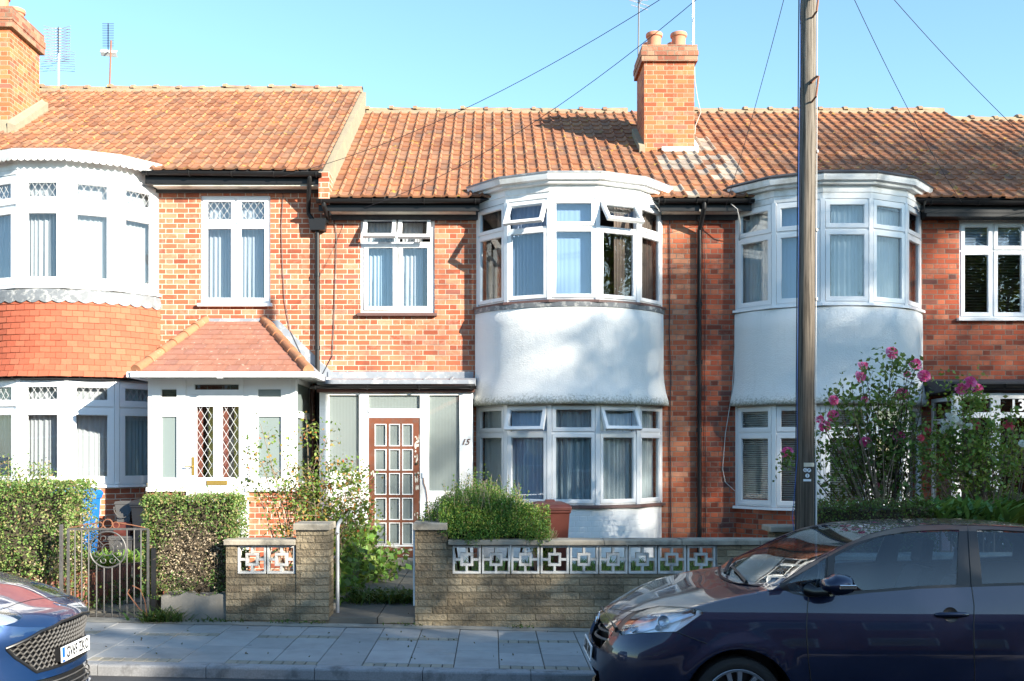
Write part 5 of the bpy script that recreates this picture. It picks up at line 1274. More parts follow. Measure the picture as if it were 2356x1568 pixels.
starts = [(RNG.uniform(-3.5,-2.8), y0+.06, RNG.uniform(.4,1.15)) for _ in range(500)]; twigs('twigs', starts, .13, .0022, 'twig', hb, 0, seed=5)
m = MB()
for a, b in ((-3.62, 11.2), (-3.58, 11.3), (-3.2, 11.4), (-2.95, 11.35)): m.tube([(a, b, 0), (a-.03, b, .15), (a+.02, b+.02, .5)], [.035, .03, .025], 8)
m.build('stem', 'bark', hb, smooth=True)

# hebe-like shrub
he = thing('shrub', 'dense green shrub with dry tips spilling over the wall beside the brown bin', 'shrub', (-.1, 11.7, 0))
def heh(x, y):   # height profile of the shrub
    t = (x+.75)/1.42; base = np.interp(x, [-.78,-.66,-.50,-.35,-.10,.05,.25,.45,.60,.68], [1.16,1.33,1.43,1.52,1.58,1.52,1.44,1.28,1.06,.88])
    return base-((y-11.55)/.75)**2*.22
pts = []; dry = []; m = MB(); rh = np.random.default_rng(3)
for i in range(1700):
    x = rh.uniform(-.78,.68); y = 11.05+rh.random()**1.2*1.15
    ex = 1-((x+.05)/.76)**2
    if ex < 0: continue
    if y < 11.06+.15*(1-ex): continue
    h = heh(x, y)*(.9+.10*rh.random())+(.16 if rh.random() > .955 and -.5 < x < .35 else 0)
    if x < -.45 and y < 11.4 and h < 1.12: continue
    lean = rh.normal(size=2)*.05; L = .30+rh.random()*.15; n = 26
    zb = max(h-L, .9 if y < 11.3 else .5); z = zb+(h-zb)*rh.random(n)**.8
    f = (z-zb)/(h-zb+1e-6); rad = .022*(1.15-f*.75)
    an = rh.random(n)*6.28
    pts.append(np.stack([x+lean[0]*f+np.cos(an)*rad, y+lean[1]*f+np.sin(an)*rad, z], 1))
    if rh.random() < .28: dry.append((x+rh.normal()*.02, y, zb+.05, h+.02, lean))
# front drape over the coping
for i in range(900):
    x = rh.uniform(-.55,.62); z = rh.uniform(.95, 1.3)+.04*math.sin(x*9); y = 10.94+.12*((z-.85)/.4)**2+rh.random()*.05
    n = 14; an = rh.random(n)*6.28; zz = z+rh.random(n)*.1
    pts.append(np.stack([x+np.cos(an)*.02, y+np.sin(an)*.02-.0*zz, zz-.05], 1))
P = np.vstack(pts); print('hebe', len(P)); leafmesh('foliage', P, .021, 'leaf_hebe', he, up=.8)
m = MB()
for (x, y, a, b, ln) in dry: m.tube([(x, y, a), (x+ln[0], y+ln[1], b)], .0022, 3, False)
for i in range(120):
    x = rh.uniform(.35,.70); m.tube([(x-.03, 11.2, .88), (x+.02, 11.1, .88+rh.uniform(.1,.42)*max(.25, (.85-x)/.5))], .0022, 3, False)
m.build('dry_stems', 'dry_stem', he, fixn=False)
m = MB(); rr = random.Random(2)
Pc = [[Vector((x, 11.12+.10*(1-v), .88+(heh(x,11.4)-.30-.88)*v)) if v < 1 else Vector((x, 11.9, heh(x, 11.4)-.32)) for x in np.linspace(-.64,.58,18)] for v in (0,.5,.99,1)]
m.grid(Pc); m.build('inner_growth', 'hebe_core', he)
m = MB()
for i in range(7): m.tube([(-.1+.1*(i-3), 11.6, .1), (-.1+.16*(i-3), 11.5, 1.0)], .014, 6)
m.build('stem', 'bark', he)

# roses
def rosebush(t, base, targets, leafmat, leafsize, nleaf, stemmat='twig', r0=.011, spread=.10, seed=0, sub=5, droop=.0, subl=.22, lowf=.45):
    rr = random.Random(seed); m = MB(); ctr = []
    for (tx, ty, tz) in targets:
        b = Vector(base)+Vector((rr.gauss(0,.12), rr.gauss(0,.10), 0)); T_ = Vector((tx, ty, tz)); mid = b.lerp(T_, .5)+Vector((rr.gauss(0,.08), rr.gauss(0,.08), .12*(T_-b).length)); n = 9; pts = []
        for k in range(n+1):
            s = k/n; p = b.lerp(mid, s).lerp(mid.lerp(T_, s), s)+Vector((rr.gauss(0,.008), rr.gauss(0,.008), 0)); pts.append(p)
        m.tube(pts, [r0*(1-.75*k/n) for k in range(n+1)], 5, False)
        for q in range(sub):
            s = lowf+(1-lowf)*rr.random(); p = pts[int(s*n)]; d = Vector((rr.gauss(0,1), rr.gauss(0,.8), rr.gauss(.5,.7))).normalized()*subl*(.5+rr.random())
            e = p+d+Vector((0,0,-droop)); m.tube([p, p.lerp(e, .5)+Vector((0,0,.02)), e], [.0035, .0028, .0018], 4, False); ctr.append(e); ctr.append(p.lerp(e, .6))
        ctr.append(T_); ctr.append(pts[-2])
    bb = Vector(base); m.tube([bb+Vector((-.42,0,0)), bb+Vector((.42,0,0))], [.16]*2, 8)
    m.build('stems', stemmat, t, fixn=False)
    C = np.array([tuple(c) for c in ctr]); I = RNG.integers(len(C), size=nleaf)
    P = C[I]+RNG.normal(size=(nleaf,3))*spread
    leafmesh('foliage', P, leafsize, leafmat, t, aspect=.65)
    return C
r15 = thing('rose_bush', 'straggly rose bush with reddish young leaves above the short pierced wall', 'rose bush', (-2.3, 12.3, 0))
tg = [(600,975),(640,1010),(702,955),(680,1045),(718,1070),(765,985),(800,1062),(828,1085),(838,1160),(782,1120),(818,1205),(650,1100),(575,1010),(606,1140),(742,1180),(700,1130),(792,1175),(622,1062),(560,1050),(690,1190),(720,1110),(760,1150),(805,1130),(770,1060)]
rt = random.Random(1); rosebush(r15, (-2.25, 12.3, .1), [tuple(W(a, b, 12.0+rt.random()*.6)) for a, b in tg], 'leaf_rose', .044, 2600, seed=4, spread=.055, sub=7, subl=.20)
tg2 = [(770,1120),(800,1090),(826,1105),(780,1170),(835,1170),(815,1215),(740,1130),(730,1190),(700,1160),(680,1120),(840,1180),(760,1085)]
P = np.vstack([np.array(W(a, b, 12.2))+RNG.normal(size=(150,3))*[.10,.12,.09] for a, b in tg2]); leafmesh('foliage', P, .042, 'leaf_rose', r15, aspect=.65)
starts = [tuple(W(650+rt.random()*170, 1110+rt.random()*130, 12.3)) for _ in range(260)]; twigs('twigs', starts, .3, .003, 'dry_stem', r15, .8, seed=8)

def bloom(parent, c, r, mat, seed):
    rr = random.Random(seed); m = MB(); c = Vector(c); ax = Vector((rr.gauss(0,.4), -1+rr.gauss(0,.3), .5)).normalized(); x = ax.orthogonal().normalized(); y = ax.cross(x)
    for layer, (k, rad, hgt, open_) in enumerate(((6, 1.0, -.1, .9), (6, .8, .15, .6), (5, .55, .3, .35), (4, .3, .38, .1))):
        for i in range(k):
            a = 2*PI*i/k+layer*.5+rr.random()*.2; w = 2*PI/k*1.25; P = []
            for t in (0, .5, 1):
                row = []
                for s in (-.5, -.17, .17, .5):
                    b = a+w*s*(.35+.65*t if t < 1 else .75); R = rad*r*(.25+.75*t); H = (hgt+.45*(t**2)*(1-open_)-.25*open_*t)*r
                    row.append(c+(x*math.cos(b)+y*math.sin(b))*R+ax*H)
                P.append(row)
            m.grid(P)
    return m.build('bloom', mat, parent, smooth='all', fixn=False)
def zr1(X, Y): return ((1861+X/2.3008)/1.2246, (840+Y/2.3008)/1.2246)
r13 = thing('rose_bush', 'tall rose bush with pink blooms right of the telegraph pole', 'rose bush', (4.9, 12.6, 0))
pink = [(1505,352),(1315,443),(1300,510),(1655,425),(1712,500),(1565,620),(1125,660),(1325,655),(1035,790),(1065,828),(1330,930),(820,997),(1520,870),(1552,900),(1410,1215),(1527,1212),(1600,492),(1115,760)]
rt = random.Random(6); DB = 12.3
tp = [tuple(W(*zr1(a, b), DB+rt.random()*.5)) for a, b in pink]
ext = [(1180,560),(1240,600),(1420,520),(1480,560),(1380,700),(1500,700),(1600,620),(1640,560),(1250,760),(1450,800),(1150,880),(1230,980),(1560,760),(1380,850),(1300,1060),(1480,1000),(1100,1040),(1580,1000),(1050,930),(1020,1120)]
te = [tuple(W(*zr1(a, b), DB+rt.random()*.6)) for a, b in ext]
rosebush(r13, (4.75, 12.7, .3), tp+te, 'leaf_dark_rose', .062, 3500, lowf=.62, stemmat='twig_dark', seed=7, spread=.085, sub=6, r0=.014, subl=.26)
for i, p in enumerate(tp): bloom(r13, p, .066+.018*rt.random() if i not in (7, 16, 15, 14) else .046, 'petal_pink', i)
r13b = thing('rose_bush', 'paler rose bush with white and red blooms in front of the number 13 porch', 'rose bush', (6.1, 12.4, 0))
wh = [(1905,785),(1850,832),(1935,805),(1880,770),(2025,1130),(2350,940),(1900,820)]; rd = [(2035,820),(2262,818),(1690,905),(1730,858)]; pk2 = [(2008,540),(1952,583),(2058,588)]
tw = [[tuple(W(*zr1(a, b), 12.2+rt.random()*.3)) for a, b in L_] for L_ in (wh, rd, pk2)]
ext = [(1750,860),(1800,930),(1700,980),(1880,900),(1960,960),(2060,900),(2150,860),(2200,930),(2290,850),(2330,1000),(2250,1020),(2120,1000),(1760,1060),(2380,900),(2420,960),(2480,880),(2060,1060)]
rosebush(r13b, (5.85, 12.6, .5), tw[0][:3]+tw[1]+tw[2]+[tuple(W(*zr1(a, b), 12.2+rt.random()*.7)) for a, b in ext], 'leaf_light_rose', .052, 4600, lowf=.6, stemmat='twig', seed=9, spread=.10, sub=7, r0=.013, subl=.25)
for i, p in enumerate(tw[0]):
    for k in range(3 if i < 4 else 1): bloom(r13b, Vector(p)+Vector((rt.gauss(0,.055), rt.gauss(0,.03), rt.gauss(0,.045)))*(1 if k else 0), .042+.012*rt.random(), 'petal_white', 40+i*5+k)
for i, p in enumerate(tw[1]): bloom(r13b, p, .072 if i < 2 else .045, 'petal_red', 50+i)
for i, p in enumerate(tw[2]): bloom(r13b, p, .078, 'petal_pink', 60+i)
for p in [(2013,640),(2040,650),(2070,680),(1990,640),(2060,720)]:
    pass
P = np.vstack([np.array(W(*zr1(a, b), 12.3))+RNG.normal(size=(26,3))*.05 for a, b in ((2010,640),(2050,650),(2065,690),(2290,770),(2150,800))]); leafmesh('foliage', P, .07, 'leaf_light_rose', r13b)
P = np.vstack([np.array(W(*zr1(a, b), 12.3))+RNG.normal(size=(14,3))*.05 for a, b in ((1540,400),(1560,440),(1500,420),(1470,480),(1350,470),(1620,460),(820,1045),(850,1030),(1240,590),(1120,600))]); leafmesh('foliage', P, .075, 'leaf_dark_rose', r13)
for t_, xs, md in ((r13, (4.1, 5.4), 'twig'), (r13b, (5.3, 6.8), 'bark')):
    m = MB(); rr = random.Random(12)
    for i in range(26):
        x = rr.uniform(*xs); b = Vector(((xs[0]+xs[1])/2+rr.gauss(0,.18), 12.35+rr.random()*.2, .6)); e = Vector((x, 12.2+rr.random()*.3, 1.5+rr.random()*.9)); mid = b.lerp(e, .5)+Vector((rr.gauss(0,.1), 0, -.08))
        m.tube([b.lerp(mid, q).lerp(mid.lerp(e, q), q) for q in (0, .2, .4, .6, .8, 1)], [.011,.010,.008,.007,.005,.003], 5, False)
    m.build('canes', md, t_, fixn=False)
# dark round shrub, low hedge, laurel
ds = thing('shrub', 'dark rounded shrub under the white blooms near the right edge', 'shrub', (6.2, 13.0, 0))
P = RNG.normal(size=(9000,3)); P /= np.linalg.norm(P, axis=1)[:,None]; P *= (.75+.3*RNG.random((9000,1)))*[.55,.5,.45]; P += noise3(P, 6, 3)[:,None]*.06; P += [6.25, 13.0, .95]; leafmesh('foliage', P, .045, 'leaf_dark_rose', ds)
m = MB()
for i in range(6): m.tube([(6.2, 13, .1), (6.0+.1*i, 13, .9)], .015, 6)
m.build('stem', 'bark', ds)
bh_ = thing('hedge', 'low reddish brown hedge under the pink roses, seen over the dark car roof', 'hedge', (4.2, 11.7, 0))
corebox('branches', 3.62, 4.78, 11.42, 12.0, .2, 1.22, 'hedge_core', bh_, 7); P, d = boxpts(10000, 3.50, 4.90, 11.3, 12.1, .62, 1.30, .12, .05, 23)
leafmesh('foliage', P[::2], .030, 'leaf_brown', bh_); leafmesh('foliage', P[1::2], .032, 'leaf_dark_rose', bh_)
def blades(t, bases, L, w, mat, lean=.5, seed=0, name='leaves', seg=3, bend=.5):
    rr = random.Random(seed); m = MB()
    for (x, y, z) in bases:
        a = rr.random()*6.28; l = L*(.6+.6*rr.random()); ln = lean*(.4+rr.random()); d = Vector((math.cos(a), math.sin(a), 0)); sd_ = Vector((-d.y, d.x, 0)); P = []
        for k in range(seg+1):
            s = k/seg; c = Vector((x, y, z))+d*l*ln*s*(1+bend*s)+Vector((0,0,l*s*(1-bend*.35*s))); ww = w*math.sin(PI*min(.97, .12+.85*s)); P.append([c-sd_*ww*.5, c+sd_*ww*.5])
        m.grid(P)
    return m.build(name, mat, t, smooth='all', fixn=False)
la = thing('shrub', 'bright broad leaved low plant above the roof of the dark car', 'plant', (5.2, 11.7, 0))
blades(la, [(RNG.uniform(4.75,5.75), RNG.uniform(11.4,12.1), RNG.uniform(.98,1.2)) for _ in range(420)], .20, .055, 'leaf_laurel', .9, 3)
m = MB(); [m.tube([(4.8+.12*i, 11.7, .2), (4.8+.12*i, 11.7, 1.1)], .012, 5) for i in range(8)]; m.build('stem', 'bark', la)
lb = thing('shrub', 'dark broad leaved plant at the right edge below the number 13 door', 'plant', (6.5, 12, 0))
blades(lb, [(RNG.uniform(6.0,6.9), RNG.uniform(12.0,12.5), RNG.uniform(.95,1.2)) for _ in range(160)], .28, .10, 'leaf_dark_rose', 1.0, 4)
# ivy-like plant along the handrail, weeds, grass
iv = thing('plant', 'broad leaved green plant sprawling round the handrail posts', 'plant', (-1.75, 13, 0))
P = np.vstack([np.stack([RNG.normal(-1.80,.10,n), RNG.uniform(ya,yb,n), .14+np.abs(RNG.normal(size=n))*.0+RNG.random(n)*h], 1) for ya, yb, h, n in ((11.7,12.6,.55,170), (12.6,13.8,.80,380), (13.8,15.4,.62,420))])
P = np.vstack([P, np.stack([RNG.normal(-1.55,.16,260), RNG.uniform(13.6,15.0,260), .14+RNG.random(260)*.35], 1)])
leafmesh('foliage', P, .10, 'leaf_bed', iv, aspect=.8); leafmesh('foliage', P[::2]+RNG.normal(size=P[::2].shape)*.06, .09, 'leaf_weed', iv, aspect=.8)
twigs('stems', [tuple(p) for p in P[::5]], .3, .004, 'twig', iv, .2, seed=4)
ws = thing('weeds', 'clump of weeds growing across the path step in the gateway', 'weeds', (-1.2, 12, 0)); tag(ws, None, None, kind='stuff')
blades(ws, [(x, RNG.normal(12.15,.12), .10) for x in RNG.uniform(-1.62,-.64,420)], .16, .022, 'leaf_weed', .9, 6)
P = np.stack([RNG.uniform(-1.65,-.62,700), RNG.normal(12.2,.14,700), .12+RNG.random(700)*.12], 1); leafmesh('foliage', P, .05, 'leaf_weed', ws)
wd2 = thing('weeds', 'tuft of grass at the foot of the brown front door', 'weeds', (-.95, 15.2, 0)); blades(wd2, [(RNG.normal(-.98,.07), RNG.normal(15.35,.06), .12) for _ in range(90)], .16, .012, 'leaf_weed', .9, 8); 
wk = thing('weeds', 'grassy weeds with a dry stalk at the foot of the clipped hedge', 'weeds', (-3.4, 10.9, 0))
blades(wk, [(RNG.normal(-3.42,.13), RNG.normal(10.93,.04), .06) for _ in range(170)], .20, .014, 'leaf_weed', .8, 7); blades(wk, [(RNG.uniform(-3.7,-2.6), 10.98, .04) for _ in range(120)], .08, .012, 'leaf_weed', .8, 17)
blades(wk, [(RNG.normal(-3.52,.07), RNG.normal(10.95,.03), .07) for _ in range(60)], .10, .04, 'leaf_laurel', 1.1, 9)
m = MB(); m.tube([(-3.5,10.92,.05),(-3.68,10.9,.22),(-3.80,10.9,.38),(-3.78,10.9,.42)], .006, 5); m.tube([(-3.6,10.92,.12),(-3.62,10.9,.3),(-3.66,10.88,.42),(-3.74,10.88,.46)], .005, 5); m.build('dry_stalk', 'rust', wk)
gr = thing('grass', 'long grass in the garden behind the pierced wall', 'grass', (1.3, 12.5, 0)); gr['kind'] = 'stuff'
blades(gr, [(x, y, .15) for x, y in zip(RNG.uniform(-.5,3.2,6000), 11.35+RNG.random(6000)**1.3*4.2)], .17, .012, 'grass', .8, 10)
g2 = thing('bed_plants', 'bright green leafy plants filling the raised bed behind the gate', 'plants', (-5, 12, 0)); g2['kind'] = 'stuff'
blades(g2, [(x, y, .44) for x, y in zip(RNG.uniform(-6.2,-4.2,1500), RNG.uniform(11.5,13.3,1500)) if x < -4.78+(y-11.4)*.20], .20, .045, 'leaf_bed', .8, 11)
wg = thing('weeds', 'scrappy weeds along the path edge behind the iron gate', 'weeds', (-4.4, 12, 0)); P = np.stack([RNG.normal(-4.50,.06,500)+.0, RNG.uniform(11.3,13.0,500), .1+RNG.random(500)**2*.28], 1); P[:,0] += (P[:,1]-11.4)*.16; leafmesh('foliage', P, .045, 'leaf_weed', wg)
# wall foot weeds
P = np.vstack([np.stack([RNG.normal(c,.08,30), RNG.normal(10.93,.015,30), gz(c)+.02+RNG.random(30)*.03], 1) for c in (-2.9,-2.2,-1.9,-.9,.3,1.4)]); o = leafmesh('weeds', P, .03, 'leaf_weed'); tag(o, 'tiny weeds and moss along the foot of the front walls', 'weeds', kind='stuff')
# fallen leaves and litter on the pavement and step
P = np.stack([RNG.uniform(-4,1,60), RNG.uniform(9.2,11.6,60), np.full(60, .0)], 1); P[:,2] = -.02*P[:,0]+.008+np.where(P[:,1] > 11, .10, 0); 
q = (P[:,1] < 10.9) | ((P[:,0] > -1.7) & (P[:,0] < -.85)); o = leafmesh('fallen_leaves', P[q], .028, 'leaf_brown', up=0); tag(o, 'scattered dry leaves on the pavement and the gateway step', 'leaves', kind='stuff')

# ------------------------------------------------------------------ the other side of the street: trees (they shade the right of the scene) and houses
def topline(x): return 3.07+np.interp(x-6.04, [8.6,9.4,10.2,11,12.2,13.5,15,17,18,19.5,20.5,21.3,23,24,26,28,30,34,38], [4.0,5.8,7.0,7.3,7.9,7.6,7.5,8.7,10.4,11.8,12.8,14.4,15.0,15.6,15.9,19.2,20.6,20,16])
def streettree(x0, x1, label, nb, seed, trunkx, th, leaf=.22, ycen=-6.85, yw=2.2, lo=5.0):
    t = thing('street_tree', label, 'tree', (trunkx, ycen, 0), 'trees along the opposite pavement'); r = np.random.default_rng(seed); C = []
    while len(C) < nb:
        x = r.uniform(x0, x1); y = ycen+r.normal()*yw*.45; T_ = float(topline(x))
        z = lo+(T_-lo)*r.random()
        C.append((x, y, z))
    C = np.array(C); n = 95; P = np.repeat(C, n, 0)+r.normal(size=(nb*n,3))*[.42,.42,.36]
    leafmesh('crown', P, leaf, 'leaf_tree', t, rng=r)
    m = MB(); m.tube([(trunkx, ycen, -.4), (trunkx+.05, ycen, th*.4), (trunkx, ycen, th)], [.22, .18, .12], 10)
    for i in range(16):
        c = Vector(C[int(r.integers(nb))]); b = Vector((trunkx, ycen, th*(.5+.5*r.random()))); m.tube([b, b.lerp(c, .5)+Vector((0,0,.3)), c], [.08, .05, .02], 6)
    m.build('trunk', 'bark', t)
streettree(14.6, 23.5, 'small broad tree on the opposite pavement, leftmost of the row', 290, 1, 19, 6)
streettree(23, 32.8, 'middle tree on the opposite pavement', 240, 2, 28, 10)
streettree(32.2, 43, 'tallest tree on the opposite pavement, at the right end', 325, 3, 37, 14)
def opp_house(x):
    t = thing('terraced_house', 'plain brick terraced house across the street, behind the camera', 'house', (x, -13, 0), 'houses across the street')
    m = MB(); m.box(-2.95, 2.95, -8, 0, -.4, 5.6); w = m.build('wall', 'brick_red', t); m = MB(); m.prism([(-3, .35, 5.5), (-3, -4, 8.3), (-3, -8.35, 5.5)], (6, 0, 0)); rf = m.build('roof', 'terracotta', t)
    for a, b, c, d in ((-2.2,.2,1,2.5), (-2.2,.2,3.9,5.3), (1.2,2.3,4,5.2), (1.2,2.2,.2,2.3)):
        m = MB(); frame_ring(m, lambda u, n, z: (u, n, z), a, b, c, d, .09, .0, .06); f = m.build('window' if d != 2.3 else 'front_door', 'white_upvc', t); m = MB(); m.box(a+.09, b-.09, .01, .03, c+.09, d-.09); g = m.build('pane', 'glass_dark', f)
    for ch in t.children: ch.location = (0, 0, 0)
    return t
def copy_thing(t, loc):
    r = t.copy(); COL.objects.link(r); r.location = loc
    for ch in t.children:
        c = ch.copy(); COL.objects.link(c); c.parent = r
        for g in ch.children: d = g.copy(); COL.objects.link(d); d.parent = c
    return r
oh = opp_house(-42)
for i in range(1, 17): copy_thing(oh, (-42+5.95*i, -13, 0))
# ------------------------------------------------------------------ cars
plain('reflector', (.86,.88,.92), .34, .03, 4, metal=.45)
def frustum(poly, d0, d1):
    m = MB(); A = [W(a, b, d0) for a, b in poly]; B = [W(a, b, d1) for a, b in poly]; n = len(poly)
    m.add(A+B, [tuple(range(n-1, -1, -1)), tuple(range(n, 2*n))]+[(i, (i+1) % n, n+(i+1) % n, n+i) for i in range(n)]); return m
def rawobj(mb):
    me = bpy.data.meshes.new('tmp'); me.from_pydata(mb.v, [], mb.f); bm = bmesh.new(); bm.from_mesh(me)
    bmesh.ops.remove_doubles(bm, verts=bm.verts, dist=1e-5); bmesh.ops.recalc_face_normals(bm, faces=bm.faces); bm.to_mesh(me); bm.free()
    o = bpy.data.objects.new('tmp', me); COL.objects.link(o); return o
def mirrored(mb, yc):
    m = MB(); m.v = [(v[0], 2*yc-v[1], v[2]) for v in mb.v]; m.f = [tuple(reversed(f)) for f in mb.f]; m.mi = list(mb.mi); return m
def bool_raw(me, cutters, op):
    o = bpy.data.objects.new('tmpb', me); COL.objects.link(o); cs = []
    for c in cutters:
        co_ = rawobj(c); cs.append(co_); md = o.modifiers.new('b', 'BOOLEAN'); md.operation = op; md.object = co_; md.solver = 'EXACT'
    dg = bpy.context.evaluated_depsgraph_get(); dg.update(); r = bpy.data.meshes.new_from_object(o.evaluated_get(dg))
    bpy.data.objects.remove(o)
    for c in cs: bpy.data.objects.remove(c)
    return r
def patch(skin_, cutters, op, t, off=0.0, extra=None):
    """cut the closed solid, keep only the faces that lie on the outer skin, offset them and give them thickness"""
    solid, bv = skin_
    me = solid
    if op == 'INTERSECT': me = bool_raw(me, cutters[:1], 'INTERSECT')
    else: me = bool_raw(me, cutters, 'DIFFERENCE')
    if extra: me = bool_raw(me, extra, 'DIFFERENCE')
    bm = bmesh.new(); bm.from_mesh(me); kill = []
    for f in bm.faces:
        c = f.calc_center_median(); q = bv.find_nearest(c); bad = q[3] is None or q[3] > 4e-4 or (f.calc_area() > 1e-9 and abs(f.normal.dot(q[1])) < .8)
        if not bad:
            for v in f.verts:
                if bv.find_nearest(v.co)[3] > 6e-4: bad = True; break
        if bad: kill.append(f)
    bmesh.ops.delete(bm, geom=kill, context='FACES'); bmesh.ops.remove_doubles(bm, verts=bm.verts, dist=3e-4); bmesh.ops.dissolve_degenerate(bm, edges=bm.edges, dist=1e-4); bm.normal_update()
    vn = {v.index: v.normal.copy() for v in bm.verts}
    for v in bm.verts: v.co += vn[v.index]*off
    m2 = bpy.data.meshes.new('sh'); bm.to_mesh(m2); bm.free()
    o = bpy.data.objects.new('tmps', m2); COL.objects.link(o); md = o.modifiers.new('s', 'SOLIDIFY'); md.thickness = t; md.offset = -1; md.use_rim = True
    dg = bpy.context.evaluated_depsgraph_get(); dg.update(); r = bpy.data.meshes.new_from_object(o.evaluated_get(dg)); bpy.data.objects.remove(o); return r
def linkmesh(name, me, mat, parent, smooth=True, ang=35):
    me.materials.clear(); me.materials.append(M[mat]); me.polygons.foreach_set('material_index', [0]*len(me.polygons))
    if smooth: me.polygons.foreach_set('use_smooth', [True]*len(me.polygons)); me.set_sharp_from_angle(angle=math.radians(ang))
    me.name = name; o = bpy.data.objects.new(name, me); COL.objects.link(o); setpar(o, parent); return o
def ip(x, xs, ys): return float(np.interp(x, xs, ys))
def sm(xs, ys):     # smooth interpolation (monotone-ish cubic)
    xs = list(map(float, xs)); ys = list(map(float, ys)); n = len(xs)
    dl = [(ys[i+1]-ys[i])/(xs[i+1]-xs[i]) for i in range(n-1)]; ms = [dl[0]]+[(0 if dl[i-1]*dl[i] <= 0 else 2*dl[i-1]*dl[i]/(dl[i-1]+dl[i])) for i in range(1, n-1)]+[dl[-1]]
    def f(x):
        if x <= xs[0]: return ys[0]
        if x >= xs[-1]: return ys[-1]
        i = max(k for k in range(n-1) if xs[k] <= x); h = xs[i+1]-xs[i]; t = (x-xs[i])/h
        return (2*t**3-3*t*t+1)*ys[i]+(t**3-2*t*t+t)*h*ms[i]+(-2*t**3+3*t*t)*ys[i+1]+(t**3-t*t)*h*ms[i+1]
    return f
def car_surface(c, mapf):
    L = c['L']; ca, cb = c['nose_r'], c['tail_r']; S = []
    N1 = 26
    for i in range(N1+1): S.append(ca*(1-math.cos(PI/2*i/N1)))
    n2 = 66
    for i in range(1, n2+1): S.append(ca+(L-ca-cb)*i/n2)
    for i in range(1, N1+1): S.append(L-cb+cb*math.sin(PI/2*i/N1))
    Wz, un, htop, hcen, rl, rw, wl_, hbot = (c[k] for k in ('Wz', 'un', 'htop', 'hcen', 'rail', 'railw', 'Wl', 'hbot'))
    SJ, GJ, RJ = 20, 8, 12; rows = []
    for s in S:
        cn = 1.0
        if s < ca: cn = (1-(1-s/ca)**c['nn'])**(1/c['nn'])
        if s > L-cb: cn = min(cn, (max(0, 1-((s-(L-cb))/cb)**c['nn']))**(1/c['nn']))
        ht, hc, hr = htop(s), hcen(s), rl(s); row = []
        tailf = max(0, (s-(L-cb))/cb)
        for j in range(SJ+1):
            t = j/SJ; h = hbot(s)+(ht-hbot(s))*t; w = Wz(h)*cn*wl_(s)
            flare = 0
            for wc in c['wheels']:
                dd = math.hypot(s-wc, h-c['wr']); flare += .012*math.exp(-((dd-.40)/.05)**2)*cn
            u = s+un(h)*(1-min(1, s/1.1))
            row.append((u, w+flare, h))
        wt = Wz(ht)*cn*wl_(s); hr = max(hr, ht); k = min(1, max(0, (hr-ht)/.36)); wr_ = wt+(rw(s)*cn-wt)*k if hr > ht+1e-4 else wt*.97
        if hr <= ht+1e-4: hr = ht+.006*cn
        ut = s+un(ht)*(1-min(1, s/1.1))
        for j in range(1, GJ+1):
            t = j/GJ; bulge = math.sin(PI*t)*.018*k; row.append((ut, wt+(wr_-wt)*t+bulge, ht+(hr-ht)*t))
        hc = max(hc, hr+.0)
        for j in range(1, RJ+1):
            t = j/RJ; v = wr_*(1-t); q = 1-(1-t)**c.get('crown', 2.4); row.append((ut, v, hr+(hc-hr)*q))
        rows.append(row)
    P = []
    for row in rows:
        full = [mapf(u, v, h) for u, v, h in row]+[mapf(u, -v, h) for u, v, h in reversed(row[:-1])]; P.append(full)
    m = MB(); m.grid(P); m.f = [t for f in m.f for t in ((f[0], f[1], f[2]), (f[0], f[2], f[3]))]; m.mi = [0]*len(m.f); skm = bpy.data.meshes.new('skin'); skm.from_pydata(m.v, [], m.f); bs = bmesh.new(); bs.from_mesh(skm); BV = BVHTree.FromBMesh(bs); bs.free()
    nb_ = len(P[0])
    for i in range(len(P)-1): m.f += [(i*nb_+nb_-1, i*nb_, (i+1)*nb_), (i*nb_+nb_-1, (i+1)*nb_, (i+1)*nb_+nb_-1)]
    me = bpy.data.meshes.new('body'); me.from_pydata(m.v, [], m.f); bm = bmesh.new(); bm.from_mesh(me); bmesh.ops.remove_doubles(bm, verts=bm.verts, dist=2e-4)
    bmesh.ops.dissolve_degenerate(bm, edges=bm.edges, dist=1e-5)
    bmesh.ops.recalc_face_normals(bm, faces=bm.faces)
    # outward test
    ctr = Vector(mapf(L/2, 0, .7)); f0 = max(bm.faces, key=lambda f: (f.calc_center_median()-ctr).length); 
    tot = sum((f.calc_center_median()-ctr).dot(f.normal) for f in bm.faces)
    if tot < 0: bmesh.ops.reverse_faces(bm, faces=bm.faces)
    print('skin nonmanifold', sum(1 for e in bm.edges if not e.is_manifold)); bm.to_mesh(me); bm.free(); return me, BV
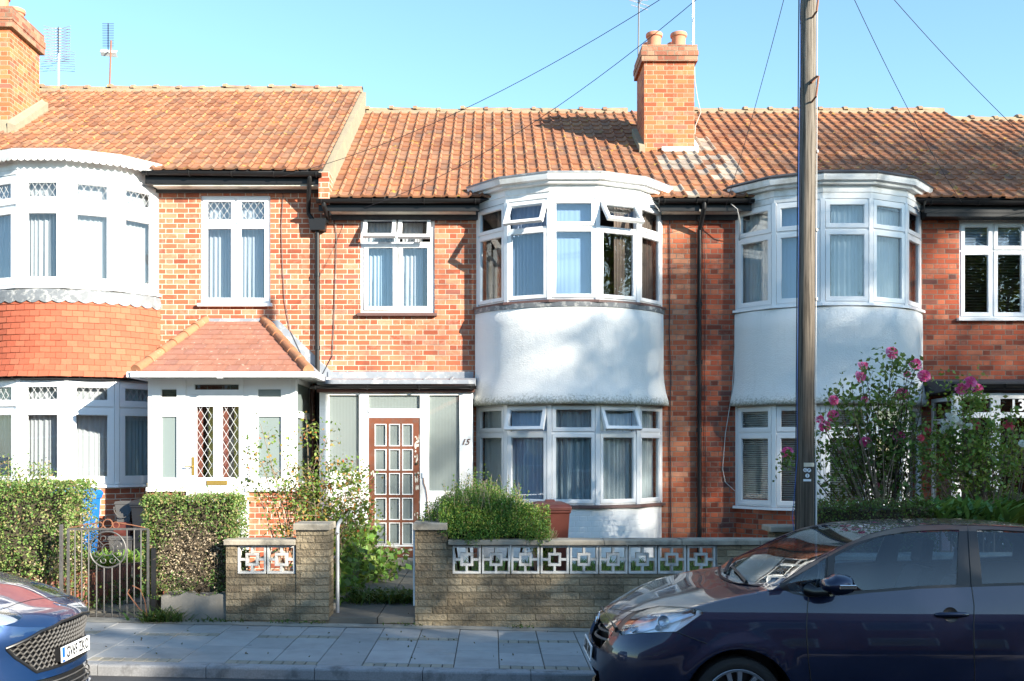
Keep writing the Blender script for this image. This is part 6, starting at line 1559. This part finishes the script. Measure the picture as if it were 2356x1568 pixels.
def tireset(car, mapf, wheels, wr, half, rimr, sgn, spokes):
    for wu in wheels:
        for side in (1, -1):
            c = Vector(mapf(wu, side*half, wr)); yo = Vector(mapf(wu, side*(half+1), wr))-c; yo.normalize(); t = MB()
            def P(r, a, o): return c+Vector((math.cos(a)*r, 0, math.sin(a)*r))+yo*o
            prof = [(rimr-.01, -.16), (wr-.03, -.17), (wr-.004, -.14), (wr, -.10), (wr, -.03), (wr-.006, -.005), (wr-.03, .012), (rimr+.03, .016), (rimr+.008, .008), (rimr, -.01)]
            t.grid([[P(r, 2*PI*k/48, o) for k in range(49)] for r, o in prof]); wh = t.build('wheel', 'rubber', car, smooth=True)
            m = MB(); m.grid([[P(r, 2*PI*k/48, o) for k in range(49)] for r, o in ((rimr+.004, .010), (rimr, .014), (rimr-.014, .010), (rimr-.02, -.02), (rimr-.03, -.09))])
            n = spokes
            for q in range(n):
                a = 2*PI*q/n+.35
                for s in (-1, 1):
                    a0, a1 = a+s*.05, a+s*.27
                    pts = [(P(.035, a0-.25, .0)), P(.035, a0+.25, .0), P(rimr-.01, a1+.075, .006), P(rimr-.01, a1-.075, .006)]
                    m.prism(pts, -yo*.025)
            m.grid([[P(r, 2*PI*k/24, o) for k in range(25)] for r, o in ((.05, -.03), (.05, .008), (.03, .014), (.0005, .015))])
            m.build('rim', 'alloy', wh, smooth=True)
            m = MB(); m.grid([[P(r, 2*PI*k/32, -.07) for k in range(33)] for r in (.001, rimr-.02)]); m.build('brake_disc', 'car_black', wh)
            m = MB(); R = wr+.065; m.grid([[P(R, PI*k/24-.15+.0, o) for k in range(26)] for o in (.0, -.32)]); m.grid([[P(r, PI*k/24-.15, -.32) for k in range(26)] for r in (R, .0)]); m.build('wheel_arch_liner', 'car_black', car)
def surf_line(bvh, pts, r=.0035, name='panel_gap', parent=None, mat='car_black', out=.0, width=None):
    m = MB(); Q = []
    cam_ = Vector((0, 0, CZ))
    dense = []
    for a, b in zip(pts, pts[1:]):
        n = max(2, int(math.hypot(b[0]-a[0], b[1]-a[1])/6))
        for k in range(n): dense.append((a[0]+(b[0]-a[0])*k/n, a[1]+(b[1]-a[1])*k/n))
    dense.append(pts[-1])
    for p in dense:
        d = (W(p[0], p[1], 5)-cam_).normalized(); h = bvh.ray_cast(cam_, d)
        if h[0] is not None: Q.append(h[0]+h[1]*out if h[1].dot(d) < 0 else h[0]-h[1]*out)
    if len(Q) > 1: m.tube(Q, r, 6, False)
    return m.build(name, mat, parent, smooth='all') if Q else None
def hit(bvh, px_, py_):
    cam_ = Vector((0, 0, CZ)); d = (W(px_, py_, 5)-cam_).normalized(); h = bvh.ray_cast(cam_, d); n = h[1] if h[1].dot(d) < 0 else -h[1]; return h[0], n

# ---------------- dark blue car on the right
XN, YC, HW = .745, 7.955, .855
ZR = gz(2.2)+RZ-.035
def mp(u, v, h): return (XN+u, YC-v, ZR+h-.006*u)
def c6(X, Y): return ((2080+X/2.927)/1.2246, (1440+Y/2.927)/1.2246)
def c7(X, Y): return ((1640+X/7.128)/1.2246, (1700+Y/7.128)/1.2246)
def c8(X, Y): return ((1600+X/3.366)/1.2246, (1650+Y/3.366)/1.2246)
toy = dict(L=4.22, nose_r=.62, tail_r=.45, nn=2.5, wheels=(.945, 3.545), wr=.317,
    Wz=sm([.15,.25,.40,.55,.68,.80,.93,1.02,1.12], [.76,.81,.845,.858,.855,.842,.818,.795,.765]),
    un=sm([.15,.25,.40,.60,.70,.80,.90,1.1], [.10,.03,.0,.01,.045,.11,.16,.2]),
    htop=sm([0,.15,.43,.7,1.0,1.25,2.6,3.6,4.0,4.22], [.72,.80,.925,1.0,1.055,1.085,1.075,1.10,1.08,1.0]),
    hcen=sm([0,.13,.34,.58,.84,1.0,1.06,1.48,1.93,2.3,2.9,3.5,3.95,4.22], [.72,.83,.93,.99,1.035,1.055,1.075,1.30,1.455,1.515,1.53,1.48,1.33,1.0]),
    rail=sm([0,1.10,1.2,1.48,1.67,1.85,2.1,2.5,3.1,3.6,3.95,4.22], [.3,1.0,1.10,1.255,1.355,1.425,1.475,1.495,1.485,1.43,1.25,.9]),
    railw=sm([0,1.2,1.7,2.2,3.2,4.2], [.74,.73,.665,.615,.60,.56]), Wl=sm([0,1.0,2.0,3.4,4.22], [1.0,1.0,1.012,1.0,.95]), hbot=sm([0,.3,.6,3.7,4.22], [.20,.19,.19,.22,.28]), crown=2.6)
car = thing('parked_car', 'dark navy hatchback parked at the kerb on the right, cropped by the frame', 'car', (XN+2.1, YC, ZR))
skin = car_surface(toy, mp); bvh = skin[1]
sur = [c6(*p) for p in ((335,620),(345,600),(400,555),(560,445),(740,352),(900,262),(1080,188),(1300,138),(1500,117),(1700,110),(1890,118),(2100,122),(2356,137),(2700,175),(3100,330),(3280,520),(3250,590),(2356,615),(1925,628),(1500,643),(1100,675),(900,697),(580,712),(450,685),(360,645))]
g1 = [c6(*p) for p in ((395,608),(560,492),(728,388),(712,600),(660,672),(560,690),(430,655))]
g2_ = [c6(*p) for p in ((800,372),(960,292),(1150,214),(1350,172),(1500,160),(1700,152),(1822,152),(1812,400),(1805,606),(1500,618),(1100,650),(985,658),(788,668))]
g3 = [c6(*p) for p in ((1968,152),(2100,150),(2356,166),(2600,195),(2900,290),(3080,420),(3130,545),(2700,575),(2356,590),(2013,600),(2005,480),(1985,300))]
D0, D1 = 6.4, YC-.12
both = lambda polys, d0=D0, d1=D1: [q for p in polys for q in (frustum(p, d0, d1), mirrored(frustum(p, d0, d1), YC))]
wsu = [(1.085,0),(1.10,.35),(1.17,.56),(1.235,.665),(1.42,.655),(1.70,.605),(1.86,.565),(1.97,.40),(2.0,0)]
wsp = [(u, v) for u, v in wsu]+[(u, -v) for u, v in reversed(wsu[1:-1])]
def vprism(pl, h0, h1):
    m = MB(); A = [mp(u, v, h0) for u, v in pl]; B = [mp(u, v, h1) for u, v in pl]; n = len(pl); m.add(A+B, [tuple(range(n-1, -1, -1)), tuple(range(n, 2*n))]+[(i, (i+1) % n, n+(i+1) % n, n+i) for i in range(n)]); return m
wsc = vprism(wsp, .9, 1.8)
def uprism(pl, u0, u1):   # polygon in (v,h) pushed along the car
    m = MB(); A = [mp(u0, v, h) for v, h in pl]; B = [mp(u1, v, h) for v, h in pl]; n = len(pl); m.add(A+B, [tuple(range(n-1, -1, -1)), tuple(range(n, 2*n))]+[(i, (i+1) % n, n+(i+1) % n, n+i) for i in range(n)]); return m
grl = uprism([(-.40,.745),(.40,.745),(.46,.70),(.38,.60),(-.38,.60),(-.46,.70)], -.2, .35)
low = uprism([(-.38,.44),(.38,.44),(.46,.24),(-.46,.24)], -.2, .35)
rear = uprism([(-.50,1.42),(.50,1.42),(.58,1.10),(-.58,1.10)], 3.7, 4.6)
hlp = [c8(*p) for p in ((400,485),(440,420),(500,345),(560,285),(620,250),(700,228),(870,193),(1100,205),(1250,228),(1292,262),(1180,342),(1035,446),(700,456))]
def wcut(u, side): 
    m = MB(); c = Vector(mp(u, 0, toy['wr'])); m.tube([(c.x, YC-side*.58, c.z), (c.x, YC-side*1.1, c.z)], .382, 40); return m
arches = [wcut(u, s) for u in toy['wheels'] for s in (1, -1)]
body = patch(skin, both([sur])+[wsc, grl, low, rear]+both([hlp], D0, 7.75)+arches, 'DIFFERENCE', .022)
linkmesh('body', body, 'paint_navy', car)
trim = patch(skin, [frustum(sur, D0, D1)], 'INTERSECT', .012, -.003, [frustum(p, D0-1, D1+.5) for p in (g1, g2_, g3)])
linkmesh('window_surround', trim, 'car_black', car)
tm = trim.copy()
for v in tm.vertices: v.co.y = 2*YC-v.co.y
tm.flip_normals(); linkmesh('window_surround', tm, 'car_black', car)
for p in (g1, g2_, g3):
    g = patch(skin, [frustum(p, D0, D1)], 'INTERSECT', .004, -.007); g_ = g.copy()
    linkmesh('window', g, 'car_glass', car)
    for v in g_.vertices: v.co.y = 2*YC-v.co.y
    g_.flip_normals(); linkmesh('window', g_, 'car_glass', car)
linkmesh('windscreen', patch(skin, [wsc], 'INTERSECT', .004, -.003), 'car_glass', car)
linkmesh('rear_window', patch(skin, [rear], 'INTERSECT', .004, -.003), 'car_glass', car)
# door frame pillar between the doors, body-coloured seam
surf_line(bvh, [c6(*p) for p in ((580,712),(570,800),(564,950),(566,1060),(580,1250),(600,1405))], parent=car)
surf_line(bvh, [c6(*p) for p in ((1893,118),(1905,300),(1925,628),(1945,780),(1942,950),(1946,1150),(1950,1405))], parent=car)
surf_line(bvh, [c6(*p) for p in ((740,350),(738,450),(728,560))], parent=car); surf_line(bvh, [c6(*p) for p in ((350,490),(375,525),(402,556))], parent=car)
surf_line(bvh, [c8(*p) for p in ((1035,446),(1100,470),(1200,508),(1318,552))], parent=car)
surf_line(bvh, [c7(*p) for p in ((560,98),(720,128),(900,158),(1090,176),(1200,150),(1330,100))], r=.003, parent=car)
# headlight: dark bowl, chrome reflectors, clear lens
lens_poly = [c8(*p) for p in ((482,470),(520,385),(600,300),(700,237),(870,199),(1100,211),(1250,234),(1286,262),(1178,338),(1030,438),(700,448))]
bowl = patch(skin, [frustum(hlp, D0, 7.75)], 'INTERSECT', .005, -.045); b2 = bowl.copy(); hl1 = linkmesh('headlight', bowl, 'reflector', car)
lens = patch(skin, [frustum(lens_poly, D0, 7.75)], 'INTERSECT', .003, -.001); l2 = lens.copy(); linkmesh('lens', lens, 'lamp_glass', hl1)
rim_ = patch(skin, [frustum(hlp, D0, 7.75)], 'INTERSECT', .05, -.002, [frustum(lens_poly, D0-1, 9)]); r2_ = rim_.copy(); linkmesh('bezel', rim_, 'car_black', hl1)
for mm in (b2, l2, r2_):
    for v in mm.vertices: v.co.y = 2*YC-v.co.y
    mm.flip_normals()
hl2 = linkmesh('headlight', b2, 'reflector', car); linkmesh('lens', l2, 'lamp_glass', hl2); linkmesh('bezel', r2_, 'car_black', hl2)
for (a, b, r) in ((780,270,.040),(620,400,.035),(900,340,.045),(850,400,.022)):
    p, n = hit(bvh, *c8(a, b)); p = p-n*.03; m = MB(); x = n.orthogonal().normalized(); y = n.cross(x)
    m.grid([[p+(x*math.cos(2*PI*k/20)+y*math.sin(2*PI*k/20))*rr+n*o for k in range(21)] for rr, o in ((r, .018), (r*.9, .02), (r*.75, .0), (.001, -.015))]); m.build('reflector', 'alloy', hl1, smooth=True)
# grille, lower opening, badge, plate
m = MB(); m.box(XN+.14, XN+.16, YC-.5, YC+.5, ZR+.56, ZR+.78); m.box(XN+.14, XN+.16, YC-.5, YC+.5, ZR+.2, ZR+.47); m.build('grille', 'car_black', car)
for h in (.695, .640):
    m = MB(); m.tube([mp(.055+.30*(v/.5)**2+.02*(.72-h)/.1*0+(.0 if h < .66 else .03), v, h) for v in np.linspace(-.44 if h > .66 else -.38, .44 if h > .66 else .38, 17)], .0115, 8); m.build('grille_bar', 'grey_plastic', car, smooth=True)
c = Vector(mp(.070, 0, .770)); n = Vector((-.94, 0, .30)).normalized(); x = Vector((0,1,0)); y = n.cross(x); m = MB()
for (rx, ry) in ((.062,.045),(.050,.024),(.024,.045)): m.tube([c+x*math.cos(2*PI*k/28)*rx+y*math.sin(2*PI*k/28)*ry*.98+n*.004 for k in range(29)], .0055, 6, False)
m.grid([[c+x*math.cos(2*PI*k/28)*.062*s+y*math.sin(2*PI*k/28)*.045*s-n*.001 for k in range(29)] for s in (1, .01)]); m.build('badge', 'chrome', car, smooth=True)
def numplate(parent, ctr, facing, up, w, h, txt, blue, mat='sign_white', name='number_plate'):
    N = Vector(facing).normalized(); Z = Vector(up).normalized(); U = Z.cross(N).normalized(); C0 = Vector(ctr); m = MB()
    Tq = lambda u, n_, z: C0+U*u+N*n_+Z*z
    m.box(-w/2, w/2, -.010, .0, -h/2, h/2, Tq); o = m.build(name, mat, parent, bevel=.002)
    if blue: m = MB(); m.box(-w/2+.003, -w/2+.052, .0, .0012, -h/2+.003, h/2-.003, Tq); m.build('plate_band', 'plate_blue', o); textmesh('plate_code', 'GB', .028, 'sign_white', Tq(-w/2+.027, .0015, -h*.28), U, N, o, ext=.0005, up=Z)
    textmesh('plate_text', txt, h*.98, 'sign_black', Tq(.026 if blue else 0, .001, 0), U, N, o, ext=.0008, width=w*(.80 if blue else .9), bold=.0028, up=Z)
    return o
numplate(car, mp(-.012, 0, .545), (-1, 0, .10), (.10, 0, 1), .52, .112, 'LK08 SNR', False)
# fog lamps
for s in (1, -1):
    m = MB(); c = Vector(mp(.16, s*.62, .30)); m.lathe([(.04, 0), (.042, -.02), (.03, -.03), (.001, -.032)], (0,0,0), 20, axis='y'); m.v = [(c.x+v[1]*.8-.02, c.y+v[0]*(1)-s*.02, c.z+v[2]) for v in m.v]; m.build('fog_lamp', 'chrome', car, smooth=True)
# door handle with recess
hc_, hn = hit(bvh, *c6(1752, 858)); U = Vector((1,0,0)); U = (U-hn*U.dot(hn)).normalized(); Z = hn.cross(U); Z = Z if Z.z > 0 else -Z
m = MB(); m.grid([[hc_+U*math.cos(2*PI*k/24)*.052*s+Z*math.sin(2*PI*k/24)*.052*s+hn*(.0035-.003*(s<.9)) for k in range(25)] for s in (1, .8, .01)]); m.build('handle_recess', 'car_black', car, smooth=True)
m = MB(); m.tube([hc_+U*a+hn*b for a, b in ((-.105,.004),(-.085,.022),(-.03,.034),(.03,.036),(.085,.030),(.112,.012))], [.010,.016,.018,.018,.017,.010], 10)
m.v = [tuple(Vector(v)) for v in m.v]; m.build('door_handle', 'paint_navy', car, smooth=True)
for s in (1, -1):    # mirrors
    c = Vector(W(*c6(815, 608), 6.98)); c.y = YC-s*(YC-c.y); m = MB(); P = []
    for i in range(13):
        t = i/12; a = PI*t; row = []
        for k in range(25):
            b = 2*PI*k/24; r = math.sin(a)**.55; x = -math.cos(a)*.105; row.append((c.x+.0+x+.02*math.cos(b)*0, c.y+math.cos(b)*.115*r*(1.0 if x < .05 else .97), c.z+math.sin(b)*.068*r*(1.05-.25*(x < -.05))))
        P.append(row)
    m.grid(P); mi = m.build('mirror', 'paint_navy', car, smooth='all')
    m = MB(); m.box(c.x-.02, c.x+.09, c.y-s*.118-.004, c.y-s*.118+.004, c.z-.016, c.z+.012); m.build('indicator', 'chrome', mi, bevel=.003)
    m = MB(); m.grid([[(c.x+.085, c.y+math.cos(2*PI*k/20)*.095*q, c.z+math.sin(2*PI*k/20)*.055*q) for k in range(21)] for q in (1, .01)]); m.build('mirror_glass', 'chrome', mi)
    m = MB(); m.tube([(c.x-.03, c.y+s*.03, c.z-.05), (c.x-.10, c.y+s*.12, c.z-.065), (c.x-.13, c.y+s*.20, c.z-.06)], [.035, .03, .045], 10); m.build('mirror_arm', 'car_black', mi, smooth=True)
# wipers
for a in ([(1.10,.45),(1.13,.1),(1.16,-.25)], [(1.08,-.15),(1.16,-.40),(1.24,-.60)]):
    m = MB(); P = []
    for u, v in a: 
        h = bvh.ray_cast(Vector(mp(u, v, 2.5)), Vector((0,0,-1))); P.append(h[0]+Vector((-.01, 0, .018)))
    m.tube(P, .011, 6); m.tube([p+Vector((.01, 0, -.008)) for p in P], .006, 5); m.build('wiper', 'car_black', car)
m = MB(); P = []
for v in np.linspace(-.62, .62, 15):
    h = bvh.ray_cast(Vector(mp(1.045+.10*(v/.62)**2, v, 2.5)), Vector((0,0,-1))); P.append(h[0])
m.grid([[p+Vector((-.02,0,.001)) for p in P], [p+Vector((.05,0,.006)) for p in P]]); m.build('cowl', 'car_black', car)
# interior
m = MB()
def ibox(u0, u1, v0, v1, h0, h1): 
    a = mp(u0, v0, h0); b = mp(u1, v1, h1); m.box(min(a[0],b[0]), max(a[0],b[0]), min(a[1],b[1]), max(a[1],b[1]), min(a[2],b[2]), max(a[2],b[2]))
ibox(1.0, 4.0, -.74, .74, .25, .42); ibox(1.18, 1.62, -.72, .72, .6, 1.02); ibox(.5, 1.0, -.6, .6, .3, .8); m.build('cabin', 'car_inside', car)
for v in (.37, -.37):
    m = MB(); ibox(2.0, 2.5, v-.24, v+.24, .42, .62); a = mp(2.42, v, .6); m.prism([mp(2.40, v-.23, .55), mp(2.52, v-.23, .55), mp(2.70, v-.21, 1.12), mp(2.60, v-.21, 1.12)], (0, -.44 if False else .44, 0)) if False else None
    A = [mp(2.38, v-.23, .55), mp(2.54, v-.23, .55), mp(2.74, v-.19, 1.14), mp(2.62, v-.19, 1.14)]; B = [mp(2.38, v+.23, .55), mp(2.54, v+.23, .55), mp(2.74, v+.19, 1.14), mp(2.62, v+.19, 1.14)]
    m.add(A+B, [(0,1,2,3),(7,6,5,4),(0,4,5,1),(1,5,6,2),(2,6,7,3),(3,7,4,0)])
    A = [mp(2.63, v-.12, 1.17), mp(2.73, v-.12, 1.17), mp(2.76, v-.11, 1.36), mp(2.67, v-.11, 1.36)]; B = [mp(2.63, v+.12, 1.17), mp(2.73, v+.12, 1.17), mp(2.76, v+.11, 1.36), mp(2.67, v+.11, 1.36)]
    m.add(A+B, [(0,1,2,3),(7,6,5,4),(0,4,5,1),(1,5,6,2),(2,6,7,3),(3,7,4,0)]); m.build('seat', 'car_inside', car, bevel=.03)
m = MB(); c = Vector(mp(1.80, -.37, 1.0)); m.tube([c+Vector((.06*math.sin(2*PI*k/24), .18*math.cos(2*PI*k/24), .17*math.sin(2*PI*k/24))) for k in range(25)], .016, 8, False); m.tube([c+Vector((0,-.17,0)), c+Vector((0,.17,0))], .014, 6); m.build('steering_wheel', 'car_black', car)
tireset(car, mp, toy['wheels'], toy['wr'], .815, .234, 1, 7)

# ---------------- blue car on the left, nose towards the right
XN2, YC2 = -3.085, 7.87; ZR2 = gz(-3.3)+RZ-.045
def mp2(u, v, h): return (XN2-u, YC2-v, ZR2+h)
def f5(X, Y): return ((X/3.7325)/1.2246, (1500+Y/3.7325)/1.2246)
foc = dict(L=4.35, nose_r=.80, tail_r=.45, nn=2.25, wheels=(.86, 3.56), wr=.32,
    Wz=sm([.15,.25,.40,.55,.68,.80,.93,1.02,1.12], [.78,.83,.86,.872,.868,.85,.825,.80,.77]),
    un=sm([.12,.20,.32,.50,.62,.72,.80,1.1], [.02,.0,.05,.065,.04,.06,.12,.2]),
    htop=sm([0,.10,.30,.55,.85,1.2,2.6,3.6,4.0,4.35], [.66,.69,.755,.83,.90,.98,1.0,1.03,1.02,.95]),
    hcen=sm([0,.08,.30,.47,.65,.86,1.1,1.16,1.6,2.1,2.6,3.1,3.7,4.1,4.35], [.66,.735,.81,.865,.915,.955,1.0,1.02,1.24,1.42,1.46,1.45,1.36,1.2,.95]),
    rail=sm([0,1.1,1.25,1.6,2.0,2.6,3.2,3.8,4.35], [.3,.95,1.0,1.19,1.37,1.42,1.41,1.28,.85]),
    railw=sm([0,1.2,1.7,2.2,3.2,4.3], [.75,.74,.67,.62,.61,.56]), Wl=sm([0,1.0,2.0,3.4,4.35], [1.0,1.0,1.0,1.0,.96]), hbot=sm([0,.3,.6,3.7,4.35], [.13,.15,.18,.22,.28]), crown=2.3)
car2 = thing('parked_car', 'bright blue car with a dark mesh grille, only its nose in view at the left', 'car', (XN2-2, YC2, ZR2))
skin2 = car_surface(foc, mp2); bvh2 = skin2[1]
ctr_px = (lambda u, h: ((Vector(mp2(u, 0, h)).x*FPX/YC2+1130), 1037-(Vector(mp2(u, 0, h)).z-CZ)*FPX/YC2))
def uprism2(pl, u0, u1):
    m = MB(); A = [mp2(u0, v, h) for v, h in pl]; B = [mp2(u1, v, h) for v, h in pl]; n = len(pl); m.add(A+B, [tuple(range(n-1, -1, -1)), tuple(range(n, 2*n))]+[(i, (i+1) % n, n+(i+1) % n, n+i) for i in range(n)]); return m
gp = [(-.44,.655),(-.20,.685),(.20,.685),(.44,.655),(.66,.575),(.60,.50),(.46,.37),(-.46,.37),(-.60,.50),(-.66,.575)]
grc = uprism2(gp, -.3, .55)
lowc = uprism2([(-.56,.31),(.56,.31),(.68,.16),(-.68,.16)], -.3, .6)
hp = [f5(*p) for p in ((-520,760),(-300,745),(0,792),(80,802),(160,828),(232,868),(240,890),(180,940),(60,978),(-100,985),(-300,960),(-480,860))]
hl_c = [frustum(hp, 6.3, 7.75), mirrored(frustum(hp, 6.3, 7.75), YC2)]
def wcut2(u, side):
    m = MB(); c = Vector(mp2(u, 0, foc['wr'])); m.tube([(c.x, YC2-side*.58, c.z), (c.x, YC2-side*1.1, c.z)], .375, 40); return m
ws2 = [(1.18,0),(1.20,.4),(1.30,.67),(1.75,.62),(2.05,.56),(2.12,.3),(2.14,0)]; ws2 = ws2+[(u,-v) for u, v in reversed(ws2[1:-1])]
m = MB(); A = [mp2(u, v, .9) for u, v in ws2]; B = [mp2(u, v, 1.8) for u, v in ws2]; n = len(ws2); m.add(A+B, [tuple(range(n-1, -1, -1)), tuple(range(n, 2*n))]+[(i, (i+1) % n, n+(i+1) % n, n+i) for i in range(n)]); wsc2 = m
side_w = [(1.55,1.04),(1.9,1.20),(2.2,1.33),(2.6,1.375),(3.2,1.36),(3.7,1.24),(3.75,1.06),(2.6,1.03)]
def sprism(pl, v0, v1):
    m = MB(); A = [mp2(u, v0, h) for u, h in pl]; B = [mp2(u, v1, h) for u, h in pl]; n = len(pl); m.add(A+B, [tuple(range(n-1, -1, -1)), tuple(range(n, 2*n))]+[(i, (i+1) % n, n+(i+1) % n, n+i) for i in range(n)]); return m
swc = [sprism(side_w, .3, 1.1), sprism(side_w, -1.1, -.3)]
linkmesh('body', patch(skin2, [grc, lowc, wsc2]+hl_c+swc+[wcut2(u, s) for u in foc['wheels'] for s in (1, -1)], 'DIFFERENCE', .022), 'paint_blue', car2)
linkmesh('windscreen', patch(skin2, [wsc2], 'INTERSECT', .004, -.003), 'car_glass', car2)
for s in swc: linkmesh('window', patch(skin2, [s], 'INTERSECT', .004, -.003), 'car_glass', car2)
b = patch(skin2, [hl_c[0]], 'INTERSECT', .005, -.05); b2 = b.copy(); l = patch(skin2, [hl_c[0]], 'INTERSECT', .003, -.001); l2 = l.copy()
h1 = linkmesh('headlight', b, 'reflector', car2); linkmesh('lens', l, 'lamp_glass', h1)
for mm in (b2, l2):
    for v in mm.vertices: v.co.y = 2*YC2-v.co.y
    mm.flip_normals()
h2 = linkmesh('headlight', b2, 'reflector', car2); linkmesh('lens', l2, 'lamp_glass', h2)
# grille: dark recess, wavy mesh, rim
gf = patch(skin2, [grc], 'INTERSECT', .004, -.055); gro = linkmesh('grille', gf, 'car_black', car2)
def fs(v, h, off=0):   # point on the nose at (v,h)
    p = bvh2.ray_cast(Vector(mp2(-.6, v, h)), Vector((-1,0,0)))
    return (p[0]+Vector((off,0,0))) if p[0] is not None else None
def inside(v, h, pl):
    c = False
    for (a, b), (e, f) in zip(pl, pl[1:]+pl[:1]):
        if (b > h) != (f > h) and v < (e-a)*(h-b)/(f-b)+a: c = not c
    return c
m = MB(); row = 0; h = .385
while h < .69:
    seg = []
    for k in range(-30, 31):
        v = k*.024+(.024 if row % 2 else 0); hh = h+(.010 if k % 2 else -.010)
        if inside(v, hh, gp):
            p = fs(v, hh, -.022)
            if p is not None: seg.append(p); continue
        if len(seg) > 1: m.tube(seg, [.0075]*len(seg), 4)
        seg = []
    if len(seg) > 1: m.tube(seg, .0075, 4)
    h += .033; row += 1
m.build('grille_mesh', 'grey_plastic', gro)
rim = []
for (a, b), (c, d) in zip(gp, gp[1:]+gp[:1]):
    for k in range(8):
        p = fs(a+(c-a)*k/8, b+(d-b)*k/8, .0)
        if p is not None: rim.append(p)
m = MB(); m.tube(rim+[rim[0]], .012, 8, False); m.build('grille_frame', 'car_black', gro, smooth=True)
gf = patch(skin2, [lowc], 'INTERSECT', .004, -.05); lo_ = linkmesh('lower_grille', gf, 'car_black', car2)
m = MB()
for h in (.19, .23, .27): 
    P = [fs(v, h, -.02) for v in np.linspace(-.54, .54, 25)]; m.tube([p for p in P if p is not None], .006, 4)
m.build('grille_slats', 'grey_plastic', lo_)
m = MB(); P = [fs(v, .135, .015) for v in np.linspace(-.74, .74, 31)]; P = [p for p in P if p is not None]; m.grid([[p+Vector((-.10,0,.0)) for p in P], [p+Vector((.02,0,-.004)) for p in P], [p+Vector((.0,0,-.03)) for p in P]]); m.build('front_splitter', 'car_black', car2)
numplate(car2, mp2(-.020+.065, -.0, .450), (1, 0, .03), (-.03, 0, 1), .52, .112, 'GV69 ZKO', True)
m = MB(); m.box(XN2-.12, XN2-.055, YC2-.25, YC2+.25, ZR2+.40, ZR2+.50); m.build('plate_mount', 'car_black', car2)
surf_line(bvh2, [f5(*p) for p in ((0,812),(70,795),(180,750),(330,712),(520,688),(640,678),(755,678))], r=.003, parent=car2)
p, n = hit(bvh2, *f5(640, 757)); x = n.orthogonal().normalized(); y = n.cross(x); m = MB(); m.tube([p+x*math.cos(2*PI*k/24)*.055+y*math.sin(2*PI*k/24)*.03 for k in range(25)], .004, 6, False); m.grid([[p+(x*math.cos(2*PI*k/24)*.055+y*math.sin(2*PI*k/24)*.03)*s+n*.003 for k in range(25)] for s in (1, .01)]); m.build('badge', 'chrome', car2, smooth=True)
m = MB(); a = mp2(1.2, -.72, .25); b_ = mp2(4.0, .72, .7); m.box(b_[0], a[0], b_[1], a[1], a[2], b_[2]); m.build('cabin', 'car_inside', car2)
tireset(car2, mp2, foc['wheels'], foc['wr'], .83, .222, 1, 5)
# ------------------------------------------------------------------ camera, light
cam = bpy.data.cameras.new('camera'); co = bpy.data.objects.new('camera', cam); COL.objects.link(co)
co.location = (0, 0, CZ); co.rotation_euler = (PI/2, 0, 0)
cam.sensor_width = 36; cam.lens = 36*FPX/2356; cam.clip_end = 2000; cam.clip_start = .05
cam.shift_x = (1178-1130)/2356; cam.shift_y = (1037-784)/2356
scene.camera = co
SUN_AZ, SUN_EL = math.radians(49), math.radians(21)   # azimuth to the right of straight behind the camera
sd = Vector((math.sin(SUN_AZ)*math.cos(SUN_EL), -math.cos(SUN_AZ)*math.cos(SUN_EL), math.sin(SUN_EL)))
L = bpy.data.lights.new('sun', 'SUN'); L.energy = 5.0; L.angle = math.radians(.55); L.color = (1, .93, .80)
lo = bpy.data.objects.new('sun', L); COL.objects.link(lo); lo.rotation_euler = sd.to_track_quat('Z', 'Y').to_euler()
wd = bpy.data.worlds.new('World'); scene.world = wd; wd.use_nodes = True; nt = wd.node_tree
sky = nt.nodes.new('ShaderNodeTexSky'); sky.sky_type = 'NISHITA'; sky.sun_disc = False
sky.sun_elevation = SUN_EL; sky.sun_rotation = math.atan2(sd.x, sd.y); sky.air_density = 1.0; sky.dust_density = .25; sky.ozone_density = 1.6
nt.links.new(MIXC(nt, 1.0, sky.outputs[0], (.80, .955, .98), 'MULTIPLY'), nt.nodes['Background'].inputs[0]); nt.nodes['Background'].inputs[1].default_value = .123
scene.view_settings.view_transform = 'Standard'; scene.view_settings.look = 'None'; scene.view_settings.exposure = 1.6; scene.view_settings.gamma = 1
scene.cycles.max_bounces = 8; scene.cycles.transparent_max_bounces = 12; scene.cycles.caustics_reflective = False; scene.cycles.caustics_refractive = False
scene.cycles.sample_clamp_indirect = 4; scene.cycles.use_denoising = True
